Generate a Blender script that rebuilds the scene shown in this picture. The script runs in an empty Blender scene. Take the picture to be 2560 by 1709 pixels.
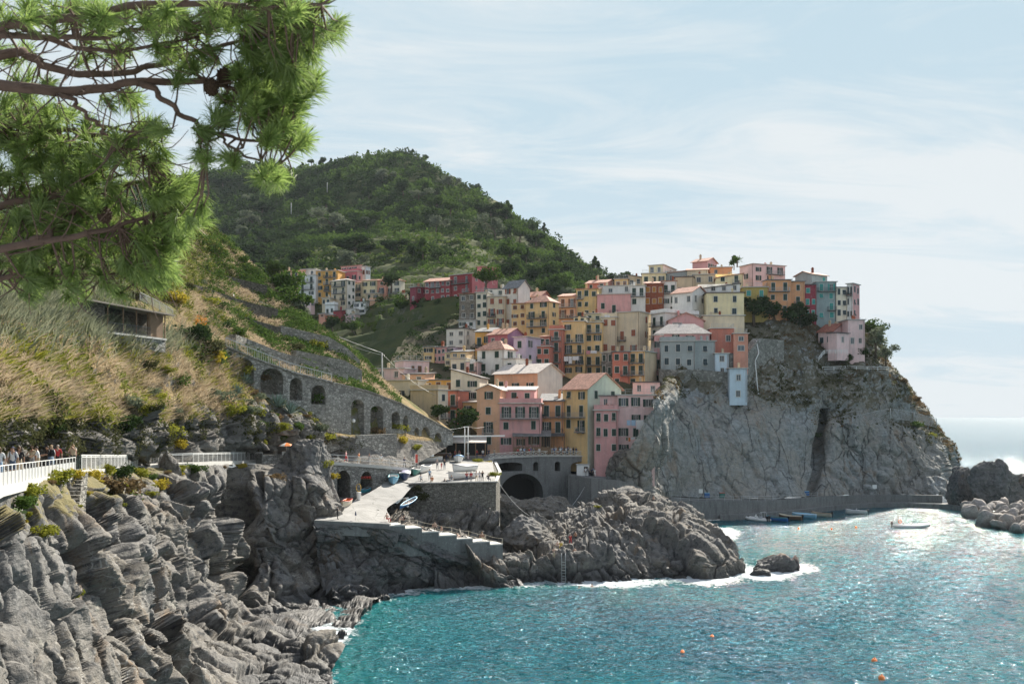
import bpy, bmesh, math, random
import numpy as np
from mathutils import Vector, Matrix
rad = math.radians
S = bpy.context.scene
COL = S.collection

# ---------------------------------------------------------------- camera
F, CX, HY, ZC = 2489.0, 1280.0, 1043.0, 22.0      # focal length in photo pixels, horizon row, eye height
cam = bpy.data.objects.new("camera", bpy.data.cameras.new("camera"))
COL.objects.link(cam); S.camera = cam
cam.location = (0, 0, ZC); cam.rotation_euler = (rad(90), 0, 0)
cam.data.lens = 35; cam.data.sensor_width = 36; cam.data.shift_y = (HY - 854.5) / 2560
cam.data.clip_start = 0.1; cam.data.clip_end = 200000
cam.data.dof.use_dof = True; cam.data.dof.focus_distance = 190; cam.data.dof.aperture_fstop = 4.5

# ---------------------------------------------------------------- light
SUN_AZ, SUN_EL = rad(28), rad(36)                 # azimuth from the view axis towards the right
sun = bpy.data.objects.new("sun", bpy.data.lights.new("sun", 'SUN'))
COL.objects.link(sun)
sun.data.energy = 5.0; sun.data.angle = rad(0.5); sun.data.color = (1, 0.93, 0.82)
sd = Vector((math.sin(SUN_AZ)*math.cos(SUN_EL), math.cos(SUN_AZ)*math.cos(SUN_EL), math.sin(SUN_EL)))
sun.rotation_euler = sd.to_track_quat('Z', 'Y').to_euler()
S.view_settings.view_transform = 'Standard'; S.view_settings.look = 'None'
S.view_settings.exposure = 1.12; S.view_settings.gamma = 1
S.render.film_transparent = False
S.cycles.max_bounces = 6; S.cycles.diffuse_bounces = 4; S.cycles.glossy_bounces = 3
S.cycles.transmission_bounces = 4; S.cycles.transparent_max_bounces = 6
S.cycles.use_denoising = True
S.cycles.caustics_reflective = False; S.cycles.caustics_refractive = False
S.cycles.sample_clamp_indirect = 4

class NT:
    """tiny node-tree writer"""
    def __init__(s, tree):
        s.t = tree; s.n = tree.nodes; s.l = tree.links
    def node(s, kind, **kw):
        n = s.n.new(kind)
        for k, v in kw.items():
            if k.startswith('i_'):
                key = k[2:]
                key = int(key) if key.isdigit() else key
                s.put(n.inputs[key], v)
            else: setattr(n, k, v)
        return n
    def put(s, sock, v):
        if isinstance(v, bpy.types.NodeSocket): s.l.new(v, sock)
        else: sock.default_value = v
    def math(s, op, a, b=0.0, c=None, clamp=False):
        n = s.n.new('ShaderNodeMath'); n.operation = op; n.use_clamp = clamp
        s.put(n.inputs[0], a); s.put(n.inputs[1], b)
        if c is not None: s.put(n.inputs[2], c)
        return n.outputs[0]
    def vmath(s, op, a, b=None):
        n = s.n.new('ShaderNodeVectorMath'); n.operation = op
        s.put(n.inputs[0], a)
        if b is not None: s.put(n.inputs[3 if op == 'SCALE' else 1], b)
        return n.outputs[0]
    def noise(s, vec, scale, detail=4, rough=0.55, dist=0.0):
        n = s.n.new('ShaderNodeTexNoise'); s.put(n.inputs['Vector'], vec)
        n.inputs['Scale'].default_value = scale; n.inputs['Detail'].default_value = detail
        n.inputs['Roughness'].default_value = rough; n.inputs['Distortion'].default_value = dist
        return n.outputs['Fac']
    def voro(s, vec, scale, feature='F1', rnd=1.0):
        n = s.n.new('ShaderNodeTexVoronoi'); s.put(n.inputs['Vector'], vec); n.feature = feature
        n.inputs['Scale'].default_value = scale; n.inputs['Randomness'].default_value = rnd
        return n
    def ramp(s, fac, stops, interp='LINEAR'):
        n = s.n.new('ShaderNodeValToRGB'); s.put(n.inputs[0], fac); e = n.color_ramp.elements
        n.color_ramp.interpolation = interp
        while len(e) < len(stops): e.new(0.5)
        for i, (p, c) in enumerate(stops):
            e[i].position = p; e[i].color = (c, c, c, 1) if isinstance(c, (int, float)) else (*c, 1)
        return n.outputs[0]
    def mix(s, fac, a, b, blend='MIX'):
        n = s.n.new('ShaderNodeMix'); n.data_type = 'RGBA'; n.blend_type = blend
        s.put(n.inputs[0], fac)
        for k, v in ((6, a), (7, b)):
            if isinstance(v, (tuple, list)): v = (*v[:3], 1)
            s.put(n.inputs[k], v)
        return n.outputs[2]
    def bump(s, h, strength=0.5, dist=0.1, normal=None):
        n = s.n.new('ShaderNodeBump'); s.put(n.inputs['Height'], h)
        n.inputs['Strength'].default_value = strength; n.inputs['Distance'].default_value = dist
        if normal is not None: s.put(n.inputs['Normal'], normal)
        return n.outputs[0]
    def scale(s, vec, sc, rot=(0, 0, 0)):
        n = s.n.new('ShaderNodeMapping'); s.put(n.inputs[0], vec)
        n.inputs['Scale'].default_value = sc; n.inputs['Rotation'].default_value = rot
        return n.outputs[0]

# ---------------------------------------------------------------- sky
world = bpy.data.worlds.new("World"); S.world = world; world.use_nodes = True
wt = NT(world.node_tree); wt.n.clear()
sky = wt.node('ShaderNodeTexSky', sky_type='NISHITA', sun_disc=False, sun_elevation=SUN_EL, sun_rotation=SUN_AZ,
              altitude=10, air_density=1.0, dust_density=1.6, ozone_density=1.0)
tc = wt.node('ShaderNodeTexCoord')
sep = wt.node('ShaderNodeSeparateXYZ', i_0=tc.outputs['Generated'])
zz = wt.math('ADD', wt.math('MAXIMUM', sep.outputs[2], 0.0), 0.16)
flat = wt.node('ShaderNodeCombineXYZ', i_0=wt.math('DIVIDE', sep.outputs[0], zz), i_1=wt.math('DIVIDE', sep.outputs[1], zz))
cv = wt.scale(flat.outputs[0], (0.75, 1.9, 1), (0, 0, rad(-18)))
big = wt.noise(cv, 0.55, 3, 0.5, 0.6)
fine = wt.noise(wt.scale(flat.outputs[0], (0.9, 2.2, 1), (0, 0, rad(-38))), 1.4, 9, 0.66, 1.6)
cl = wt.math('ADD', wt.math('MULTIPLY', big, 0.75), wt.math('MULTIPLY', fine, 0.5))
cmask = wt.ramp(cl, [(0.53, 0.0), (0.62, 0.4), (0.72, 1.0)])
veil = wt.ramp(sep.outputs[2], [(0.0, 0.62), (0.12, 0.30), (0.5, 0.05)])
bg1 = wt.node('ShaderNodeBackground', i_Color=sky.outputs[0], i_Strength=0.08)
skyc = wt.vmath('MINIMUM', sky.outputs[0], (2.95, 3.95, 4.6))
cloudcol = wt.mix(0.10, (4.75, 4.95, 5.05), skyc)
tot = wt.math('MINIMUM', wt.math('ADD', veil, cmask), 0.96)
skymix = wt.mix(tot, skyc, cloudcol)
bg1.inputs['Color'].default_value = (1, 1, 1, 1); wt.put(bg1.inputs['Color'], skymix)
wo = wt.node('ShaderNodeOutputWorld', i_0=bg1.outputs[0])

# ---------------------------------------------------------------- helpers
def W(px, py, Y):
    """point that the photo shows at (px, py), Y metres ahead"""
    return Vector(((px - CX) / F * Y, Y, ZC - (py - HY) / F * Y))
def WZ(px, z, Y): return Vector(((px - CX) / F * Y, Y, z))
def WG(px, py, z=0.0):
    """point on the level z seen at (px, py)"""
    Y = (ZC - z) * F / (py - HY)
    return WZ(px, z, Y)

def tag(o, label=None, cat=None, group=None, kind=None):
    if label: o["label"] = label
    if cat: o["category"] = cat
    if group: o["group"] = group
    if kind: o["kind"] = kind
    return o
def thing(name, label, cat, loc=(0, 0, 0), rz=0.0, group=None):
    o = bpy.data.objects.new(name, None); COL.objects.link(o)
    o.location = loc; o.rotation_euler = (0, 0, rz); o.empty_display_size = 0.3
    return tag(o, label, cat, group)
def place(name, mesh, parent=None, loc=(0, 0, 0), rot=(0, 0, 0), scale=None):
    o = bpy.data.objects.new(name, mesh); COL.objects.link(o)
    o.location = loc; o.rotation_euler = rot
    if scale: o.scale = scale
    if parent: o.parent = parent
    return o
def dup(root, loc, rz=0.0, label=None, group=None, scale=None):
    r = root.copy(); COL.objects.link(r); r.location = loc; r.rotation_euler = (0, 0, rz)
    if scale: r.scale = (scale,) * 3 if isinstance(scale, (int, float)) else scale
    if label: r["label"] = label
    if group: r["group"] = group
    for ch in list(root.children):
        c = ch.copy(); COL.objects.link(c); c.parent = r
        for g in list(ch.children):
            d = g.copy(); COL.objects.link(d); d.parent = c
    return r

def mesh_np(name, V, Fq, mats, smooth=True, midx=None):
    """mesh from numpy verts and an (n,k) face array"""
    me = bpy.data.meshes.new(name)
    V = np.asarray(V, np.float32); Fq = np.asarray(Fq, np.int32)
    n, k = Fq.shape
    me.vertices.add(len(V)); me.vertices.foreach_set('co', V.ravel())
    me.loops.add(n * k); me.loops.foreach_set('vertex_index', Fq.ravel())
    me.polygons.add(n); me.polygons.foreach_set('loop_start', np.arange(0, n * k, k, dtype=np.int32))
    me.polygons.foreach_set('use_smooth', np.full(n, smooth, bool))
    if midx is not None: me.polygons.foreach_set('material_index', np.asarray(midx, np.int32))
    for m in (mats if isinstance(mats, (list, tuple)) else [mats]): me.materials.append(m)
    me.update(calc_edges=True)
    return me

class MB:
    """collects boxes, tubes and polygons for ONE mesh"""
    def __init__(s): s.v = []; s.f = []; s.m = []; s.sm = []
    def add(s, vs, fs, m=0, smooth=False):
        b = len(s.v); s.v += [tuple(v) for v in vs]
        for f in fs: s.f.append([b + i for i in f]); s.m.append(m); s.sm.append(smooth)
        return s
    def box(s, c, d, rz=0.0, m=0):
        cx, cy, cz = c; hx, hy, hz = d[0]/2, d[1]/2, d[2]/2; co, si = math.cos(rz), math.sin(rz)
        vs = [(cx + x*hx*co - y*hy*si, cy + x*hx*si + y*hy*co, cz + z*hz) for x in (-1, 1) for y in (-1, 1) for z in (-1, 1)]
        return s.add(vs, [(0,1,3,2),(4,6,7,5),(0,4,5,1),(2,3,7,6),(0,2,6,4),(1,5,7,3)], m)
    def beam(s, a, b, w, h, m=0):
        """box bar from a to b, w wide, h high"""
        a, b = Vector(a), Vector(b); d = (b - a).normalized()
        sd_ = d.cross(Vector((0, 0, 1)))
        sd_ = sd_.normalized() if sd_.length > 1e-4 else Vector((1, 0, 0))
        up = sd_.cross(d).normalized(); sd_ *= w/2; up *= h/2
        vs = [p + i*sd_ + j*up for p in (a, b) for i, j in ((-1,-1),(1,-1),(1,1),(-1,1))]
        return s.add(vs, [(0,1,2,3),(7,6,5,4),(0,4,5,1),(1,5,6,2),(2,6,7,3),(3,7,4,0)], m)
    def tube(s, path, r, n=6, m=0, cap=True):
        path = [Vector(p) for p in path]; k = len(path)
        rs = r if isinstance(r, (list, tuple)) else [r]*k
        vs = []; prev = None
        for i, p in enumerate(path):
            d = (path[min(i+1, k-1)] - path[max(i-1, 0)])
            d = d.normalized() if d.length > 1e-9 else Vector((0, 0, 1))
            if prev is None:
                a = d.orthogonal().normalized()
            else:
                a = prev - d*prev.dot(d); a = a.normalized() if a.length > 1e-6 else d.orthogonal().normalized()
            prev = a; b = d.cross(a)
            for j in range(n):
                t = 2*math.pi*j/n; vs.append(p + (a*math.cos(t) + b*math.sin(t))*rs[i])
        fs = [(i*n+j, i*n+(j+1) % n, (i+1)*n+(j+1) % n, (i+1)*n+j) for i in range(k-1) for j in range(n)]
        if cap: fs += [tuple(range(n-1, -1, -1)), tuple(range((k-1)*n, k*n))]
        return s.add(vs, fs, m, True)
    def ball(s, c, r, m=0, nu=10, nv=7, sc=(1, 1, 1)):
        vs = []; fs = []
        for i in range(nv+1):
            t = math.pi*i/nv
            for j in range(nu):
                a = 2*math.pi*j/nu
                vs.append((c[0]+r*sc[0]*math.sin(t)*math.cos(a), c[1]+r*sc[1]*math.sin(t)*math.sin(a), c[2]+r*sc[2]*math.cos(t)))
        fs = [(i*nu+j, (i+1)*nu+j, (i+1)*nu+(j+1) % nu, i*nu+(j+1) % nu) for i in range(nv) for j in range(nu)]
        return s.add(vs, fs, m, True)
    def poly(s, pts, m=0): return s.add(pts, [tuple(range(len(pts)))], m)
    def prism(s, pts, off, m=0):
        """polygon pts extruded by the vector off"""
        n = len(pts); off = Vector(off)
        vs = [Vector(p) for p in pts] + [Vector(p) + off for p in pts]
        fs = [tuple(range(n)), tuple(range(2*n-1, n-1, -1))] + [(i, n+i, n+(i+1) % n, (i+1) % n) for i in range(n)]
        return s.add(vs, fs, m)
    def mesh(s, name, mats, base=(0, 0, 0), recalc=True):
        me = bpy.data.meshes.new(name)
        bx, by, bz = base
        me.from_pydata([(x-bx, y-by, z-bz) for x, y, z in s.v], [], s.f)
        for m in (mats if isinstance(mats, (list, tuple)) else [mats]): me.materials.append(m)
        me.polygons.foreach_set('material_index', s.m); me.polygons.foreach_set('use_smooth', s.sm)
        if recalc:
            bm = bmesh.new(); bm.from_mesh(me); bmesh.ops.recalc_face_normals(bm, faces=bm.faces); bm.to_mesh(me); bm.free()
        return me
    def obj(s, name, mats, parent=None, recalc=True, base=None):
        """one mesh object; coordinates are world ones, measured from the parent when there is one"""
        b = parent.location if (parent is not None and base is None) else (base or (0, 0, 0))
        return place(name, s.mesh(name, mats, b, recalc), parent, (0, 0, 0) if parent else b)

# ---------------------------------------------------------------- noise on arrays
def _h(ix, iy, iz, seed):
    h = (ix.astype(np.int64)*374761393 + iy.astype(np.int64)*668265263 + iz.astype(np.int64)*2147483647 + seed*1274126177) & 0xFFFFFFFF
    h = ((h ^ (h >> 13))*1274126177) & 0xFFFFFFFF
    h = ((h ^ (h >> 16))*2246822519) & 0xFFFFFFFF
    return (h ^ (h >> 15)) & 0xFFFFFFFF
def vnoise(P, seed=0):
    """smooth noise in -1..1 at the points P"""
    P = np.asarray(P, np.float64); I = np.floor(P).astype(np.int64); f = P - I
    u = f*f*f*(f*(f*6-15)+10); r = 0
    for dx in (0, 1):
        for dy in (0, 1):
            for dz in (0, 1):
                h = _h(I[..., 0]+dx, I[..., 1]+dy, I[..., 2]+dz, seed)
                gx = (h & 1023)/511.5-1; gy = ((h >> 10) & 1023)/511.5-1; gz = ((h >> 20) & 1023)/511.5-1
                w = (u[..., 0] if dx else 1-u[..., 0])*(u[..., 1] if dy else 1-u[..., 1])*(u[..., 2] if dz else 1-u[..., 2])
                r = r + w*(gx*(f[..., 0]-dx)+gy*(f[..., 1]-dy)+gz*(f[..., 2]-dz))
    return r*1.4
def fbm(P, octv=4, seed=0, gain=0.5, lac=2.03):
    a, s, r = 1.0, 1.0, 0
    for i in range(octv): r = r + a*vnoise(P*s, seed+i*17); a *= gain; s *= lac
    return r
def ridged(P, octv=4, seed=0, gain=0.5, lac=2.1):
    a, s, r = 1.0, 1.0, 0
    for i in range(octv): r = r + a*(1-2*np.abs(vnoise(P*s, seed+i*17))); a *= gain; s *= lac
    return r
def worley(P, seed=0, facet=False):
    """F1, F2 and a random value of the nearest cell"""
    P = np.asarray(P, np.float64); I = np.floor(P).astype(np.int64)
    f1 = np.full(P.shape[:-1], 9.0); f2 = f1.copy(); cid = np.zeros(P.shape[:-1]); tilt = np.zeros(P.shape[:-1])
    for dx in (-1, 0, 1):
        for dy in (-1, 0, 1):
            for dz in (-1, 0, 1):
                J = I + (dx, dy, dz); h = _h(J[..., 0], J[..., 1], J[..., 2], seed)
                q = J + np.stack([(h & 1023)/1023, ((h >> 10) & 1023)/1023, ((h >> 20) & 1023)/1023], -1)
                d = np.sqrt(((P-q)**2).sum(-1)); c = (h % 997)/997.0
                near = d < f1
                if facet:
                    e = P-q; tl = e[..., 0]*(((h >> 3) & 255)/127.5-1) + e[..., 1]*(((h >> 12) & 255)/127.5-1) + e[..., 2]*(((h >> 21) & 255)/127.5-1)
                    tilt = np.where(near, tl, tilt)
                f2 = np.where(near, f1, np.minimum(f2, d)); cid = np.where(near, c, cid); f1 = np.where(near, d, f1)
    return (f1, f2, cid, tilt) if facet else (f1, f2, cid)

# ---------------------------------------------------------------- materials
MAT = {}
def newmat(name):
    m = bpy.data.materials.new(name); m.use_nodes = True; t = NT(m.node_tree); t.n.clear()
    out = t.node('ShaderNodeOutputMaterial'); b = t.node('ShaderNodeBsdfPrincipled')
    t.l.new(b.outputs[0], out.inputs[0]); MAT[name] = m
    return m, t, b, out
def simple(name, col, rough=0.6, var=0.12, scale=2.0, metal=0.0, spec=0.4):
    """paint, cloth or metal with a little unevenness"""
    m, t, b, o = newmat(name)
    g = t.node('ShaderNodeNewGeometry')
    n = t.noise(g.outputs['Position'], scale, 4)
    c = t.mix(n, tuple(x*(1-var) for x in col), tuple(min(1, x*(1+var)) for x in col))
    t.put(b.inputs['Base Color'], c); b.inputs['Roughness'].default_value = rough
    b.inputs['Metallic'].default_value = metal; b.inputs['Specular IOR Level'].default_value = spec
    return m
def plaster(name, col, dirt=0.45):
    """painted render: blotches, faint runs below the eaves, patches"""
    m, t, b, o = newmat(name)
    g = t.node('ShaderNodeNewGeometry'); P = g.outputs['Position']
    n1 = t.noise(P, 0.35, 5, 0.6); n2 = t.noise(t.scale(P, (1.6, 1.6, 0.22)), 0.9, 5, 0.65); n3 = t.noise(P, 3.5, 4, 0.6)
    c = t.mix(t.ramp(n1, [(0.35, 0.0), (0.7, 1.0)]), tuple(x*0.86 for x in col), tuple(min(.9, x*1.08) for x in col))
    grey = sum(col)/3
    dark = tuple(0.62*(0.6*x + 0.4*grey) for x in col)
    c = t.mix(t.math('MULTIPLY', t.ramp(n2, [(0.47, 0.0), (0.68, 1.0)]), dirt), c, dark)
    pale = tuple(min(.85, 0.7*x + 0.3*0.6) for x in col)
    c = t.mix(t.math('MULTIPLY', t.ramp(n3, [(0.56, 0.0), (0.63, 1.0)]), 0.4), c, pale)
    t.put(b.inputs['Base Color'], c); b.inputs['Roughness'].default_value = 0.9; b.inputs['Specular IOR Level'].default_value = 0.2
    t.put(b.inputs['Normal'], t.bump(n3, 0.25, 0.05))
    return m
def stone(name, col, size=0.55, mortar=0.6, patch=None, zsq=1.7, bumpd=0.12):
    """rubble masonry of roughly coursed stones"""
    m, t, b, o = newmat(name)
    g = t.node('ShaderNodeNewGeometry'); P = g.outputs['Position']
    Q = t.scale(P, (1, 1, zsq))
    warp = t.vmath('ADD', Q, t.vmath('SCALE', t.node('ShaderNodeTexNoise', i_Vector=Q, i_Scale=1.5/size).outputs['Color'], 0.25*size))
    v = t.voro(warp, 1/size); e = t.voro(warp, 1/size, 'DISTANCE_TO_EDGE')
    gap = t.ramp(e.outputs['Distance'], [(0.0, 0.0), (0.09, 1.0)])
    sepc = t.node('ShaderNodeSeparateColor', i_0=v.outputs['Color'])
    c = t.mix(sepc.outputs[0], tuple(x*0.55 for x in col), tuple(min(.8, x*1.45) for x in col))
    big = t.noise(P, 0.18, 5, 0.6)
    c = t.mix(t.ramp(big, [(0.4, 0.0), (0.68, 0.6)]), c, patch or tuple(x*0.5 for x in col))
    fine = t.noise(P, 5, 4)
    c = t.mix(t.math('MULTIPLY', fine, 0.4), c, tuple(x*0.7 for x in col))
    c = t.mix(gap, tuple(x*(1-mortar) for x in col), c)
    t.put(b.inputs['Base Color'], c); b.inputs['Roughness'].default_value = 0.95; b.inputs['Specular IOR Level'].default_value = 0.15
    h = t.math('ADD', gap, t.math('MULTIPLY', fine, 0.5))
    t.put(b.inputs['Normal'], t.bump(h, 0.9, bumpd))
    return m
def leafy(name, c1, c2, trans=0.35, rough=0.6):
    """foliage: every leaf its own tint, light passes through"""
    m, t, b, o = newmat(name)
    g = t.node('ShaderNodeNewGeometry'); oi = t.node('ShaderNodeObjectInfo')
    r = g.outputs['Random Per Island']
    c = t.mix(r, c1, c2)
    n = t.noise(g.outputs['Position'], 0.22, 3)
    c = t.mix(t.ramp(n, [(0.35, 0.0), (0.7, 0.55)]), c, tuple(x*0.55 for x in c1))
    c = t.mix(t.math('MULTIPLY', oi.outputs['Random'], 0.35), c, tuple(x*1.25 for x in c2))
    d = t.node('ShaderNodeBsdfDiffuse', i_Color=c); tr = t.node('ShaderNodeBsdfTranslucent', i_Color=c)
    ms = t.node('ShaderNodeMixShader', i_0=trans, i_1=d.outputs[0], i_2=tr.outputs[0])
    t.n.remove(b); t.l.new(ms.outputs[0], o.inputs[0])
    return m
# ================================================================ terrain
def R(pts): return [(p[0], W(*p)) for p in pts]
def west(rows, px, k, dz=0.0):
    """carries every row on to the left, beyond the frame"""
    out = []
    for r in rows:
        w = r[0][1]; Y = w.y*k; out.append([(px, WZ(px, w.z+dz, Y))] + r)
    return out
def RW(ws): return [((w[0]/w[1]*F + CX), Vector(w)) for w in ws]
def sheet_grid(rows, nu, nv, smooth=2):
    G = []
    for r in rows:
        px = np.array([p for p, _ in r], float); P = np.array([tuple(w) for _, w in r], float)
        u = (px - px[0])/(px[-1]-px[0]); t = np.linspace(0, 1, nu)
        G.append(np.stack([np.interp(t, u, P[:, k]) for k in range(3)], -1))
    G = np.array(G); n = len(G)
    t = np.linspace(0, n-1, nv); i = np.minimum(t.astype(int), n-2); f = (t-i)[:, None, None]
    p0, p1, p2, p3 = G[np.maximum(i-1, 0)], G[i], G[i+1], G[np.minimum(i+2, n-1)]
    m1, m2 = 0.5*(p2-p0)*0.8, 0.5*(p3-p1)*0.8
    A = (2*f**3-3*f**2+1)*p1 + (f**3-2*f**2+f)*m1 + (-2*f**3+3*f**2)*p2 + (f**3-f**2)*m2
    k = max(2, nu//90)
    for _ in range(smooth):
        for s in range(k):
            A[:, 1:-1] = (A[:, :-2] + 2*A[:, 1:-1] + A[:, 2:])/4
    return A
def grid_normals(A):
    du = np.gradient(A, axis=1); dv = np.gradient(A, axis=0)
    N = np.cross(du, dv); N /= np.maximum(np.linalg.norm(N, axis=-1, keepdims=True), 1e-9)
    v = A - np.array((0, 0, ZC)); s = np.sign(-(N*v).sum(-1))           # normals on the side that was seen
    return N*(1 if np.median(s) > 0 else -1)
def grid_faces(nv, nu):
    i = np.arange(nv*nu).reshape(nv, nu)
    return np.stack([i[:-1, :-1], i[:-1, 1:], i[1:, 1:], i[1:, :-1]], -1).reshape(-1, 4)
def sheet(name, rows, nu, nv, mat, disp, smooth=2, attr=None):
    A = sheet_grid(rows, nu, nv, smooth); N = grid_normals(A)
    B = A + N*disp(A, N)[..., None]
    me = mesh_np(name, B.reshape(-1, 3), grid_faces(nv, nu), mat)
    o = place(name, me)
    B2 = grid_normals(B)
    if attr is not None:
        for an, fn in attr.items():
            at = me.attributes.new(an, 'FLOAT', 'POINT'); at.data.foreach_set('value', fn(B, B2).astype(np.float32).ravel())
    return o, B, B2
def rot2(P, ax, ang):
    c, s = math.cos(ang), math.sin(ang); P = P.copy(); a, b = [(1, 2), (0, 2), (0, 1)][ax]
    x, y = P[..., a].copy(), P[..., b].copy(); P[..., a] = c*x - s*y; P[..., b] = s*x + c*y
    return P
def rock_disp(amp=1.0, tilt=(0.5, 0.0, 0.6), size=1.0, slab=1.0, block=1.0, fine=1.0, an=1.0, chip=1.0):
    """bedded, fractured rock: tilted angular blocks in three sizes, thin beds, open joints, crumbly detail"""
    def f(A, N):
        P = A/size; Q = rot2(rot2(P, 1, tilt[0]), 2, tilt[2])
        w = np.stack([fbm(P/5, 4, s) for s in (3, 5, 7)], -1)
        big = fbm(P/16, 3, 11)*1.7
        Wp = Q + 0.9*w
        f1, f2, c, tl = worley(Wp*np.array((0.15, 0.19, 0.19+.15*an)), 21, True)
        blk = (c-0.5)*1.9 + tl*2.7 - 1.5*np.exp(-((f2-f1)/0.045)**2)
        g1, g2, c2, t2 = worley((Q+0.45*w)*np.array((0.42, 0.5, .5+.6*an)), 31, True)
        sm = (c2-0.5)*0.7 + t2*1.0 - 0.75*np.exp(-((g2-g1)/0.06)**2)
        h1, h2, c3, t3 = worley((Q+0.25*w)*np.array((1.1, 1.3, 1.2+1.6*an)), 37, True)
        cr_ = chip*((c3-0.5)*0.22 + t3*0.34 - 0.18*np.exp(-((h2-h1)/0.08)**2))
        zq = (Wp*np.array((0.10, 0.10, 1.0))); bed = vnoise(zq*1.2, 41); bed = np.sign(bed)*np.abs(bed)**0.6
        lay = bed*0.34 + ridged(zq*np.array((2, 2, 2.4)), 3, 43)*0.12
        rg = ridged(P/2.2, 4, 51, 0.58)*0.2 + ridged(P/0.6, 3, 61, 0.6)*0.08*fine
        return amp*size*(big + block*(blk*0.75 + sm*.9 + cr_) + slab*lay + rg)
    return f

def rockmat(name, col, warm, dark, wet=True, crack=0.0, smoothgrey=None, pale=0.5):
    m, t, b, o = newmat(name)
    g = t.node('ShaderNodeNewGeometry'); P = g.outputs['Position']
    R1 = t.scale(P, (0.25, 0.3, 1.1), (rad(25), rad(-28), rad(20)))
    n0 = t.noise(P, 0.09, 4, 0.6); n1 = t.noise(R1, 1.1, 7, 0.65, 0.8); n2 = t.noise(P, 1.3, 7, 0.68); n3 = t.noise(P, 7, 4, 0.6)
    c = t.mix(t.ramp(n1, [(0.3, 0.0), (0.7, 1.0)]), tuple(x*0.62 for x in col), tuple(x*1.25 for x in col))
    c = t.mix(t.ramp(n0, [(0.38, 0.0), (0.62, 0.8)]), c, warm)
    c = t.mix(t.ramp(n2, [(0.50, 0.0), (0.62, 0.85)]), c, dark)
    c = t.mix(t.math('MULTIPLY', t.ramp(n3, [(0.56, 0.0), (0.7, 1.0)]), pale), c, tuple(min(.7, x*2.0) for x in col))
    st = t.noise(t.scale(P, (.5, .5, .25)), 0.35, 6, 0.7, 1.0); c = t.mix(t.ramp(st, [(.56, 0.), (.66, .55)]), c, (0.20, 0.135, 0.08))
    st2 = t.noise(P, 0.55, 6, 0.72); c = t.mix(t.ramp(st2, [(.60, 0.), (.66, .6)]), c, (0.30, 0.29, 0.25))
    vq = t.voro(t.vmath('ADD', R1, t.vmath('SCALE', t.node('ShaderNodeTexNoise', i_Vector=P, i_Scale=0.6).outputs['Color'], 1.2)), 0.9, 'DISTANCE_TO_EDGE').outputs['Distance']
    c = t.mix(t.math('MULTIPLY', t.ramp(vq, [(0.0, 1.), (0.022, 0.)]), t.ramp(n0, [(.5, 0.), (.56, .55)])), c, (0.45, 0.44, 0.42))
    h = t.math('ADD', t.math('MULTIPLY', n1, 1.0), t.math('ADD', n2, t.math('MULTIPLY', n3, 0.35)))
    if crack:
        wv = t.vmath('ADD', P, t.vmath('SCALE', t.node('ShaderNodeTexNoise', i_Vector=P, i_Scale=0.25, i_Detail=4.0).outputs['Color'], 3.0))
        e = t.voro(t.scale(wv, (0.15, 0.12, 0.042), (0, rad(30), 0)), 1.0, 'DISTANCE_TO_EDGE')
        e2 = t.voro(t.scale(wv, (0.42, 0.36, 0.10), (0, rad(38), 0)), 1.0, 'DISTANCE_TO_EDGE')
        k1 = t.ramp(e.outputs['Distance'], [(0.0, 0.0), (0.02, 1.0)]); k2 = t.ramp(e2.outputs['Distance'], [(0.0, 0.5), (0.025, 1.0)])
        kk = t.math('MULTIPLY', k1, k2)
        c = t.mix(t.math('MULTIPLY', t.math('MULTIPLY', t.math('SUBTRACT', 1.0, kk), t.ramp(t.noise(P, .07, 3), [(.35, .3), (.55, 1.)])), crack), c, tuple(x*0.28 for x in dark))
        h = t.math('ADD', h, t.math('MULTIPLY', kk, 1.2))
    if wet:
        z = t.node('ShaderNodeSeparateXYZ', i_0=P).outputs[2]
        zz_ = t.math('ADD', z, t.math('MULTIPLY', t.math('SUBTRACT', n2, 0.5), 2.2))
        wf = t.ramp(t.math('MULTIPLY', zz_, 0.25), [(0.12, 1.0), (0.42, 0.0)])
        c = t.mix(t.math('MULTIPLY', wf, 0.8), c, tuple(x*0.55 for x in dark))
        t.put(b.inputs['Roughness'], t.math('SUBTRACT', 0.9, t.math('MULTIPLY', wf, 0.45)))
    else: b.inputs['Roughness'].default_value = 0.92
    t.put(b.inputs['Base Color'], c); b.inputs['Specular IOR Level'].default_value = 0.25
    t.put(b.inputs['Normal'], t.bump(h, 0.8, 0.22))
    return m
M_rock = rockmat('rock_grey', (0.165, 0.162, 0.157), (0.185, 0.165, 0.135), (0.052, 0.054, 0.057))
M_rock2 = rockmat('rock_shore', (0.13, 0.132, 0.135), (0.155, 0.143, 0.125), (0.055, 0.058, 0.062))
M_cliff = rockmat('rock_cliff', (0.285, 0.305, 0.305), (0.27, 0.245, 0.205), (0.165, 0.18, 0.18), wet=False, crack=0.95, pale=0.12)
M_boulder = rockmat('rock_pale', (0.33, 0.31, 0.29), (0.34, 0.29, 0.25), (0.18, 0.17, 0.16))

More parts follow.
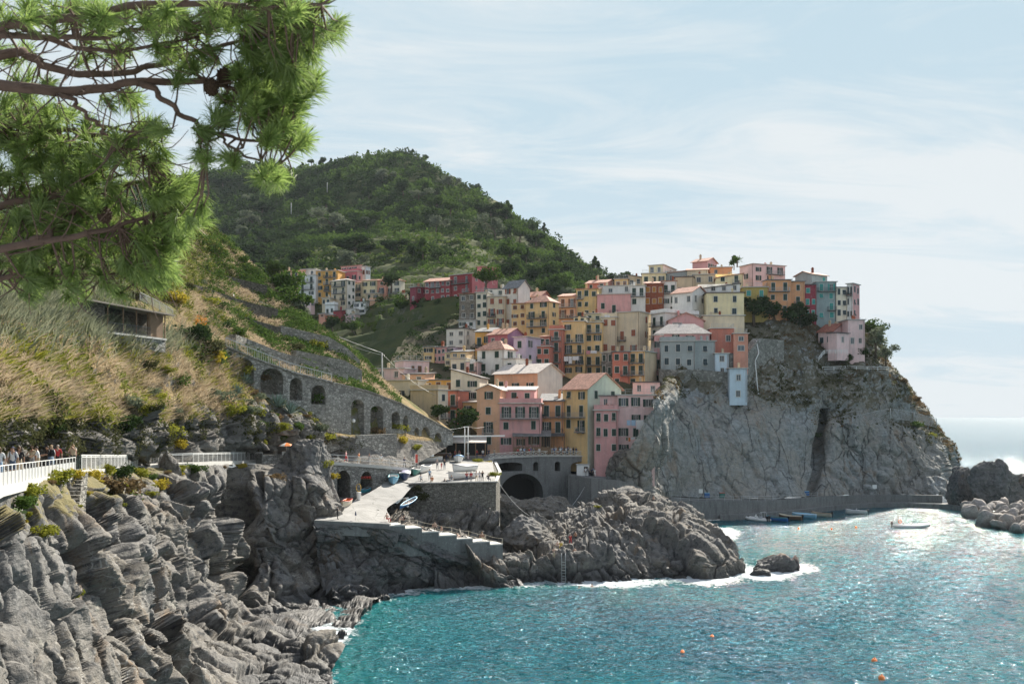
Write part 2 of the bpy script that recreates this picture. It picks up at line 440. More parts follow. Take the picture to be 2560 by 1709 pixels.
def groundmat(name, rockc, soil, grass, dry):
    """hillside: attribute veg 0 rock .. 1 overgrown, slope shows rock"""
    m, t, b, o = newmat(name)
    g = t.node('ShaderNodeNewGeometry'); P = g.outputs['Position']
    a = t.node('ShaderNodeAttribute', attribute_name='veg').outputs['Fac']
    n0 = t.noise(P, 0.12, 5, 0.6); n1 = t.noise(P, 0.6, 6, 0.65); n2 = t.noise(P, 3.0, 5, 0.65)
    rk = t.mix(t.ramp(n1, [(0.35, 0.0), (0.65, 1.0)]), tuple(x*0.6 for x in rockc), tuple(x*1.25 for x in rockc))
    gr = t.mix(t.ramp(n0, [(0.4, 0.0), (0.6, 1.0)]), dry, grass)
    gr = t.mix(t.ramp(n2, [(0.45, 0.0), (0.65, 0.8)]), gr, soil)
    f = t.math('ADD', a, t.math('MULTIPLY', t.math('SUBTRACT', n1, 0.5), 0.9))
    c = t.mix(t.ramp(f, [(0.4, 0.0), (0.6, 1.0)]), rk, gr)
    t.put(b.inputs['Base Color'], c); b.inputs['Roughness'].default_value = 0.95; b.inputs['Specular IOR Level'].default_value = 0.1
    t.put(b.inputs['Normal'], t.bump(t.math('ADD', n1, n2), 0.9, 0.35))
    return m
M_hill = groundmat('hillside_ground', (0.20, 0.19, 0.175), (0.16, 0.12, 0.075), (0.10, 0.115, 0.035), (0.34, 0.25, 0.13))
M_mount = groundmat('mountain_ground', (0.26, 0.24, 0.21), (0.075, 0.065, 0.04), (0.042, 0.068, 0.02), (0.08, 0.095, 0.03))
M_scrubslope = groundmat('cliff_ground', (0.20, 0.20, 0.19), (0.10, 0.085, 0.06), (0.055, 0.065, 0.03), (0.12, 0.10, 0.06))

# ---- path edge (foot of its railing), from the near corner to the harbour square
E = [(-800,1410,19),(-150,1292,34),(0,1217,45),(100,1195,56),(202,1176,68),(347,1164,100),(480,1157,108),(620,1150,134),(760,1150,140),(860,1156,147),(963,1164,152),(1045,1172,160)]
PATH = [W(*e) for e in E]
def offset_line(pts, d):
    out = []
    for i, p in enumerate(pts):
        t_ = pts[min(i+1, len(pts)-1)] - pts[max(i-1, 0)]; t_.z = 0; t_.normalize()
        out.append(p + Vector((-t_.y, t_.x, 0))*d)
    return out
PATH_BACK = offset_line(PATH, 2.8)

# ---- near cliff below the path
def crevice(A, line, width, depth):
    """dark cleft pushed into the cliff along a line of photo points"""
    px = A[..., 0]/A[..., 1]*F + CX; py = HY - (A[..., 2]-ZC)/A[..., 1]*F
    xs = np.interp(py, [p[1] for p in line], [p[0] for p in line])
    on = (py > line[0][1]-10) & (py < line[-1][1]+25)
    return -depth*np.exp(-((px-xs)/width)**2)*on
cliff_rows = [R(r) for r in [
 [(-150,1297,33.8),(0,1224,44.8),(100,1202,55.5),(202,1184,67),(347,1172,99),(480,1165,107),(600,1158,128),(660,1160,132),(720,1158,134),(765,1134,132),(800,1150,133),(830,1190,136),(852,1250,138)],
 [(-150,1370,32),(0,1290,42),(100,1275,51),(200,1265,61),(330,1250,84),(450,1235,99),(560,1225,112),(610,1225,126),(660,1215,124),(720,1215,128),(770,1200,128),(815,1240,131),(845,1275,134)],
 [(-150,1450,31),(0,1370,39),(100,1350,47),(200,1340,57),(330,1330,77),(450,1320,94),(560,1320,108),(608,1320,122),(650,1310,119),(720,1300,124),(790,1300,126),(850,1310,128)],
 [(-150,1530,30),(0,1450,37.5),(100,1430,45),(200,1425,54),(330,1415,72),(450,1410,89),(550,1410,104),(606,1420,118),(660,1395,117),(740,1380,121),(810,1370,124),(870,1360,126)],
 [(-150,1610,29),(0,1530,36),(100,1515,43),(200,1510,51),(330,1500,68),(450,1495,84),(540,1490,97),(604,1492,111),(660,1480,114),(760,1460,118),(850,1440,124),(950,1430,130)],
 [(-150,1680,28),(0,1600,35),(100,1585,41.5),(200,1575,49),(330,1565,65),(450,1560,80),(550,1555,92),(620,1545,103),(690,1530,110),(780,1500,116),(880,1480,122),(980,1460,128)],
 [(-150,1760,27),(0,1680,34),(100,1660,40),(200,1650,47),(330,1640,61),(450,1630,74),(560,1615,85),(640,1600,93),(700,1592,97),(750,1600,98.5),(800,1605,98),(860,1600,99)],
 [(-150,1850,26),(0,1760,33),(100,1740,38.5),(200,1725,45),(330,1712,58),(450,1700,69),(560,1690,76),(660,1665,81.5),(740,1632,87),(800,1622,88.5),(835,1655,88)],
 [(-150,1950,25),(0,1860,32),(200,1830,43),(400,1820,60),(600,1800,71),(750,1770,75.5),(830,1722,80.5)],
 [(-150,2100,24),(200,1950,45),(500,1900,64),(780,1850,72),(840,1790,76)]]]
rd = rock_disp(1.0, (0.6, 0, 0.45), 1.3, 0.15, 1.1, 1.0, 0.0, .45)
def near_disp(A, N):
    d = rd(A, N)*np.clip(A[..., 1]/85, 0.45, 1.0)
    fade = np.clip(np.linspace(0, 1, A.shape[0])*9, 0.12, 1)[:, None]
    d = d*(1-.6*np.clip(N[..., 2], 0, 1)**1.5)
    return d*fade + crevice(A, [(590,1165),(600,1230),(612,1330),(612,1480)], 13, 9)*fade + crevice(A, [(648,1190),(655,1260),(672,1340),(690,1390)], 6, 5)
def veg_near(B, N):
    py = HY - (B[..., 2]-ZC)/B[..., 1]*F; px = B[..., 0]/B[..., 1]*F + CX
    lim = np.interp(px, [-150, 0, 120, 300, 420, 560, 860], [1560, 1400, 1360, 1300, 1225, 1180, 1130])
    return np.clip((lim-py)/110, 0, 0.85)*np.clip(.25+N[..., 2]*1.4, 0, 1)
def rock_and_green(name, src, g1=(0.10, 0.10, 0.035), g2=(0.23, 0.18, 0.07), amt=.85):
    m = src.copy(); m.name = name; t = NT(m.node_tree)
    b = [n for n in t.n if n.type == 'BSDF_PRINCIPLED'][0]; c0 = b.inputs['Base Color'].links[0].from_socket
    P = t.node('ShaderNodeNewGeometry').outputs['Position']
    a = t.node('ShaderNodeAttribute', attribute_name='veg').outputs['Fac']
    n = t.noise(P, 0.8, 6, 0.68); f = t.ramp(t.math('ADD', a, t.math('MULTIPLY', t.math('SUBTRACT', n, 0.5), 1.1)), [(0.38, 0.0), (0.6, amt)])
    c = t.mix(t.noise(P, 2.4, 4), g1, g2)
    t.put(b.inputs['Base Color'], t.mix(f, c0, c)); return m
M_nearcliff = rock_and_green('rock_with_moss', M_rock)
near_cliff, NC, NCN = sheet('cliff', west(cliff_rows, -800, .56, .6), 940, 470, M_nearcliff, near_disp, attr={'veg': veg_near})
tag(near_cliff, kind='structure')

# ---- rocks under the bathing platform
rows = [R(r) for r in [
 [(780,1309,123.0),(880,1314,124.8),(972,1322,126.6),(1055,1346,129.3),(1142,1366,131.4),(1262,1388,134.0)],
 [(790,1350,122.6),(880,1370,125),(980,1385,128),(1080,1410,130),(1180,1420,132.5),(1270,1415,136)],
 [(800,1400,122),(880,1410,123),(980,1425,126.5),(1080,1440,130),(1180,1440,133),(1280,1425,137)],
 [(830,1470,118),(900,1475,121),(1000,1455,127),(1080,1458,130),(1180,1460,131),(1290,1450,135)],
 [(830,1530,116),(900,1535,118),(1000,1510,122),(1080,1500,127),(1180,1500,129),(1290,1490,133)]]]
rdc = rock_disp(0.75, (0.3, 0, 0.3), 1.0, 1.5, 1.0)
def c_disp(A, N): return rdc(A, N)*np.clip(np.linspace(0, 1, A.shape[0])*6, 0.1, 1)[:, None]
sr, SR, SRN = sheet('shore_rocks', rows, 300, 130, M_rock2, c_disp); tag(sr, kind='structure')
# ---- outcrop between platform stairs and harbour bastion
rows = [R(r) for r in [
 [(900,1235,148),(960,1245,152),(1040,1270,153),(1140,1275,153),(1250,1280,154)],
 [(900,1262,141),(960,1266,142),(1040,1277,147.5),(1140,1285,148),(1244,1302,148.6)],
 [(900,1300,133),(950,1325,134),(1040,1330,142),(1140,1340,144.5),(1250,1350,146.5)],
 [(900,1325,131),(950,1365,132),(1040,1390,137),(1140,1395,140),(1262,1395,143)],
 [(900,1360,128),(950,1400,128),(1040,1420,132),(1140,1420,135),(1270,1420,139)]]]
rdb = rock_disp(0.7, (-0.5, 0, 0.3), 1.5, 0.7, 1.2)
orc, ORC, ORN = sheet('outcrop', rows, 220, 110, M_rock, lambda A, N: rdb(A, N)*np.clip(np.linspace(0, 1, A.shape[0])*4, 0.15, 1)[:, None]); tag(orc, kind='structure')
# ---- big rock in the middle of the cove
rows = [R(r) for r in [
 [(1085,1500,127),(1200,1500,128),(1330,1500,128.5),(1450,1498,129),(1600,1490,131),(1750,1480,133),(1850,1460,140)],
 [(1085,1460,130),(1200,1461,131),(1330,1459,131.5),(1450,1457,132),(1600,1451,134),(1750,1444,136.5),(1850,1424,143)],
 [(1100,1435,131.5),(1200,1402,133),(1300,1393,135),(1420,1385,136),(1520,1385,137),(1620,1400,137),(1740,1395,139),(1840,1400,146)],
 [(1110,1405,135),(1200,1385,138),(1300,1373,141),(1400,1363,144),(1500,1343,144),(1600,1308,145),(1700,1328,147),(1760,1345,150),(1835,1388,153)],
 [(1150,1395,140),(1250,1380,145),(1330,1360,150),(1400,1335,152),(1480,1310,152),(1560,1290,152),(1650,1298,154),(1740,1320,158),(1805,1368,163)],
 [(1180,1390,146),(1280,1368,152),(1360,1335,158),(1420,1310,160),(1480,1290,162),(1555,1254,162),(1640,1274,166),(1720,1304,170),(1785,1342,176)],
 [(1220,1382,152),(1300,1352,160),(1390,1314,166),(1440,1298,168),(1500,1282,169),(1560,1244,168),(1640,1266,174),(1710,1300,180),(1780,1336,186)],
 [(1260,1387,165),(1340,1370,172),(1430,1310,178),(1500,1290,180),(1570,1260,182),(1650,1270,188),(1720,1300,192),(1790,1332,196)],
 [(1280,1405,172),(1360,1390,180),(1440,1375,190),(1500,1365,196),(1580,1360,198),(1660,1355,202),(1720,1350,204),(1790,1345,206)]]]
rdd = rock_disp(0.5, (0.75, 0, 0.2), 2.1, 1.0, 1.0, 1.2)
cr, CR, CRN = sheet('sea_rock', rows, 460, 300, M_rock, lambda A, N: rdd(A, N)*np.clip(np.linspace(0, 1, A.shape[0])*10, 0.3, 1)[:, None])
tag(cr, kind='structure')

# ---- cliff of the headland under the village
cliffF = [R(r) for r in [
 [(1480,1243,199),(1560,1241,196.5),(1640,1240,199.5),(1695,1240,215),(1800,1243,221),(1950,1243,229),(2100,1240,243),(2250,1236,254),(2370,1238,251),(2392,1216,266),(2394,1190,304)],
 [(1546,1159,195),(1595,1150,196),(1642,1142,198),(1672,1145,213),(1740,1150,223),(1860,1150,230),(1960,1150,238),(2030,1150,246),(2050,1150,250),(2075,1150,248),(2150,1150,252),(2270,1150,257),(2362,1150,263),(2388,1160,304)],
 [(1580,1098,195.5),(1620,1085,196.5),(1652,1080,199),(1685,1075,217),(1760,1070,230),(1900,1070,237),(2025,1070,248),(2048,1070,256),(2080,1060,251),(2200,1070,258),(2300,1090,264),(2362,1110,276),(2374,1120,312)],
 [(1612,1040,196.5),(1640,1025,198),(1662,1012,203),(1700,1000,230),(1780,1000,237),(1900,1010,244),(2025,1045,251),(2050,1040,257),(2110,1030,255),(2200,1030,261),(2270,1040,270),(2325,1060,284),(2338,1070,322)],
 [(1634,1003,199),(1650,988,203),(1680,965,226),(1715,940,242),(1800,940,246),(1900,940,250),(2030,960,256),(2120,960,260),(2200,950,264),(2250,955,274),(2285,1000,285),(2297,1010,325)],
 [(1648,985,234),(1720,885,252),(1800,880,258),(1900,880,258),(2000,885,264),(2100,890,268),(2170,885,272),(2220,922,285),(2232,930,325)],
 [(1660,870,258),(1750,850,264),(1840,810,270),(1900,800,272),(1990,805,276),(2080,835,278),(2140,840,280),(2195,872,290),(2207,880,330)],
 [(1680,760,290),(1780,750,292),(1880,745,294),(1960,752,296),(2040,772,298),(2110,790,300),(2165,826,302),(2180,840,306),(2190,850,340)],
 [(1690,770,345),(1900,790,350),(2190,870,360)]]]
def cliff_disp(A, N):
    P = A; up = np.clip((HY - (A[..., 2]-ZC)/A[..., 1]*F - 1010)/90, 0, 1)       # 1 low on the face
    Q = rot2(P, 1, -0.42)
    w = np.stack([fbm(P/11, 3, s) for s in (3, 5, 7)], -1)
    f1, f2, c = worley((Q+2.6*w)*np.array((0.17, 0.15, 0.05)), 77)
    slabs = (c-0.5)*1.9 - 1.0*np.exp(-((f2-f1)/0.07)**2)
    g1, g2, c2 = worley((Q+1.2*w)*np.array((0.5, 0.5, 0.16)), 78)
    sm = (c2-0.5)*0.7 - 0.4*np.exp(-((g2-g1)/0.1)**2)
    px = A[..., 0]/A[..., 1]*F + CX
    rough = np.clip((px-2030)/100, 0.08, 1) + np.clip((1700-px)/130, 0, 0.35)
    d = slabs*(.32+.5*rough) + sm*(0.20+rough*0.85) + fbm(P/20, 3, 9)*1.5 + ridged(P/3.0, 4, 12)*0.30*(0.08+rough) + ridged(P/0.9, 2, 13)*0.07
    d2 = fbm(P/9, 4, 19)*1.8 + ridged(P/2.4, 4, 15)*0.45
    d = d*up + d2*(1-up)
    return d + crevice(A, [(2055,1030),(2046,1110),(2036,1215)], 9, 4.5)
def veg_cliff(B, N):
    py = HY - (B[..., 2]-ZC)/B[..., 1]*F; px = B[..., 0]/B[..., 1]*F + CX
    lim = np.interp(px, [1560, 1700, 1880, 2030, 2150, 2250, 2330, 2400], [985, 985, 1000, 1050, 1045, 1075, 1110, 1130])
    return np.clip(0.5 + (lim-py)/60, 0, 1)*np.clip(0.3+N[..., 2]*0.75+.25*fbm(B/7, 3, 8), 0, 1)
M_headland = rock_and_green('rock_headland', M_cliff, (0.05, 0.055, 0.03), (0.125, 0.105, 0.06), .8)
headland, FB, FN = sheet('headland_cliff', cliffF, 560, 420, M_headland, cliff_disp, 1, attr={'veg': veg_cliff}); tag(headland, kind='structure')

# ---- ground under the village
rows = [R(r) for r in [
 [(1130,1175,192),(1250,1150,212),(1400,1150,216),(1560,1150,218),(1640,1150,222)],
 [(960,1010,205),(1130,1000,218),(1300,985,228),(1450,985,228),(1600,950,238),(1660,940,248)],
 [(960,940,232),(1130,890,256),(1300,890,262),(1450,930,270),(1600,890,266),(1680,870,268)],
 [(1000,860,275),(1130,815,288),(1300,820,292),(1450,810,298),(1600,800,290),(1700,800,292)],
 [(1050,805,306),(1150,770,312),(1300,765,314),(1450,745,318),(1600,735,318),(1720,715,320)],
 [(1080,805,335),(1200,780,340),(1300,775,340),(1450,745,346),(1600,712,342),(1760,692,338),(1860,702,333)],
 [(1080,900,400),(1500,850,410),(1860,850,400)]]]
vg, VG, VGN = sheet('village_hill', rows, 160, 150, M_scrubslope, lambda A, N: fbm(A/8, 3, 5)*0.7, attr={'veg': lambda B, N: np.clip(N[..., 2], 0, 1)})
tag(vg, kind='structure')

# ---- slope above the path, stepped with terraces
VIA = [(565,868,137),(650,903,142),(740,935,147),(829,957,152),(917,978,160),(1000,1009,168),(1075,1050,177),(1132,1081,184)]   # top edge of the arcaded wall
hrows = [RW([(p.x, p.y, p.z-0.25) for p in PATH_BACK]),
 R([(-150,1090,44),(0,1060,54),(150,1060,68),(300,1060,92),(450,1060,112),(600,1050,131),(700,1055,139),(800,1090,147),(900,1105,157.5),(1000,1112,165.5),(1110,1122,180.5)]),
 R([(-150,1035,48),(0,1015,57),(150,1015,71),(300,1015,94),(450,1015,113),(560,985,131),(600,975,138),(700,1000,143.5),(760,1020,147),(829,1085,151),(917,1093,159),(1000,1085,167.5),(1132,1106,184.5)]),
 R([(-150,980,52),(0,970,60),(150,970,75),(300,975,97),(450,975,116),(540,960,130),(600,955,141),(700,985,147.5),(829,1065,153.5),(917,1085,161.5),(1000,1070,169.5),(1132,1098,186)]),
 R([(-150,860,66),(0,860,70),(150,860,86),(300,880,104),(450,880,122),(550,868,137),(600,884,142),(700,922,148),(829,960,156),(917,982,164),(1000,1014,172),(1132,1085,188)]),
 R([(-150,740,90),(0,740,88),(150,750,104),(300,790,116),(450,790,138),(560,822,150),(700,885,160),(829,935,165),(900,962,171),(1000,1005,179),(1132,1083,192)]),
 R([(-150,650,110),(0,650,106),(200,680,122),(350,720,140),(450,705,160),(560,752,172),(650,795,176),(750,835,177),(860,880,179),(960,965,185),(1132,1082,196)]),
 R([(-150,600,130),(0,590,125),(200,600,145),(400,610,175),(500,640,185),(600,690,192),(700,750,192),(800,830,188),(870,872,185),(960,958,191),(1132,1081,200)]),
 R([(-150,560,150),(0,555,145),(200,545,165),(420,545,195),(500,548,203),(560,603,203),(640,673,203),(700,735,200),(780,818,195),(870,868,190),(960,955,196),(1132,1080,205)]),
 R([(-150,620,190),(200,640,220),(500,660,240),(640,760,235),(800,880,225),(960,980,215),(1132,1082,212)])]
rdh = rock_disp(0.7, (0.4, 0, 0.3), 1.3, 1.0, 1.0)
def hill_disp(A, N):
    v = np.linspace(0, 1, A.shape[0])[:, None]
    low = np.clip(1-(v-0.10)/0.14, 0, 1)*np.clip(v*40, 0, 1)
    px = A[..., 0]/A[..., 1]*F + CX
    low = low*np.clip((900-px)/60, 0.15, 1)
    rest = fbm(A/9, 4, 23)*1.1 + fbm(A/2.5, 3, 29)*0.35
    rest = rest*np.clip(1.2-np.clip((px-560)/300, 0, 1), 0.35, 1)*np.clip(v*30, 0, 1)
    return rdh(A, N)*low + rest*(1-low)
def veg_hill(B, N):
    v = np.linspace(0, 1, B.shape[0])[:, None]
    return np.clip((v-0.13)/0.08, 0, 1)*np.clip(0.35+N[..., 2]*1.2, 0, 1)
hill, HB, HN = sheet('hillside', hrows[:1] + west(hrows[1:], -800, .58, 1.5), 600, 380, M_hill, hill_disp, 1, attr={'veg': veg_hill}); tag(hill, kind='structure')

# ---- mountain
mrows = [R(r) for r in [
 [(300,520,1150),(640,480,1100),(1003,440,1020),(1260,590,860),(1600,800,720)],
 [(300,470,1000),(480,452,980),(560,430,960),(640,426,950),(740,432,930),(800,424,920),(860,414,905),(930,400,890),(1003,387,880),(1060,410,860),(1110,446,840),(1160,484,810),(1200,506,780),(1240,516,750),(1290,566,720),(1350,606,690),(1420,646,650),(1480,685,620),(1520,707,600),(1600,780,590)],
 [(300,540,900),(480,530,860),(640,520,820),(800,500,790),(930,480,770),(1003,470,760),(1110,510,730),(1190,545,690),(1260,590,660),(1350,632,620),(1420,668,600),(1480,704,580),(1600,800,560)],
 [(300,620,760),(480,620,720),(640,610,690),(800,600,660),(930,580,640),(1050,580,620),(1160,590,590),(1260,640,560),(1350,680,540),(1450,720,530),(1600,820,520)],
 [(300,690,600),(480,690,580),(640,670,540),(800,655,500),(930,660,490),(1050,655,470),(1160,660,450),(1260,700,450),(1350,735,460),(1450,770,470),(1600,840,480)],
 [(400,770,480),(640,742,430),(720,748,402),(800,748,398),(930,752,390),(1020,755,365),(1120,752,350),(1250,770,355),(1400,800,400),(1600,860,440)],
 [(400,830,440),(700,803,392),(850,815,372),(930,805,362),(1020,770,331),(1060,758,320),(1150,758,307),(1240,762,304),(1320,850,335),(1600,890,420)],
 [(480,930,420),(700,900,350),(850,892,315),(950,892,290),(1100,882,272),(1300,910,305),(1600,960,400)],
 [(600,1010,330),(850,965,270),(950,945,248),(1100,935,248),(1300,970,285)]]]
def mount_disp(A, N):
    k = np.clip((A[..., 1]-330)/300, 0.08, 1)
    d = (fbm(A/70, 4, 3)*4.5 + ridged(A/28, 3, 8)*2.5 + fbm(A/9, 3, 9)*1.0)*k
    st = 5.0; zf = (A[..., 2] + fbm(A/40, 2, 4)*4)/st; fr = zf-np.floor(zf)
    ter = (np.clip(fr*1.15, 0, 1)-0.5)*2.6                      # terraces: a slow tread, a sudden wall
    low = np.clip((620-A[..., 1])/120, 0, 1)
    return d + ter*low
mount, MB_, MN = sheet('mountain', west(mrows, -500, .93, -45), 600, 420, M_mount, mount_disp, 1, attr={'veg': lambda B, N: np.clip(0.35+N[..., 2]*0.9 + fbm(B/45, 3, 99)*0.25, 0, 1)})
tag(mount, kind='structure')

# ---- sea
def seamat():
    m, t, b, o = newmat('sea_water')
    g = t.node('ShaderNodeNewGeometry'); P = g.outputs['Position']
    foam = t.node('ShaderNodeAttribute', attribute_name='foam').outputs['Fac']
    shal = t.node('ShaderNodeAttribute', attribute_name='shallow').outputs['Fac']
    n0 = t.noise(P, 0.035, 3)
    deep = t.mix(t.ramp(n0, [(0.35, 0.0), (0.65, 1.0)]), (0.0, 0.06, 0.09), (0.0, 0.105, 0.128))
    c = t.mix(t.math('MULTIPLY', shal, 0.8), deep, (0.012, 0.16, 0.165))
    A_ = t.scale(P, (1.0, 1.5, 1), (0, 0, rad(20)))
    w1 = t.noise(A_, 0.32, 3, 0.5, 0.6); w2 = t.noise(A_, 1.1, 4, 0.55, 0.8); w3 = t.noise(P, 3.5, 3, 0.6, 0.4)
    h = t.math('ADD', t.math('MULTIPLY', w1, 1.0), t.math('ADD', t.math('MULTIPLY', w2, 0.5), t.math('MULTIPLY', w3, 0.12)))
    f1 = t.noise(P, 0.9, 8, 0.75, 2.0); f2 = t.voro(t.vmath('ADD', P, t.vmath('SCALE', t.node('ShaderNodeTexNoise', i_Vector=P, i_Scale=1.2).outputs['Color'], 1.5)), 0.8, 'DISTANCE_TO_EDGE').outputs['Distance']
    fs = t.math('ADD', t.math('MULTIPLY', t.math('SUBTRACT', f1, 0.5), 2.2), t.math('MULTIPLY', t.math('SUBTRACT', 0.22, f2), 0.9))
    ff = t.ramp(t.math('ADD', foam, fs), [(0.46, 0.0), (0.85, 1.0)])
    c = t.mix(t.math('MULTIPLY', ff, 0.85), c, (0.72, 0.76, 0.78))
    t.put(b.inputs['Base Color'], c); b.inputs['IOR'].default_value = 1.25
    yy = t.node('ShaderNodeSeparateXYZ', i_0=P).outputs[1]; rr = t.math('ADD', 0.07, t.math('MULTIPLY', t.math('DIVIDE', t.math('SUBTRACT', yy, 260.0), 900.0, clamp=True), 0.05))
    t.put(b.inputs['Roughness'], t.math('ADD', rr, t.math('MULTIPLY', ff, 0.6)))
    t.put(b.inputs['Normal'], t.bump(t.math('MULTIPLY', t.math('ADD', h, t.math('MULTIPLY', ff, 0.1)), t.math('MINIMUM', 1.0, t.math('DIVIDE', 125.0, t.node('ShaderNodeSeparateXYZ', i_0=P).outputs[1]))), 1.0, 1.15))
    return m
M_sea = seamat()
ys = np.concatenate([np.geomspace(30, 74, 30)[:-1], np.geomspace(74, 262, 820)[:-1], np.geomspace(262, 60000, 90)])
us = np.concatenate([np.linspace(-3, -0.30, 25)[:-1], np.linspace(-0.30, 0.55, 700)[:-1], np.linspace(0.55, 3, 25)])
SX = us[None, :]*ys[:, None]; SY = np.repeat(ys[:, None], len(us), 1)
SEA = np.stack([SX, SY, np.zeros_like(SX)], -1)
near = ((SEA[..., 1] < 300) & (np.abs(us)[None, :] < 0.6))
SEA[..., 2] = near*np.clip((330-SY)/170, 0, 1)*(vnoise(rot2(SEA, 2, .4)/np.array((4.2, 2.6, 1)), 71)*0.11 + vnoise(rot2(SEA, 2, .15)/np.array((1.7, 1.2, 1)), 72)*0.145 + vnoise(rot2(SEA, 2, .7)/np.array((.95, .8, 1)), 73)*0.115)
sea_me = mesh_np('sea', SEA.reshape(-1, 3), grid_faces(*SX.shape), M_sea)
sea = place('sea', sea_me); tag(sea, kind='structure')
# shoreline distance on a half-metre raster
RES = 0.5; gx0, gy0 = -60.0, 60.0; GN = (480, 420)      # X -60..180, Y 60..270
SHORE = np.zeros(GN, bool)
def mark_shore(B, zlo=-0.9, zhi=0.55):
    q = B.reshape(-1, 3); q = q[(q[:, 2] > zlo) & (q[:, 2] < zhi)]
    i = ((q[:, 0]-gx0)/RES).astype(int); j = ((q[:, 1]-gy0)/RES).astype(int)
    k = (i >= 0) & (i < GN[0]) & (j >= 0) & (j < GN[1]); SHORE[i[k], j[k]] = True
def finish_foam(weight):
    D = np.where(SHORE, 0.0, 99.0)
    for _ in range(34):
        p = np.pad(D, 1, constant_values=99)
        D = np.minimum(D, np.minimum.reduce([p[:-2, 1:-1]+1, p[2:, 1:-1]+1, p[1:-1, :-2]+1, p[1:-1, 2:]+1,
              p[:-2, :-2]+1.41, p[2:, 2:]+1.41, p[:-2, 2:]+1.41, p[2:, :-2]+1.41]))
    D *= RES
    i = np.clip(((SX-gx0)/RES).astype(int), 0, GN[0]-1); j = np.clip(((SY-gy0)/RES).astype(int), 0, GN[1]-1)
    ok = (SX > gx0) & (SX < gx0+GN[0]*RES) & (SY > gy0) & (SY < gy0+GN[1]*RES)
    d = np.where(ok, D[i, j], 99)
    px = SX/SY*F+CX; py = HY + ZC/SY*F
    wgt = np.zeros_like(SX)
    for (cx, cy, rx, ry, a) in weight: wgt = np.maximum(wgt, a*np.exp(-((px-cx)/rx)**2-((py-cy)/ry)**2))
    foam = np.exp(-d/(0.45+4.2*wgt))*(0.38+wgt*0.75) + 0.22*wgt**2
    for an, val in (('foam', foam), ('shallow', np.exp(-d/7))):
        at = sea_me.attributes.new(an, 'FLOAT', 'POINT'); at.data.foreach_set('value', val.astype(np.float32).ravel())
# ================================================================ masonry, walls, paths
M_stone = stone('stone_wall', (0.36, 0.35, 0.32), 0.6, 0.55)
M_stone_lit = stone('stone_wall_lit', (0.36, 0.345, 0.31), 0.5, 0.55, (0.25, 0.23, 0.20))  # paler copy of the wall stone, sunlight put into its colour
M_drystone = stone('dry_stone', (0.19, 0.175, 0.15), 0.45, 0.75, (0.11, 0.10, 0.07))
M_bastion = stone('bastion_stone', (0.26, 0.25, 0.22), 0.38, 0.65, (0.16, 0.16, 0.145))
M_oldwall = stone('patched_stone', (0.33, 0.32, 0.29), 0.7, 0.5, (0.13, 0.14, 0.12), 1.3)
M_shade = simple('shade_interior', (0.03, 0.03, 0.03), 0.95)  # near-black paint standing in for shade inside openings and canopies
M_concrete = simple('concrete', (0.50, 0.49, 0.46), 0.9, 0.16, 0.9)
M_concgrey = plaster('concrete_grey', (0.20, 0.205, 0.20), 0.9)
M_white = simple('white_paint', (0.78, 0.78, 0.76), 0.5, 0.06)
M_panel = simple('white_panel', (0.44, 0.44, 0.43), 0.6, 0.06, 0.6)
M_greymetal = simple('grey_metal', (0.42, 0.43, 0.43), 0.45, 0.1, 2, 0.3)
M_dkmetal = simple('dark_metal', (0.09, 0.095, 0.10), 0.5, 0.15)
M_wood = simple('worn_wood', (0.20, 0.13, 0.08), 0.8, 0.3, 3)
M_rope = simple('rope', (0.55, 0.50, 0.40), 0.9)

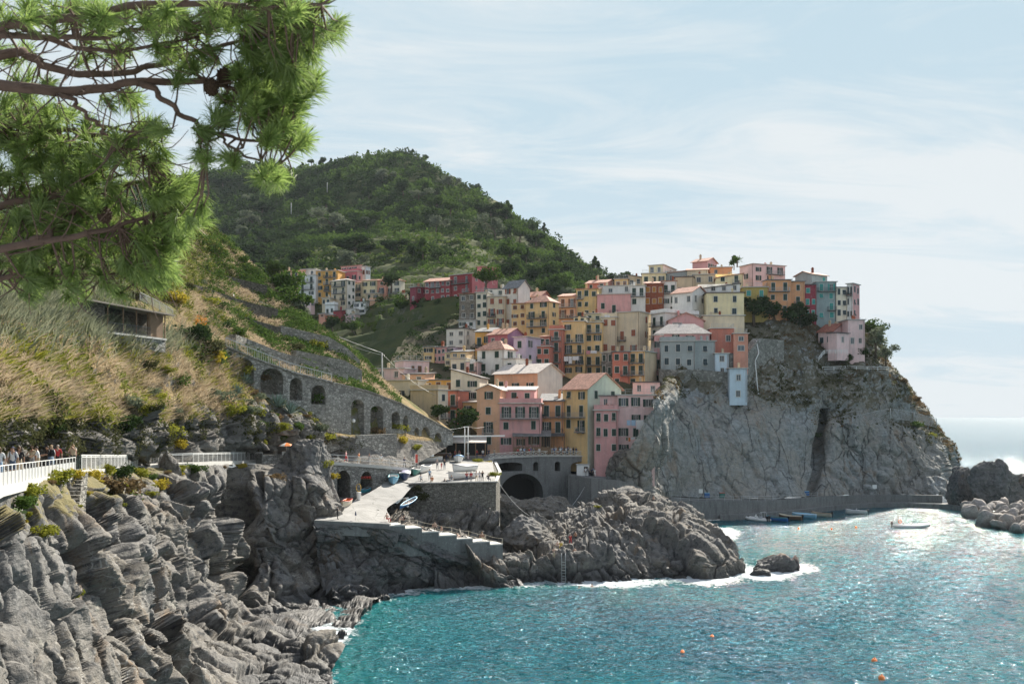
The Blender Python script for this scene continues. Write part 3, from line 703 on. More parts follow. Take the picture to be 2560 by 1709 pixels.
def px_of(p): return p[0]/p[1]*F + CX
def wall(name, label, top, base, mats, thick=1.2, ops=(), recess=1.2, step=0.5, cat='wall', coping=None, through=False):
    """masonry wall along the polyline top (points), its foot at the heights base; ops are openings as photo
    (px0, px1, ytop, ybase, rise) with an arched head; behind each a niche recess deep"""
    top = [Vector(p) for p in top]
    d = [0]
    for a, b in zip(top, top[1:]): d.append(d[-1] + (b-a).xy.length)
    tx = np.array([p.x for p in top]); ty = np.array([p.y for p in top]); tz = np.array([p.z for p in top])
    base = np.array(base, float) if hasattr(base, '__len__') else np.full(len(top), base, float)
    dense = np.linspace(0, d[-1], 2000)
    dpx = np.interp(dense, d, tx)/np.interp(dense, d, ty)*F + CX
    O = []
    cuts = set(np.arange(0, d[-1], step).tolist() + d)
    for (a, b, yt, yb, rise) in ops:
        s0, s1 = np.interp([a, b], dpx, dense); Y = np.interp((s0+s1)/2, d, ty)
        O.append((s0, s1, ZC-(yt-HY)/F*Y, ZC-(yb-HY)/F*Y, rise))
        cuts |= set(np.linspace(s0, s1, 15).tolist())
    S_ = np.array(sorted(cuts)); S_ = S_[np.concatenate([[True], np.diff(S_) > 1e-4])]
    tdir = [Vector((np.interp(s+.3, d, tx)-np.interp(s-.3, d, tx), np.interp(s+.3, d, ty)-np.interp(s-.3, d, ty), 0)).normalized() for s in S_]
    P = lambda i, z, off=0.0: (np.interp(S_[i], d, tx)-tdir[i].y*off, np.interp(S_[i], d, ty)+tdir[i].x*off, z)
    zt = np.interp(S_, d, tz); zb = np.interp(S_, d, base)
    def head(o, s):
        s0, s1, z1, z0, rise = o; u = (s-(s0+s1)/2)/((s1-s0)/2); r = (z1-z0)*rise
        return z1 - r*(1-math.sqrt(max(0, 1-u*u)))
    mb = MB(); backs = {}
    for i in range(len(S_)-1):
        j = i+1; m = (S_[i]+S_[j])/2
        here = sorted([o for o in O if o[0] < m < o[1]], key=lambda o: o[3])
        lo = [zb[i], zb[j]]
        for o in here:
            a, b = max(o[3], zb[i]), max(o[3], zb[j])
            if a > lo[0] + .01: mb.poly([P(i, lo[0]), P(j, lo[1]), P(j, b), P(i, a)])
            ha, hb = head(o, S_[i]), head(o, S_[j])
            mb.poly([P(i, ha), P(j, hb), P(j, hb, recess), P(i, ha, recess)])                       # soffit
            mb.poly([P(i, a), P(j, b), P(j, b, recess), P(i, a, recess)])
            if abs(S_[i]-o[0]) < 1e-3: mb.poly([P(i, a), P(i, ha), P(i, ha, recess), P(i, a, recess)])
            if abs(S_[j]-o[1]) < 1e-3: mb.poly([P(j, b), P(j, hb), P(j, hb, recess), P(j, b, recess)])
            backs.setdefault(o, MB()).poly([P(i, a, recess), P(j, b, recess), P(j, hb, recess), P(i, ha, recess)])
            lo = [ha, hb]
        mb.poly([P(i, lo[0]), P(j, lo[1]), P(j, zt[j]), P(i, zt[i])])
        mb.poly([P(i, zt[i]), P(j, zt[j]), P(j, zt[j], thick), P(i, zt[i], thick)])
        if not here: mb.poly([P(i, zb[i], thick), P(j, zb[j], thick), P(j, zt[j], thick), P(i, zt[i], thick)])
    n = len(S_)-1
    for i in (0, n): mb.poly([P(i, zb[i]), P(i, zt[i]), P(i, zt[i], thick), P(i, zb[i], thick)])
    root = thing(name, label, cat, top[len(top)//2] - Vector((0, 0, tz[len(top)//2]-base[len(top)//2])))
    mb.obj('masonry', mats[0], root)
    for bk in backs.values(): bk.obj('niche', mats[1], root)
    if coping:
        c = MB()
        for i in range(len(top)-1):
            c.beam(top[i] + Vector((0, 0, 0.09)), top[i+1] + Vector((0, 0, 0.09)), 0.5, 0.18)
        c.obj('coping', coping, root)
    return root

def resample(pts, step):
    pts = [Vector(p) for p in pts]; d = [0]
    for a, b in zip(pts, pts[1:]): d.append(d[-1]+(b-a).length)
    n = max(1, round(d[-1]/step)); out = []
    for s in np.linspace(0, d[-1], n+1): out.append(Vector([np.interp(s, d, [p[k] for p in pts]) for k in range(3)]))
    return out
_posts = {}
def railing(label, pts, h=1.1, step=1.6, bars=0.0, rails=(1.0,), r=0.03, mat=None, name='railing', group=None, cross=False, panel=None, barr=0.012, sag=0.0):
    mat = mat or M_white; P_ = resample(pts, step)
    root = thing(name, label, 'railing', P_[0], 0, group)
    key = (round(h, 2), r, mat.name)
    if key not in _posts: _posts[key] = MB().box((0, 0, h/2), (2*r, 2*r, h)).mesh('post', mat)
    for p in P_: place('post', _posts[key], root, p - root.location)
    up = Vector((0, 0, 1)); t = MB()
    for q in rails:
        for a, b in zip(P_, P_[1:]):
            if sag:
                t.tube([a.lerp(b, u)+up*(h*q-sag*4*u*(1-u)) for u in (0, .25, .5, .75, 1)], r*.7, 5)
            else: t.beam(a+up*(h*q-(r if q == 1 else 0)), b+up*(h*q-(r if q == 1 else 0)), 2.2*r, 2*r)
    t.obj('rail', mat, root)
    if bars:
        k = MB()
        for a, b in zip(P_, P_[1:]):
            n = max(1, int((b-a).length/bars))
            for i in range(0, n+1):
                p = a.lerp(b, i/n); k.beam(p+up*0.08, p+up*(h-0.05), 2*barr, 2*barr)
        k.obj('infill_bars', mat, root)
    if cross:
        k = MB()
        for a, b in zip(P_, P_[1:]):
            k.beam(a+up*0.15, b+up*(h-.1), r, 1.6*r); k.beam(b+up*0.15, a+up*(h-.1), r, 1.6*r)
        k.obj('cross_brace', mat, root)
    if panel:
        k = MB()
        for a, b in zip(P_, P_[1:]):
            n = (b-a).normalized().cross(up)*(-0.05)
            k.beam(a+up*(h*panel/2)+n, b+up*(h*panel/2)+n, 0.02, h*panel)
        k.obj('panel', M_panel, root)
    return root

# ---- footpath (its own sheet) and its railings
A0 = [p + Vector((0, 0, 0.02)) for p in offset_line(PATH, -0.15)]; A1 = [p + Vector((0, 0, 0.02)) for p in PATH_BACK]
mb = MB()
for i in range(len(A0)-1):
    a, b, c, d_ = A0[i], A0[i+1], A1[i+1], A1[i]; dn = Vector((0, 0, -0.45))
    mb.add([a, b, c, d_, a+dn, b+dn, c+dn, d_+dn], [(0, 1, 2, 3), (4, 5, 1, 0), (7, 6, 5, 4)])
tag(mb.obj('path', M_concrete), kind='structure')
def path_between(p0, p1):
    pts = [p for p in PATH]; d = [px_of(p) for p in pts]
    q = sorted([x for x in d if p0 < x < p1] + [p0, p1])
    return [Vector([np.interp(x, d, [p[k] for p in pts]) for k in range(3)]) for x in q]
railing('white railing with solid panels along the clifftop path where walkers stand', path_between(-420, 186), .98, 1.0, 0, (1.0,), 0.018, panel=0.66)
railing('long white railing of thin bars on the clifftop path beyond the gate', path_between(203, 655), 1.1, 2.0, 0.24, (1.0, .86), 0.025, barr=.007)
railing('white railing on the stone path wall above the two boat caves', path_between(745, 1045), 1.1, 2.0, 0.0, (1.0, 0.5), 0.028)
# gate in the railing with the steps below
g = thing('gate', 'dark green gate in the white railing at the head of the rock steps', 'gate', W(190, 1178, 67)); gm = simple('gate_green', (0.03, 0.07, 0.06), 0.5)
for k in range(6): MB().box((g.location.x-0.35+0.14*k, g.location.y, g.location.z+0.5), (0.03, 0.03, 1.0)).obj('bar', gm, g)
MB().beam(g.location+Vector((-.4, 0, 1)), g.location+Vector((.4, 0, 1)), 0.05, 0.05).obj('top_bar', gm, g); MB().beam(g.location+Vector((-.4, 0, .08)), g.location+Vector((.4, 0, .08)), 0.05, 0.05).obj('bottom_bar', gm, g)
st = thing('stone_steps', 'narrow stone steps descending the cliff from the green gate', 'steps', W(190, 1182, 66.5))
for k in range(10):
    p = W(196-0.6*k, 1182+9.2*k, 66.2-0.55*k)
    MB().box((p.x-0.2, p.y+0.3, p.z-0.14), (1.05-0.02*k, 0.9, 0.30)).obj('step', M_stone_lit, st)

# ---- arcaded wall that carries the upper lane
via_top = [W(*p) for p in VIA]
via_base = [W(565,945,137).z-9, W(650,975,142).z-9, W(740,1000,147).z-9, W(829,1080,152).z-3, W(917,1100,160).z, W(1000,1105,168).z, W(1075,1112,177).z, W(1132,1112,184).z]
wall('stone_viaduct', 'long grey stone wall with blind arches carrying the sloping lane', via_top, via_base, (M_stone, M_drystone), 2.2,
     [(575,634,894,960,.35),(651,708,921,985,.35),(724,756,944,1000,.4),(778,814,962,1010,.4),(878,911,998,1085,.2),(926,958,1014,1085,.2),(979,1000,1029,1072,.3),(1008,1021,1038,1075,.4),(1036,1048,1068,1102,.4),(1054,1075,1066,1100,.5),(1086,1104,1081,1105,.6)], 1.3, coping=M_stone_lit)
railing('grey iron railing descending along the lane on the arcaded wall', [W(565,866,137.3), W(650,901,142.3), W(740,933,147.3), W(829,955,152.3)], 1.3, 2.0, 0.3, (1.0, 0.08), 0.05, M_greymetal, barr=.022)
# path wall with the two boat caves
pw = [p - Vector((0, 0.0, 0.3)) for p in path_between(752, 1050)]
wall('stone_wall', 'grey stone wall under the path with two arched boat caves', pw, [p.z-7.0 if px_of(p) < 850 else max(p.z-6.0, 9.4) for p in pw], (M_stone, M_shade), 1.5,
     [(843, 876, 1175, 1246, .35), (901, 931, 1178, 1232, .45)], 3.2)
wall('stone_wall', 'plain grey retaining wall above the path beside the tall arches', [W(886,1088,156), W(940,1086,159), W(992,1084,163)], [14.5, 14.3, 14.0], (M_stone,), 1.5)
wall('stone_wall', 'dark stone wall under the path beside the orange umbrella', [W(655,1136,133), W(700,1136,135.5), W(760,1140,139)], [W(655,1200,133).z, W(700,1190,135).z, 9], (M_stone,), 1.2)
# dry-stone terrace walls on the left slope: top edge and height
for lab, pts, h in [
  ('dark dry-stone wall on the highest terrace under the dry grass ridge', [(455,668,176),(520,680,182),(590,700,187),(668,718,190)], 2.0),
  ('long dry-stone terrace wall with a metal ladder leaning on it', [(432,706,161),(510,722,168),(584,749,174),(640,765,178),(695,777,182)], 2.2),
  ('dry-stone terrace wall below the long one with a straw-topped edge', [(440,748,150),(465,753,153),(540,775,160),(630,803,167),(702,824,172)], 2.2),
  ('sunlit tall stone wall under the drooping cable', [(702,818,173),(760,832,175),(821,846,177),(868,874,179),(900,905,181)], 3.2),
  ('stone wall above the sloping lane and its iron railing', [(590,842,146),(618,852,149),(700,885,154),(770,905,158),(829,925,160),(870,940,163)], 3.0),
  ('low stone wall hung with vines beside the lane', [(740,880,163),(800,893,166),(860,905,169),(905,930,173)], 2.0)]:
    tp = [W(p[0], p[1], p[2]-1.3)+Vector((0, 0, .35)) for p in pts]
    wall('stone_wall', lab, tp, [p.z-h-1.0 for p in tp], (M_stone_lit if 'sunlit' in lab or 'lane' in lab else M_drystone,), 1.6)

# ---- harbour square, slipway, bastion
def ground(name, rows, nu, nv, mat, amp=0.05):
    A = sheet_grid([R(r) for r in rows], nu, nv, 1); A[..., 2] += fbm(A/2.0, 3, 4)*amp
    return tag(place(name, mesh_np(name, A.reshape(-1, 3), grid_faces(nv, nu), mat)), kind='structure')
def slipmat():
    m, t, b, o = newmat('slipway_concrete'); P = t.node('ShaderNodeNewGeometry').outputs['Position']
    n1 = t.noise(P, 0.5, 6, 0.65); n2 = t.noise(P, 4, 4)
    c = t.mix(t.ramp(n1, [(0.35, 0.), (0.7, 1.)]), (0.24, 0.235, 0.22), (0.38, 0.37, 0.355)); c = t.mix(t.math('MULTIPLY', n2, 0.35), c, (0.3, 0.29, 0.27)); e = t.voro(t.scale(P, (.3, .45, .3)), 1.0, 'DISTANCE_TO_EDGE').outputs['Distance']; c = t.mix(t.ramp(e, [(0.0, .6), (0.02, 0.)]), c, (.12, .12, .11))
    t.put(b.inputs['Base Color'], c); b.inputs['Roughness'].default_value = 0.9
    t.put(b.inputs['Normal'], t.bump(n2, 0.3, 0.05)); return m
M_slip = slipmat()
ground('harbour_square', [[(1026,1208,150.3),(1110,1207.5,150.3),(1239,1204.5,150.3)],[(985,1196,155),(1110,1188,158),(1236,1180,166)],[(1000,1178,163),(1110,1168,170),(1232,1158,183)],
       [(1030,1158,180),(1110,1150,186),(1236,1146,196)],[(1040,1144,196),(1180,1138,204),(1240,1138,208)]], 60, 60, M_slip)
ground('slipway', [[(786,1301,123.4),(880,1306,125.2),(972,1311,127.3)],[(800,1291,127),(900,1287,130),(975,1291,133)],[(862,1268,134.5),(920,1267,136),(968,1270,137)],
       [(890,1248,139.5),(950,1241,142),(1006,1243,143)],[(935,1224,145),(1000,1217,148),(1036,1213.5,150)],[(970,1201,153.5),(1040,1199,154.5),(1100,1193,157)]], 60, 60, M_slip)
wall('bastion_wall', 'square-cornered rubble bastion wall below the boats on the harbour square', [W(1022,1210,150), W(1035,1208.5,149.6), W(1240,1204.5,150), W(1250,1180,168), W(1238,1155,190)], [6.5, 6.0, 3.0, 3.0, 3.0], (M_bastion,), 1.0, coping=M_concrete)
# concrete face of the platform and the big steps down to the water
stp = thing('platform_wall', 'low concrete lip along the front of the slipway platform', 'wall', W(785, 1304, 123))
pts = [W(785,1302,123.2), W(880,1307,125), W(973,1311.5,127.2)]
mb = MB()
for a, b in zip(pts, pts[1:]): mb.prism([a+Vector((0, 0, .12)), b+Vector((0, 0, .12)), b-Vector((0, 0, 1.6)), a-Vector((0, 0, 1.6))], (0.1, .9, 0))
mb.obj('concrete_lip', M_concgrey, stp)
stp = thing('bathing_steps', 'broad concrete steps with sunbathers descending beside the rope rail', 'steps', W(985, 1330, 127.6))
STEPS = [(971,1013,1316),(1013,1055,1323),(1055,1097,1332),(1097,1142,1341),(1142,1182,1349),(1182,1225,1357),(1225,1257,1363)]
for k, (a, b, y) in enumerate(STEPS):
    Ya = np.interp((a, b), (971, 1257), (127.3, 133.6)); p, q = W(a, y, Ya[0]), W(b, y, Ya[1]); q.z = p.z
    dv = Vector((-(q-p).y, (q-p).x, 0)).normalized()*3.2; dn = Vector((0, 0, -3.6 + .1*k))
    m_ = MB().prism([p, q, q+dn, p+dn], dv); m_.obj('step', M_concgrey, stp)
    MB().prism([p+Vector((0, 0, .16)), q+Vector((0, 0, .16)), q+Vector((0, 0, .0)), p+Vector((0, 0, .0))], dv*1.01-Vector((0, .04, 0))).obj('tread', M_concrete, stp)
railing('rope handrail on iron posts beside the bathing steps', [W(1000,1316,130.5), W(1055,1324,132), W(1097,1333,133), W(1182,1350,135), W(1256,1366,136.5)], 1.15, 2.7, 0, (1.0, 0.55), 0.035, M_rope, sag=0.12)

# ---- bridge wall and terrace
bt = [W(1212,1153,191), W(1232,1147,194), W(1290,1143,197), W(1345,1141,200), W(1450,1141,203), W(1548,1141,206)]
wall('bridge_wall', 'tall grey bridge wall with one wide arch under the crowded terrace', bt, [4, 2, 1, 1, 2, 3], (M_concgrey, M_shade), 1.0,
     [(1244,1306,1155,1178,.3),(1333,1346,1154,1177,.3),(1387,1401,1153,1177,.3),(1427,1490,1153,1186,.3),(1250,1358,1183,1262,.62)], 5.0, 0.6, coping=M_concrete)  # backs of the openings painted near-black as the shade beyond
mb = MB(); q = [b_+Vector((0, 0.2, 0.03)) for b_ in bt]; r_ = [WZ(1215, 15.3, 212), WZ(1560, 15.3, 218)]
mb.poly(q + [r_[1], r_[0]]); tag(mb.obj('terrace_paving', M_slip), kind='structure')
railing('pale fence with crossed bars along the terrace above the bridge arch', [b_+Vector((0, 0.15, 0.18)) for b_ in [W(1222,1150,193)]+bt[1:]], .95, 1.35, 0, (1.0, 0.12), 0.045, simple('pale_wood', (0.62, 0.60, 0.54), 0.7), 'terrace_fence', cross=True)
# landing at the right end of the bridge, ticket kiosk, its dark supporting wall
wall('landing_wall', 'shadowed retaining wall under the ticket kiosk landing', [W(1420,1186,197), W(1478,1195,193), W(1548,1200,194), W(1640,1228,200)], [4, 2.5, 3, 4], (M_concgrey,), 1.0)
mb = MB(); mb.poly([W(1420,1186,197.2), W(1478,1195,193.3), W(1548,1200,194.3), W(1640,1228,200.3), W(1690,1226,209), W(1560,1188,206), W(1430,1182,207)])
tag(mb.obj('landing', M_concgrey), kind='structure')
# ---- harbour mole: upper walk, wall and quay
qt = [W(1556,1216,198.4), W(1620,1236,203), W(1688,1250,208), W(1760,1252,212), W(1837,1252,216), W(1943,1250,223), W(2045,1241,233), W(2120,1238,241), W(2190,1236,246), W(2270,1236,246), W(2356,1238,244)]
wall('quay_wall', 'curved concrete harbour wall below the headland cliff', qt, 0.2, (M_concgrey,), 0.8)
mb = MB(); back = [W(1600,1205,207), W(1660,1222,213), W(1720,1238,219), W(1790,1243,223), W(1870,1244,228), W(1970,1243,234), W(2060,1238,245), W(2130,1235,254), W(2190,1234,258), W(2270,1234,258), W(2362,1236,256)]
for i in range(len(qt)-1): mb.poly([qt[i]-Vector((0, -.3, .35)), qt[i+1]-Vector((0, -.3, .35)), back[i+1]-Vector((0, 0, .2)), back[i]-Vector((0, 0, .2))])
tag(mb.obj('harbour_walk', M_concgrey), kind='structure')
qo = [WG(x, y, 1.1) for x, y in ((1800,1287),(1860,1286),(1986,1276),(2088,1263),(2190,1256.5),(2270,1256.5),(2347,1259),(2412,1266))]
qi = [Vector((p.x, p.y, 1.1)) for p in (W(1800,1252,214.8), W(1860,1252,218), W(1986,1250,227), W(2088,1240,238), W(2190,1236,246.5), W(2270,1236,246.5), W(2356,1238,244.5), W(2425,1238,242))]
mb = MB()
for i in range(len(qo)-1):
    a, b = qo[i], qo[i+1]; mb.poly([a, b, qi[i+1], qi[i]]); mb.poly([a, b, b-Vector((0, 0, 2)), a-Vector((0, 0, 2))])
tag(mb.obj('quay', M_concgrey), kind='structure')
railing('thin grey railing along the upper harbour walk', [p+Vector((0, .3, -.1)) for p in qt[1:7]], 1.1, 2.4, 0, (1.0, 0.5), 0.03, M_greymetal)

# ---- loose rocks
def boulder_mesh(name, seed, sub, mat, cuts=9, rough=0.12):
    bm = bmesh.new(); bmesh.ops.create_icosphere(bm, subdivisions=sub, radius=1)
    V = np.array([v.co for v in bm.verts]); rg = np.random.default_rng(seed)
    for _ in range(cuts):
        n = rg.normal(size=3); n /= np.linalg.norm(n); dd = rg.uniform(0.5, 0.85)
        over = np.maximum((V*n).sum(1)-dd, 0); V -= over[:, None]*n*0.9
    V *= (1 + rough*fbm(V*1.6+seed, 4, seed) + rough*.8*ridged(V*3.1+seed, 3, seed+5))[:, None]
    Fq = np.array([[v.index for v in f.verts] for f in bm.faces]); bm.free()
    return mesh_np(name, V, Fq, mat)
BM = [boulder_mesh('boulder', s, 3, M_boulder) for s in range(7)]
BIG = [boulder_mesh('big_rock', 50+s, 6, M_rock2, 14, 0.16) for s in range(4)]
BIGB = [boulder_mesh('big_rock', 80+s, 6, M_rock, 12, 0.13) for s in range(3)]
def rock(me, label, px, py, Y, r, rot=(0, 0, 0), name='sea_rock', group=None, mark=False):
    o = place(name, me, None, W(px, py, Y), rot, r); tag(o, label, 'rock', group)
    if mark:
        M_ = np.array(Matrix.LocRotScale(o.location, o.rotation_euler, Vector(r))); V = np.empty(len(me.vertices)*3); me.vertices.foreach_get('co', V)
        ROCKV.append(V.reshape(-1, 3) @ M_[:3, :3].T + M_[:3, 3])
    return o
ROCKV = []
rock(BIG[0], 'huge dark rounded sea rock at the tip of the mole', 2488, 1225, 232, (5.8, 5, 6.4), (0, 0, .4), mark=True)
rock(BIG[1], 'ragged dark rock wedged between the cliff and the huge sea rock', 2402, 1238, 240, (4.6, 4, 6.0), (0, .2, 1), mark=True)
rock(BIG[2], 'dark rock cut off by the right edge of the view', 2565, 1215, 236, (5, 5, 3.6), (0, 0, 2), mark=True)
rock(BIG[3], 'jagged brown reef standing alone in the breaking waves', 1935, 1428, 143, (2.7, 2.0, 2.6), (0.2, 0, .3), 'reef', mark=True)
rock(BIG[0], 'small jagged knob beside the lone reef', 1983, 1424, 144.5, (1.2, 1.2, 1.9), (0, 0, 2.2), 'reef', mark=True)
rock(BIG[1], 'low brown rock in front of the lone reef', 1905, 1438, 139, (1.7, 1.0, .8), (0, 0, .2), 'reef', mark=True)
rock(BIGB[0], 'rounded grey boulder at the foot of the bathing steps', 1305, 1348, 148, (4.6, 4, 3.4), (0, 0, .5), 'boulder', mark=True)
rock(BIGB[1], 'lumpy grey boulder leaning behind the rounded one', 1345, 1330, 152, (2.6, 2.6, 3.6), (0, .3, 1.5), 'boulder', mark=True)
rock(BIGB[2], 'smooth grey boulder in the channel mouth beside the central rock', 1485, 1352, 147.5, (2.9, 2.2, 1.9), (0, 0, .2), 'boulder', mark=True)
rock(BIGB[0], 'sloping blue-grey rock under the bridge arch', 1375, 1300, 184, (8, 5, 4.6), (0.2, .5, .3), 'boulder')
rock(BIGB[2], 'dark rubble slope at the foot of the salmon and blush houses', 1578, 1180, 199.5, (4.6, 2.6, 4.4), (0, .1, .2), 'boulder')
rock(BIGB[1], 'dark rock against the bastion corner in the channel', 1275, 1290, 184, (5, 5, 6), (0, -.3, .3), 'boulder')
rock(BIGB[2], 'tall grey wedge of rock below the path railing', 768, 1190, 134.5, (3.6, 3.0, 4.6), (0, .25, .4), 'boulder')
rock(BIGB[1], 'leaning rock pillar breaking the path edge under the railing', 422, 1172, 103, (1.2, 1.2, 2.2), (0, .15, .4), 'boulder')
rg = random.Random(5)
for k in range(64):                                        # the heap of the breakwater
    px = rg.uniform(2420, 2610); y = rg.uniform(1236, 1335)
    lo = np.interp(px, [2420, 2480, 2560, 2610], [1285, 1310, 1332, 1340])
    if y > lo: y = lo - rg.random()*18
    z = np.interp(y, [1236, 1275, 1340], [3.6, 2.2, 0.0])*np.interp(px, [2420, 2470], [.45, 1]); p = WG(px, y, z); r = rg.uniform(0.9, 2.1)
    o = place('boulder', BM[k % 7], None, p, (rg.random()*3, rg.random()*3, rg.random()*6), (r*1.25, r, r*.75))
    tag(o, 'pale angular boulder in the breakwater heap beside the dark sea rocks', 'rock', 'boulders heaped in the breakwater')
    ROCKV.append(np.array([[p.x+dx, p.y+dy, 0] for dx in (-r, 0, r) for dy in (-r, 0, r)]) if z < 1 else np.zeros((0, 3)))
# ================================================================ the village
PAINT = dict(cream=(.58,.49,.35), pale=(.64,.58,.46), yellow=(.64,.45,.22), straw=(.66,.57,.35), ochre=(.60,.33,.09), peach=(.62,.37,.24),
  salmon=(.58,.27,.19), coral=(.47,.17,.12), pink=(.57,.31,.30), blush=(.66,.47,.45), rose=(.46,.15,.17), crimson=(.26,.05,.07), red=(.28,.05,.055),
  brick=(.24,.07,.035), lilac=(.46,.38,.46), purple=(.34,.18,.27), white=(.66,.65,.62), sky=(.47,.56,.62), teal=(.25,.32,.32), grey=(.31,.34,.335),
  tan=(.50,.40,.27), olive=(.52,.39,.18), mustard=(.38,.29,.09), orange=(.58,.29,.15), sage=(.45,.50,.41), ivory=(.66,.62,.55))
PAINT = {k: tuple(min(.82, x*1.2) for x in v) for k, v in PAINT.items()}
WALL = {k: plaster('plaster_' + k, v) for k, v in PAINT.items()}
WALL['stone'] = stone('house_stone', (0.36, 0.31, 0.25), 0.45, 0.4); WALL['rubble'] = M_oldwall
def roofmat(name, c, var=0.3):
    m, t, b, o = newmat(name); P = t.node('ShaderNodeNewGeometry').outputs['Position']
    n1 = t.noise(P, 0.8, 5, 0.65); v = t.voro(t.scale(P, (3.2, 3.2, 2.0)), 1.0)
    sp = t.node('ShaderNodeSeparateColor', i_0=v.outputs['Color']).outputs[0]
    cc = t.mix(sp, tuple(x*(1-var) for x in c), tuple(min(.8, x*(1+var)) for x in c)); cc = t.mix(t.ramp(n1, [(.45, 0.), (.7, .6)]), cc, tuple(x*.6 for x in c))
    t.put(b.inputs['Base Color'], cc); b.inputs['Roughness'].default_value = 0.85
    t.put(b.inputs['Normal'], t.bump(sp, 0.5, 0.06)); return m
ROOF = dict(tile=roofmat('roof_terracotta', (.44, .23, .165)), pale=roofmat('roof_pale_lit', (.56, .50, .45), .15), slate=roofmat('roof_slate', (.19, .19, .19)), dark=roofmat('roof_dark', (.11, .10, .10)), red=roofmat('roof_red', (.34, .13, .09)))  # pale: whitish roof with sunlight put into its colour
SHUT = dict(g=simple('shutter_green', (.018, .05, .038), .6), r=simple('shutter_rust', (.30, .10, .055), .7), t=simple('shutter_turquoise', (.05, .30, .27), .6),
  b=simple('shutter_brown', (.16, .07, .035), .7), k=simple('shutter_slate', (.03, .055, .065), .6), o=simple('shutter_amber', (.42, .19, .04), .7), s=simple('shutter_sky', (.25, .42, .58), .6), w=simple('shutter_white', (.6, .62, .62), .6))
M_trim = simple('window_trim', (.56, .54, .50), .7, .1)
def glassmat():
    m, t, b, o = newmat('window_glass'); oi = t.node('ShaderNodeObjectInfo').outputs['Random']
    t.put(b.inputs['Base Color'], t.mix(oi, (.012, .016, .02), (.10, .13, .15))); b.inputs['Roughness'].default_value = .12; return m
M_glass = glassmat()
M_pipe = simple('drainpipe', (.20, .13, .10), .6)
_cache = {}
def win_mesh(w, h, kind):
    k = ('w', w, h, kind)
    if k in _cache: return _cache[k]
    mb = MB(); t = .10
    def ring(x0, x1, z0, z1, tt, y0, y1, m):
        for a in ((x0, x1, z0-tt, z0), (x0, x1, z1, z1+tt), (x0-tt, x0, z0-tt, z1+tt), (x1, x1+tt, z0-tt, z1+tt)):
            mb.box(((a[0]+a[1])/2, (y0+y1)/2, (a[2]+a[3])/2), (a[1]-a[0], y1-y0, a[3]-a[2]), 0, m)
    if kind != 'bare': ring(-w/2, w/2, 0, h, t, -.035, .01, 0)
    if kind != 'trim':
        ring(-w/2+.07, w/2-.07, .07, h-.07, .07, .10, .15, 0)
        mb.poly([(-w/2, .14, 0), (w/2, .14, 0), (w/2, .14, h), (-w/2, .14, h)], 1)
        mb.box((0, .12, h/2), (.07, .04, h-.1), 0, 0)
        if h > 1.8: mb.box((0, .12, h*.62), (w-.1, .04, .06), 0, 0)
    mb.box((0, -.06, -.06), (w+.3, .16, .07), 0, 0)
    _cache[k] = mb.mesh('window', [M_trim, M_glass]); return _cache[k]
def shut_mesh(w, h, col, prop=False):
    k = ('s', w, h, col, prop)
    if k in _cache: return _cache[k]
    mb = MB(); hw = w/2
    def leaf(z0, z1, tilt):
        c, s_ = math.cos(tilt), math.sin(tilt)
        def tr(x, y, z): dz = z-z1; return (x, y + dz*s_, z1 + dz*c)
        def bx(x0, x1, y0, y1, a, b): mb.add([tr(x, y, z) for x in (x0, x1) for y in (y0, y1) for z in (a, b)], [(0,1,3,2),(4,6,7,5),(0,4,5,1),(2,3,7,6),(0,2,6,4),(1,5,7,3)])
        bx(-hw/2+.02, hw/2-.02, -.03, .0, z0, z1)
        for x in (-hw/2+.04, hw/2-.04): bx(x-.03, x+.03, -.05, -.03, z0, z1)
        n = max(3, int((z1-z0)/.22))
        for i in range(n+1): zz_ = z0+.03+(z1-z0-.06)*i/n; bx(-hw/2+.05, hw/2-.05, -.045, -.03, zz_-.03, zz_+.03)
    if prop: leaf(h*.5, h, 0); leaf(0, h*.48, .55)
    else: leaf(0, h, 0)
    _cache[k] = mb.mesh('shutter', SHUT[col]); return _cache[k]
HOUSES = {}
_roofs_seed = random.Random(3)
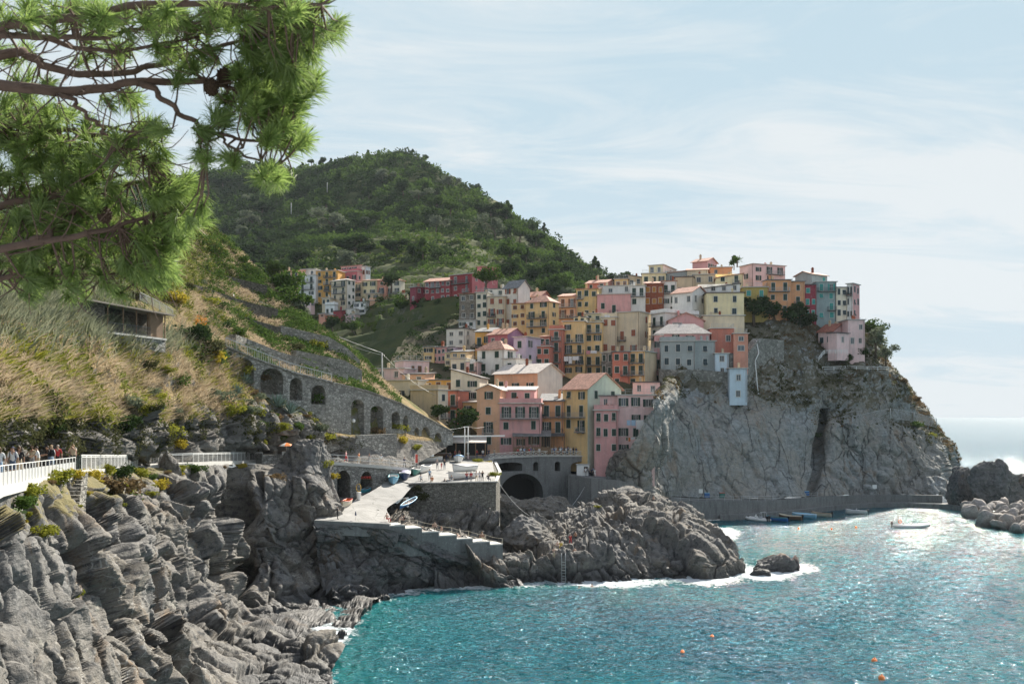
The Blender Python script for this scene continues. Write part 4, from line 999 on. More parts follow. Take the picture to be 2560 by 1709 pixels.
def house(label, paint, pxL, pxC, pxR, yt, yb, Y, yaw, roof, L=None, Rr=None, sh='g', bal='', ext=5.0, rh=1.3, rc='tile', wl=7.0, wr=7.0, mode='A', side=None, cat='house', seed=None, rail=True, group=None, ww=1.05):
    rn = random.Random(label if seed is None else seed)
    if Y > 300: ext = min(ext, 2.5)
    a = rad(yaw); l = Vector((-math.cos(a), -math.sin(a), 0)); r = Vector((-math.sin(a), math.cos(a), 0))
    C = W(pxC, yb, Y); zt = ZC - (yt-HY)/F*Y; zb = C.z
    if pxL is not None: k = (pxL-CX)/F; wl = (C.x - k*C.y)/(math.cos(a) - k*math.sin(a))
    if pxR is not None: k = (pxR-CX)/F; wr = (k*C.y - C.x)/(-math.sin(a) - k*math.cos(a))
    wl = max(1.5, min(wl, 40)); wr = max(2.0, min(wr, 26))
    root = thing('house', label, cat, C, 0, group); H = zt-zb
    root['_w'] = 0; del root['_w']
    ops = {'L': [], 'R': []}; parts = []
    bals = []
    for tok in bal.split():
        f, rest = tok[0], tok[1:]; row, cc = rest.split(':'); c0, c1 = (cc.split('-')+[cc])[:2]; bals.append((f, int(row), int(c0), int(c1)))
    for f, spec, width in (('L', L, wl), ('R', Rr, wr)):
        if not spec: continue
        nc, nr = spec; hr = H/nr
        for row in range(nr):
            for c in range(nc):
                door = any(b[0] == f and b[1] == row and b[2] <= c <= b[3] for b in bals)
                if not door and rn.random() < (.06 if mode == 'A' else .2): continue
                u = (c+.5)/nc*width + (0 if door else rn.uniform(-.12, .12)*min(1, width/nc/2))
                w = min(ww, width/nc*.55); h = min(2.2, hr*.74) if door else min(1.6, hr*.54)
                z0 = zt-(row+1)*hr + (.08*hr if door else .28*hr)
                if not door: w *= rn.uniform(.82, 1.1); h *= rn.uniform(.8, 1.08); z0 += rn.uniform(-.12, .15)
                x = rn.random()
                if mode == 'A': kd = 'c' if x < .45 else ('o' if x < .86 else 'p')
                elif mode == 'C': kd = 'c' if x < .75 else ('p' if x < .9 else 'o')
                elif mode == 'O': kd = 'o' if x < .75 else 'c'
                else: kd = 'n'
                if kd == 'o' and width/nc < w*2.15: kd = 'n' if mode == 'N' else 'c'
                w = round(w/.1)*.1; h = round(h/.1)*.1
                ops[f].append((u, z0-zb, w, h, kd))
    mb = MB()
    def P(s_, t_, z): return C + l*s_ + r*t_ + Vector((0, 0, z))
    for f, width in (('L', wl), ('R', wr)):
        pt = (lambda u, z: P(wl-u, 0, z)) if f == 'L' else (lambda u, z: P(0, u, z))
        inn = r if f == 'L' else l
        mi = 1 if (f == 'R' and side) else 0
        holes = [(u-w/2, u+w/2, z, z+h) for u, z, w, h, kd in ops[f] if kd in 'on']
        xs = sorted({0, width} | {q for o in holes for q in o[:2]}); zs = sorted({-ext, H} | {q for o in holes for q in o[2:]})
        xs = [min(max(x, 0), width) for x in xs]; zs = [min(max(z, -ext), H) for z in zs]
        for i in range(len(xs)-1):
            for j in range(len(zs)-1):
                mx, mz = (xs[i]+xs[i+1])/2, (zs[j]+zs[j+1])/2
                if any(o[0] < mx < o[1] and o[2] < mz < o[3] for o in holes): continue
                mb.poly([pt(xs[i], zs[j]), pt(xs[i+1], zs[j]), pt(xs[i+1], zs[j+1]), pt(xs[i], zs[j+1])], mi)
        for (x0, x1, z0, z1) in holes:
            q = [pt(x0, z0), pt(x1, z0), pt(x1, z1), pt(x0, z1)]; dq = inn*.16
            for i in range(4): mb.poly([q[i], q[(i+1) % 4], q[(i+1) % 4]+dq, q[i]+dq], mi)
    mb.poly([P(wl, 0, -ext), P(wl, wr, -ext), P(wl, wr, H), P(wl, 0, H)]); mb.poly([P(0, wr, -ext), P(wl, wr, -ext), P(wl, wr, H), P(0, wr, H)])
    e = .5; rf = MB(); top = lambda s_, t_: 0.0
    if roof in ('GL', 'GR', 'HP'):
        if roof == 'GL':
            mb.poly([P(0, 0, H), P(0, wr, H), P(0, wr/2, H+rh)], 1 if side else 0); mb.poly([P(wl, 0, H), P(wl, wr, H), P(wl, wr/2, H+rh)])
            sl = rh/(wr/2); A_ = [P(-e, -e, H-e*sl+.06), P(wl+e, -e, H-e*sl+.06), P(wl+e, wr/2, H+rh+.06), P(-e, wr/2, H+rh+.06), P(wl+e, wr+e, H-e*sl+.06), P(-e, wr+e, H-e*sl+.06)]
            fs = [(0, 1, 2, 3), (3, 2, 4, 5)]; top = lambda s_, t_: rh*(1-abs(t_-wr/2)/(wr/2))
        elif roof == 'GR':
            mb.poly([P(0, 0, H), P(wl, 0, H), P(wl/2, 0, H+rh)]); mb.poly([P(0, wr, H), P(wl, wr, H), P(wl/2, wr, H+rh)])
            sl = rh/(wl/2); A_ = [P(-e, -e, H-e*sl+.06), P(-e, wr+e, H-e*sl+.06), P(wl/2, wr+e, H+rh+.06), P(wl/2, -e, H+rh+.06), P(wl+e, wr+e, H-e*sl+.06), P(wl+e, -e, H-e*sl+.06)]
            fs = [(0, 1, 2, 3), (3, 2, 4, 5)]; top = lambda s_, t_: rh*(1-abs(s_-wl/2)/(wl/2))
        else:
            k = min(wl, wr)/2*.95; z0 = H-e*.3+.06
            A_ = [P(-e, -e, z0), P(wl+e, -e, z0), P(wl+e, wr+e, z0), P(-e, wr+e, z0)]
            if wl >= wr: A_ += [P(k, wr/2, H+rh), P(wl-k, wr/2, H+rh)]; fs = [(0, 1, 5, 4), (2, 3, 4, 5), (3, 0, 4), (1, 2, 5)]
            else: A_ += [P(wl/2, k, H+rh), P(wl/2, wr-k, H+rh)]; fs = [(0, 1, 4), (2, 3, 5), (3, 0, 4, 5), (1, 2, 5, 4)]
            top = lambda s_, t_: rh*.5
        n = len(A_); rf.add(A_ + [v - Vector((0, 0, .16)) for v in A_], fs + [tuple(n+i for i in reversed(f)) for f in fs])
        bd = [(0, 1), (1, 2), (2, 4), (4, 5), (5, 3), (3, 0)] if roof != 'HP' else [(0, 1), (1, 2), (2, 3), (3, 0)]
        for i, j in bd: rf.add([A_[i], A_[j], A_[j]-Vector((0, 0, .16)), A_[i]-Vector((0, 0, .16))], [(0, 1, 2, 3)])
    else:
        h1 = rh if roof == 'SL' else 0; h2 = rh if roof == 'SR' else 0       # lean-to rising to the back, or along the left face
        if h1 or h2:
            z = {(0, 0): 0, (1, 0): h2, (0, 1): h1, (1, 1): h1+h2}
            mb.poly([P(0, 0, H), P(0, wr, H), P(0, wr, H+z[0, 1])], 1 if side else 0); mb.poly([P(wl, 0, H), P(wl, wr, H), P(wl, wr, H+z[1, 1]), P(wl, 0, H+z[1, 0])][(0 if h2 else 0):])
            mb.poly([P(0, 0, H), P(wl, 0, H), P(wl, 0, H+z[1, 0])]) if h2 else None
            mb.poly([P(0, wr, H), P(wl, wr, H), P(wl, wr, H+z[1, 1]), P(0, wr, H+z[0, 1])])
        q = [P(-e*.7, -e*.7, H+.04), P(wl+e*.7, -e*.7, H+h2+.04), P(wl+e*.7, wr+e*.7, H+h1+h2+.04), P(-e*.7, wr+e*.7, H+h1+.04)]
        rf.prism(q, (0, 0, .2)); top = lambda s_, t_: h1*t_/wr + h2*s_/wl
    mb.obj('wall', [WALL[paint], WALL[side or paint]], root)
    ro = rf.obj('roof', ROOF[rc] if roof not in ('FL', 'T') else (ROOF[rc] if rc != 'tile' else M_concrete), root)
    if roof == 'T':                                                    # roof terrace: parapet or railing
        t = MB(); z = H+.24
        if rn.random() < .5 and rail:
            for p, q in ((P(0, 0, z), P(wl, 0, z)), (P(0, 0, z), P(0, wr, z)), (P(wl, 0, z), P(wl, wr, z))):
                p, q = p + Vector((0, 0, .45)), q + Vector((0, 0, .45)); t.beam(p, q, .18, .9)
            t.obj('parapet', WALL[paint], root)
        else:
            for p, q in ((P(.1, .1, z), P(wl-.1, .1, z)), (P(.1, .1, z), P(.1, wr, z))):
                n = max(2, int((q-p).length/1.3))
                for i in range(n+1): x = p.lerp(q, i/n); t.beam(x, x+Vector((0, 0, 1)), .05, .05)
                for hh in (.55, 1.0): t.beam(p+Vector((0, 0, hh)), q+Vector((0, 0, hh)), .05, .05)
            t.obj('railing', M_greymetal, root)
    for _ in range(rn.choice((0, 1, 1, 2)) if wl > 3 else 0):
        s_, t_ = rn.uniform(.2, .8)*wl, rn.uniform(.3, .8)*wr; z = H+top(s_, t_); p = P(s_, t_, z)
        ch = MB().box((p.x, p.y, p.z+.45), (.5, .5, 1.3), a).box((p.x, p.y, p.z+1.2), (.7, .7, .12), a).box((p.x, p.y, p.z+1.42), (.4, .4, .3), a)
        c_ = place('chimney', ch.mesh('chimney', WALL[rn.choice((paint, 'tan', 'brick'))], C), ro)
    for f, lst in ops.items():
        rot = a if f == 'L' else a + math.pi/2
        for (u, z, w, h, kd) in lst:
            p = (l*(wl-u) if f == 'L' else r*u) + Vector((0, 0, z))
            trim = 'trim' if kd in 'cp' else ('full' if rn.random() < .8 else 'bare')
            wo_ = place('window', win_mesh(w, h, trim), root, p, (0, 0, rot))
            if kd == 'n': continue
            x = w/4 if kd in 'cp' else w*.75
            for s_ in (-1, 1):
                place('shutter', shut_mesh(w, h, sh, kd == 'p'), wo_, (s_*x, -.035 if kd in 'cp' else -.045, 0))
    for (f, row, c0, c1) in bals:
        spec, width = (L, wl) if f == 'L' else (Rr, wr)
        nc, nr = spec; hr = H/nr; u0 = max(.05, (c0+.5)/nc*width-1.15); u1 = min(width-.05, (c1+.5)/nc*width+1.15); z = H-(row+1)*hr+.02*hr
        bw = u1-u0; rot = a if f == 'L' else a + math.pi/2
        p = (l*(wl-(u0+u1)/2) if f == 'L' else r*(u0+u1)/2) + Vector((0, 0, z))
        b = MB().box((0, -.5, -.07), (bw, 1.0, .14)).box((-bw*.3, -.3, -.2), (.15, .6, .14)).box((bw*.3, -.3, -.2), (.15, .6, .14))
        bo = place('balcony', b.mesh('balcony', M_concgrey), root, p, (0, 0, rot))
        g = MB()
        for p0, p1 in (((-bw/2+.03, -.97), (bw/2-.03, -.97)), ((-bw/2+.03, 0), (-bw/2+.03, -.97)), ((bw/2-.03, -.97), (bw/2-.03, 0))):
            p0, p1 = Vector((*p0, 0)), Vector((*p1, 0)); n = max(2, int((p1-p0).length/.16))
            for i in range(n+1): x = p0.lerp(p1, i/n); g.beam(x, x+Vector((0, 0, .98)), .022, .022)
            for hh in (.08, 1.0): g.beam(p0+Vector((0, 0, hh)), p1+Vector((0, 0, hh)), .05, .04)
        place('railing', g.mesh('railing', M_dkmetal if rn.random() < .6 else M_greymetal), bo)
        if rn.random() < .45:                                           # flower pots on the balcony belong to it
            f_ = MB()
            for _ in range(rn.randint(1, 3)): x = rn.uniform(-.4, .4)*bw; f_.ball((x, -.75, .45), .26, 1, 6, 4).box((x, -.75, .15), (.3, .25, .28), 0, 0)
            place('flower_pot', f_.mesh('flower_pot', [ROOF['red'], SHUT['g']]), bo)
    if rn.random() < .7 and H > 4:
        p = P(.25, -.06, 0); place('drainpipe', MB().tube([(p.x, p.y, p.z-ext*.3), (p.x, p.y, p.z+H-.1)], .05, 5).mesh('drainpipe', M_pipe, C), root)
    HOUSES[label] = dict(root=root, C=C, l=l, r=r, wl=wl, wr=wr, H=H, a=a, P=P)
    return root
FAR = 385; G_FAR = 'houses of the far hillside quarter'
for h in [
 # ---- far quarter on the hillside
 ('orange four-storey house at the near end of the far hillside row', 'peach', 700,745,None, 677,744, FAR+2,-16,'SL',(3,4),None,'k','L0:0-2 L1:1',{}),
 ('white four-storey house between the orange and the ochre house', 'white', 745,789.5,None, 688,741, FAR,-14,'T',(2,3),None,'g','L0:0-1 L1:0-1',{}),
 ('grey-white penthouse behind the roof of the white far house', 'ivory', 752,789,None, 673,690, FAR+7,-14,'FL',(2,1),None,'k','',{}),
 ('ochre house with four rows of balconies in the far row', 'ochre', 789.5,845,None, 676,745, FAR,-14,'FL',(3,4),None,'g','L0:1-2 L1:1-2 L2:1-2',{'rc':'pale'}),
 ('rose house with a roof loggia rising behind the beige tower', 'rose', 846,893,905, 678,706, FAR+6,-28,'T',(3,1),(1,1),'k','L0:0',{'side':'pink'}),
 ('small pink loggia on top of the rose house', 'pink', 853,893,905, 664,680, FAR+9,-28,'SL',(3,1),None,'k','',{'mode':'O','rh':.6}),
 ('pale house with a slate-blue gable beside the rose house', 'ivory', 904,914,926, 666,692, FAR+8,-35,'FL',(1,1),(1,1),'b','',{'side':'sky'}),
 ('beige four-storey house with balconies and a bare sunlit side', 'cream', 828,868,888, 698,766, FAR-8,-34,'HP',(2,4),(2,4),'g','L0:0-1 L1:0-1 L2:1',{'rh':.7,'rc':'pale','side':'ivory'}),  # side paint paler than the front, sunlight put into the colour
 ('yellow two-storey house with wide shutters in the far row', 'straw', 903,941,None, 701,738, FAR-2,-14,'SL',(2,2),None,'g','',{'mode':'O'}),
 ('salmon house squeezed between yellow and cream houses', 'salmon', 941,967,None, 701,732, FAR-2,-14,'SL',(1,2),None,'k','L1:0',{}),
 ('cream house with the last roof of the far row before the trees', 'pale', 967,1001,1012, 699,734, FAR-3,-24,'HP',(2,2),None,'g','L1:0-1',{'rh':.6,'mode':'O'}),
 ('shadowed narrow house with a loggia left of the yellow one', 'tan', 888,903,None, 707,745, FAR-2,-14,'SL',(1,2),None,'g','L0:0',{}),
 ('low pink house below the white far house', 'blush', 743,777,787, 750,768, FAR-10,-25,'SL',(3,1),(1,1),'k','',{'rh':.5}),
 ('small cream annex below the ochre house', 'cream', 805,826,None, 745,764, FAR-9,-14,'FL',(2,1),None,'k','',{}),
 ('white terraced house with a roof parapet under the beige tower', 'white', 813,836,845, 762,788, FAR-14,-25,'T',(2,1),None,'g','L0:0',{}),
 ('small red house with one pale window below the beige tower', 'red', 833,854,864, 777,799, FAR-16,-25,'SL',(1,1),None,'w','',{'mode':'N','rh':.4,'rc':'dark'}),
 ('tiny salmon house at the foot of the far quarter', 'salmon', 797,813,820, 784,802, FAR-16,-25,'FL',(1,2),None,'b','',{}),
 ('coral lean-to between the tiny salmon and the red house', 'coral', 815,833,None, 787,799, FAR-16.5,-12,'FL',(1,1),None,'b','',{}),
 ('blush cottage with a dark door at the bottom of the far quarter', 'blush', 864,887,900, 786,804, FAR-20,-35,'FL',(2,1),(1,1),'k','',{'mode':'N'}),
 ('grey-cream house above the blush cottage', 'ivory', 866,888,None, 772,786, FAR-15,-14,'FL',(2,1),None,'g','',{}),
 ('white house with tall shuttered doors in the lower far quarter', 'white', 884,913,922, 755,784, FAR-13,-25,'FL',(2,2),None,'k','',{'mode':'O'}),
 ('long cream house with a white end wall low in the far quarter', 'cream', 908,949,975, 771,786, FAR-14,-38,'SL',(3,1),None,'g','',{'side':'white','rh':.5}),
 ('peach house with a roof garden in the lower far quarter', 'peach', 924,968,None, 750,768, FAR-9,-18,'T',(3,1),None,'g','',{'mode':'O'}),
 ('small tan house with green shutters above the peach one', 'tan', 914,949,None, 733,751, FAR-5,-14,'T',(2,1),None,'g','',{'mode':'C'}),
 ('dark little house at the end of the peach house', 'teal', 968,984,None, 748,766, FAR-8,-14,'SL',(1,1),None,'g','',{}),
 ('small yellow house with a roof terrace left of the red ones', 'yellow', 992,1018,1026, 748,775, FAR-22,-25,'T',(2,1),None,'k','L0:0-1',{'mode':'O'}),
 ('yellow tower room on the small terrace house', 'straw', 998,1019,1026, 734,750, FAR-18,-25,'FL',(2,1),None,'k','',{'mode':'N'}),
 ('dark red three-storey house at the left of the long red building', 'crimson', 1025,1041,1069, 717,756, 320,-50,'T',(1,2),(2,2),'w','',{'mode':'N','side':'crimson'}),
 # ---- long red building
 ('long dark red building with pale window frames and a sloping eave', 'red', 1062,1126,None, 700,752, 314,-22,'GL',(5,3),None,'b','L0:1-2',{'mode':'N','rh':1.5,'wr':9}),
 ('tall red block with balconies and a roof garden', 'red', 1125,1180,1244, 684,752, 310,-34,'FL',(2,3),(3,3),'g','L0:0-1 L1:1',{'mode':'N','side':'rose','rc':'pale'}),
 ('red penthouse with wide shuttered windows on the tall red block', 'rose', 1196,1202,1243, 667,687, 315,-40,'SL',None,(4,1),'k','',{'mode':'O','rh':.5}),
 # ---- upper middle rows
 ('old bare stone house with faded patterned floors', 'stone', 1148,1190,None, 734,800, 288,-14,'SL',(2,3),None,'b','',{'mode':'N','rh':.8}),
 ('whitewashed ground floor under the bare stone house', 'white', 1147,1189,None, 801,817, 285,-14,'T',(2,1),None,'g','',{'ext':2}),
 ('pale cream house with a glazed top terrace', 'pale', 1190,1219,None, 731,818, 285,-14,'T',(2,4),None,'g','',{'mode':'C'}),
 ('cream house with red shutters and small balconies', 'cream', 1219,1262,None, 741,816, 283,-14,'T',(2,3),None,'r','L1:0 L2:1',{'mode':'O'}),
 ('pale upper storey set back over the cream house with red shutters', 'ivory', 1214,1262,None, 722,742, 290,-14,'SL',(2,1),None,'g','',{'rc':'slate','rh':.6}),
 ('tall white gabled tower with red shutters', 'ivory', 1261,1296,1325, 716,815, 282,-38,'GL',(2,4),None,'r','',{'rc':'slate','rh':2.2,'side':'white'}),
 ('pink house behind the hipped yellow roof', 'blush', 1297,1352,1374, 738,765, 286,-30,'GL',(3,1),None,'g','',{'rh':1.5,'side':'pink'}),
 ('narrow yellow-cream house with brown shutters left of the hipped one', 'yellow', 1279,1316,None, 759,818, 274,-14,'SL',(2,3),None,'b','',{'mode':'A','rh':.6}),
 ('yellow-cream house with a hipped orange roof and balconied doors', 'yellow', 1315,1373,1397, 752,836, 268,-32,'HP',(2,4),(1,4),'g','L1:0-1 L2:0-1',{'rh':1.9}),
 ('peach house with long balconies and a tiled lean-to roof', 'peach', 1396,1441,None, 741,795, 283,-16,'SL',(2,2),None,'b','L0:0-1 L1:0-1',{'rh':1.6}),
 ('olive-yellow house with white-framed green windows', 'olive', 1440,1494,None, 722,796, 282,-16,'SL',(3,3),None,'g','L0:0',{'mode':'C','rh':1.0}),
 ('pink house with three green shutters below a white roof terrace', 'pink', 1493,1577,None, 735,785, 279,-12,'FL',(3,1),None,'g','L0:1',{'mode':'C','rc':'pale'}),
 ('white roof pavilion with an outside stair above the pink house', 'white', 1496,1577,None, 714,735, 286,-12,'T',(4,1),None,'k','',{'mode':'N'}),
 ('pale red gabled house behind the white pavilion', 'coral', 1466,1516,1536, 705,730, 304,-24,'GL',(2,1),None,'g','',{'rh':1.3}),
 ('small yellow house with a rooftop frame at the skyline', 'yellow', 1536,1570,None, 697,718, 306,-12,'T',(2,1),None,'b','',{}),
 ('low brown-roofed house at the skyline left of the yellow terraces', 'tan', 1570,1606,None, 694,716, 307,-12,'SR',(2,1),None,'k','',{'rh':1.0,'rc':'dark'}),
 ('white house with a balcony full of chairs beside the pink one', 'white', 1576,1613,None, 715,768, 279,-10,'T',(2,2),None,'g','L0:0-1',{'mode':'O'}),
 ('red-brown house with amber shutters', 'brick', 1611,1659,None, 709,766, 280,-10,'SL',(3,2),None,'o','',{'mode':'A','rh':1.4}),
 ('pale blue-white house with plants beside the red-brown one', 'white', 1656,1691,None, 703,766, 281,-8,'SL',(2,2),None,'g','L0:0-1',{'rh':.8}),
 ('straw-yellow terrace house at the skyline', 'straw', 1605,1664,None, 683,712, 300,-10,'T',(3,1),None,'g','',{'mode':'O'}),
 ('small yellow roof room with a canopy at the skyline', 'straw', 1622,1657,1690, 662,686, 306,-28,'FL',(2,1),None,'k','',{'mode':'N','side':'ivory'}),
 ('grey house with a wide dark opening near the skyline', 'grey', 1662,1725,None, 676,712, 302,-10,'SR',(2,1),None,'k','',{'mode':'N','rh':-.8}),
 ('pink gabled house highest on the ridge', 'pink', 1731,1768,1792, 651,676, 312,-38,'GL',None,(3,1),'g','',{'rh':1.3,'side':'pink'}),
 ('cream house with an arched roofline under the ridge gable', 'cream', 1718,1768,None, 673,712, 300,-14,'GL',(3,1),None,'g','',{'rh':.8}),
 ('small orange wall house beside the palm at the ridge', 'orange', 1776,1830,None, 668,690, 306,-8,'FL',(2,1),None,'b','',{'mode':'N'}),
 ('tan house with a large dark garage-like opening', 'tan', 1688,1734,None, 692,745, 290,-12,'FL',(2,1),None,'g','',{'mode':'C','rc':'dark'}),
 ('cream flat-roofed house right of the tan one', 'cream', 1733,1790,None, 686,712, 292,-10,'FL',(2,1),None,'k','',{'mode':'N'}),
 ('cream-yellow house with a green balcony under the big pink house', 'straw', 1789,1858,None, 684,732, 284,-10,'SR',(2,2),None,'g','L0:1',{'mode':'C','rh':-1.2}),
 ('big pale pink house with a roof frame at the skyline', 'blush', 1849,1883,1963, 660,706, 290,-66,'FL',(1,1),(3,2),'g','R0:1-2',{'mode':'O','rc':'pale'}),
 # ---- middle of the village
 ('narrow coral tower with stacked balconies', 'coral', 1374,1407,None, 824,934, 252,-13,'T',(1,4),None,'g','L0:0 L1:0 L2:0 L3:0',{'mode':'C'}),
 ('tall yellow house hung with white washing', 'yellow', 1407,1462,None, 803,938, 254,-13,'FL',(2,5),None,'g','L1:0-1 L2:0-1 L3:0-1',{'mode':'O'}),
 ('roof room with an awning on the tall yellow house', 'straw', 1434,1464,None, 793,804, 258,-13,'SL',(2,1),None,'g','',{'rc':'slate','rh':.4}),
 ('yellow house with a green roof terrace and pink washing', 'yellow', 1462,1505,None, 806,940, 256,-13,'T',(2,5),None,'g','L0:0-1 L3:0-1',{'mode':'A'}),
 ('dark shuttered attic on the yellow terrace house', 'straw', 1464,1503,None, 784,806, 262,-13,'FL',(2,1),None,'g','',{'mode':'C','rc':'pale'}),
 ('cream house with rust-red shutters and a yellow roof wall', 'cream', 1504,1542,None, 793,884, 258,-13,'T',(2,3),None,'r','',{'mode':'C'}),
 ('large cream house with rust-red shutters', 'cream', 1541,1599,1632, 779,886, 256,-30,'FL',(2,3),(1,3),'r','L1:0 L2:0-1',{'mode':'C'}),
 ('small stone-faced house wedged below the rust-shuttered one', 'rubble', 1504,1531,None, 882,940, 248,-13,'FL',(2,2),None,'g','',{'mode':'C'}),
 ('coral house with green shutters left of the coral tower', 'coral', 1340,1375,None, 866,918, 248,-14,'T',(2,2),None,'g','L1:0-1',{'mode':'C'}),
 ('coral upper room with a terracotta lean-to beside the tower', 'coral', 1350,1375,None, 842,866, 252,-14,'SL',(2,1),None,'g','',{'mode':'C','rh':.8}),
 ('pale two-storey house with a flat roof at the edge of the dark terraces', 'ivory', 1116,1163,1190, 821,866, 262,-24,'FL',(2,2),(2,2),'g','',{'mode':'N','rc':'dark'}),
 ('ochre house with a slate roof and a corner balcony', 'ochre', 1188,1228,None, 830,868, 255,-14,'SL',(2,1),None,'g','L0:0',{'rc':'slate','rh':1.6}),
 ('raspberry house with a violet gable', 'rose', 1220,1269,1310, 833,868, 250,-34,'GL',(2,1),(1,1),'k','L0:0-1',{'side':'purple','rh':1.6,'mode':'N'}),
 ('lilac house with dark green doors', 'lilac', 1284,1316,1352, 842,914, 244,-30,'FL',(1,2),(2,2),'g','',{'mode':'C','rc':'pale'}),
 ('white house with a hipped pink-tiled roof', 'white', 1193,1260,1290, 871,968, 236,-30,'HP',(2,3),(1,3),'g','L1:1',{'rh':2.2,'mode':'C'}),
 ('white side wing with green shutters beside the hipped roof', 'white', 1258,1291,1330, 897,935, 233,-30,'FL',(1,1),(2,1),'g','',{'mode':'O','rc':'pale'}),
 ('yellow end of the low row above the pink arched house', 'yellow', 1059,1085,None, 868,904, 248,-14,'SL',(1,2),None,'k','',{'rh':.6,'mode':'O','rc':'slate'}),
 ('pink half of the low row beside the yellow end', 'pink', 1084,1113,None, 868,906, 248,-14,'SL',(3,2),None,'k','',{'rh':.6,'mode':'O','rc':'slate'}),
 ('lilac-roofed end house of the low row', 'lilac', 1112,1136,None, 868,884, 249,-14,'SL',(1,1),None,'k','',{'rh':.5,'rc':'slate'}),
 ('small yellow house behind the cream terrace', 'straw', 1112,1128,None, 882,916, 244,-14,'FL',(1,2),None,'b','',{'mode':'N'}),
 ('cream house with an open top terrace and a slate canopy', 'pale', 1127,1165,None, 897,934, 238,-14,'T',(2,1),None,'k','',{'mode':'O'}),
 ('dark loggia with a slate roof on the cream terrace house', 'yellow', 1128,1166,None, 880,897, 241,-14,'SL',(2,1),None,'k','',{'mode':'N','rc':'slate','rh':.8}),
 ('narrow blush house with washing beside the white hipped house', 'blush', 1165,1194,None, 905,950, 236,-14,'T',(1,2),None,'g','L0:0',{'mode':'C'}),
 # ---- lower rows towards the square
 ('pink house with arched brown shutters and a roof parapet', 'blush', 988,1009,1073, 902,938, 228,-62,'T',(1,1),(4,1),'b','',{'mode':'C'}),
 ('long pale pink wall house behind the utility pole', 'blush', 935,1010,None, 921,950, 224,-20,'FL',(2,1),None,'b','',{'mode':'N','rc':'tile'}),
 ('cream garage house with a flat concrete roof', 'pale', 961,1045,1066, 951,1006, 212,-24,'FL',(3,1),None,'k','',{'mode':'N','ww':1.6}),
 ('ochre-yellow house behind the blank tan wall', 'ochre', 1058,1136,None, 950,984, 220,-16,'FL',(3,1),None,'b','',{'mode':'C','rc':'slate'}),
 ('low orange roof house under the pink parapet house', 'peach', 1005,1062,None, 936,956, 222,-14,'SL',(2,1),None,'b','',{'mode':'N','rh':.6,'rc':'dark'}),
 ('cream house with a slanting roof and green shutters', 'pale', 1127,1199,None, 945,1004, 218,-14,'SR',(2,2),None,'g','',{'mode':'O','rh':2.0,'rc':'dark'}),
 ('yellow lower storey under the cream slanting-roofed house', 'yellow', 1146,1193,None, 1006,1072, 213,-14,'SL',(1,2),None,'g','',{'mode':'O','rh':.4,'rc':'pale'}),
 ('tall blank tan-yellow house with a plain front', 'tan', 1026,1095,1120, 975,1046, 205,-28,'T',None,(1,2),'k','R1:0',{'side':'pale'}),
 ('narrow coral house with stacked balconies beside the blank tan one', 'coral', 1118,1146,None, 977,1092, 211,-16,'FL',(1,3),None,'g','L0:0 L1:0',{'mode':'C','rc':'slate'}),
 ('peach house with a white lean-to roof and a big blank gable', 'peach', 1236,1344,1406, 930,985, 222,-36,'GL',(3,1),None,'g','L0:1-2',{'rc':'pale','rh':2.2,'side':'ivory','mode':'O'}),
 ('orange-pink house with a white awning roof terrace facing the square', 'peach', 1192,1250,None, 972,1122, 203,-12,'GR',(1,4),None,'g','L2:0',{'rh':1.0,'rc':'pale','mode':'A'}),
 ('pink three-storey house with long balconies on the square', 'pink', 1249,1352,None, 1009,1122, 202,-6,'T',(3,3),None,'g','L0:0-2',{'mode':'O','rc':'pale'}),
 ('pink terrace room under the white awning roof', 'pink', 1232,1336,None, 976,1008, 208,-6,'SL',(3,1),None,'g','',{'rc':'pale','rh':.9,'mode':'C'}),
 ('orange house with two balconied floors between pink and yellow', 'orange', 1352,1409,None, 1003,1084, 206,-6,'SL',(2,2),None,'g','L0:0-1 L1:0-1',{'rc':'slate','rh':1.6,'mode':'C'}),
 ('yellow house with a broken-tiled roof and a sage gable', 'yellow', 1407,1469,1553, 969,1118, 202,-46,'GL',(2,4),(2,4),'g','L1:0-1 L2:1',{'rh':3.2,'side':'sage','mode':'C'}),
 ('salmon house with propped shutters and a plant terrace', 'pink', 1486,1544,None, 1026,1136, 200,-10,'T',(3,3),None,'g','',{'mode':'C'}),
 ('blush house hung with laundry against the cliff', 'blush', 1544,1637,None, 988,1140, 201,-4,'T',(3,4),None,'g','',{'mode':'O','ext':6}),
 ('roof rooms with dark loggia above the salmon house', 'blush', 1484,1545,None, 990,1026, 204,-8,'FL',(3,1),None,'k','',{'mode':'N','rc':'slate'}),
 ('small roof house with air conditioner behind the blush house', 'blush', 1582,1650,None, 956,986, 214,-8,'FL',(2,1),None,'k','',{'mode':'N','rc':'dark'}),
 ('coral part of the house pair above the blush roofs', 'coral', 1531,1574,None, 880,968, 236,-10,'FL',(2,3),None,'g','L1:1',{'mode':'A','rc':'slate'}),
 ('yellow part of the house pair with a tan side wall', 'yellow', 1573,1612,1642, 878,968, 235,-28,'T',(2,3),None,'g','L0:0-1 L1:0-1',{'mode':'C','side':'tan'}),
 ('slim pink house behind the yellow one with an iron balcony', 'pink', 1636,1656,None, 838,968, 244,-8,'FL',(1,3),None,'g','L1:0',{'mode':'O'}),
 # ---- on the cliff shoulder
 ('curved-looking grey house with few windows on the old rampart', 'grey', 1652,1738,None, 853,922, 240,-4,'T',(3,2),None,'k','',{'mode':'C','ext':2}),
 ('grey right wing of the rampart house', 'grey', 1737,1788,None, 853,924, 242,6,'FL',(1,2),None,'k','',{'mode':'C','ext':2}),
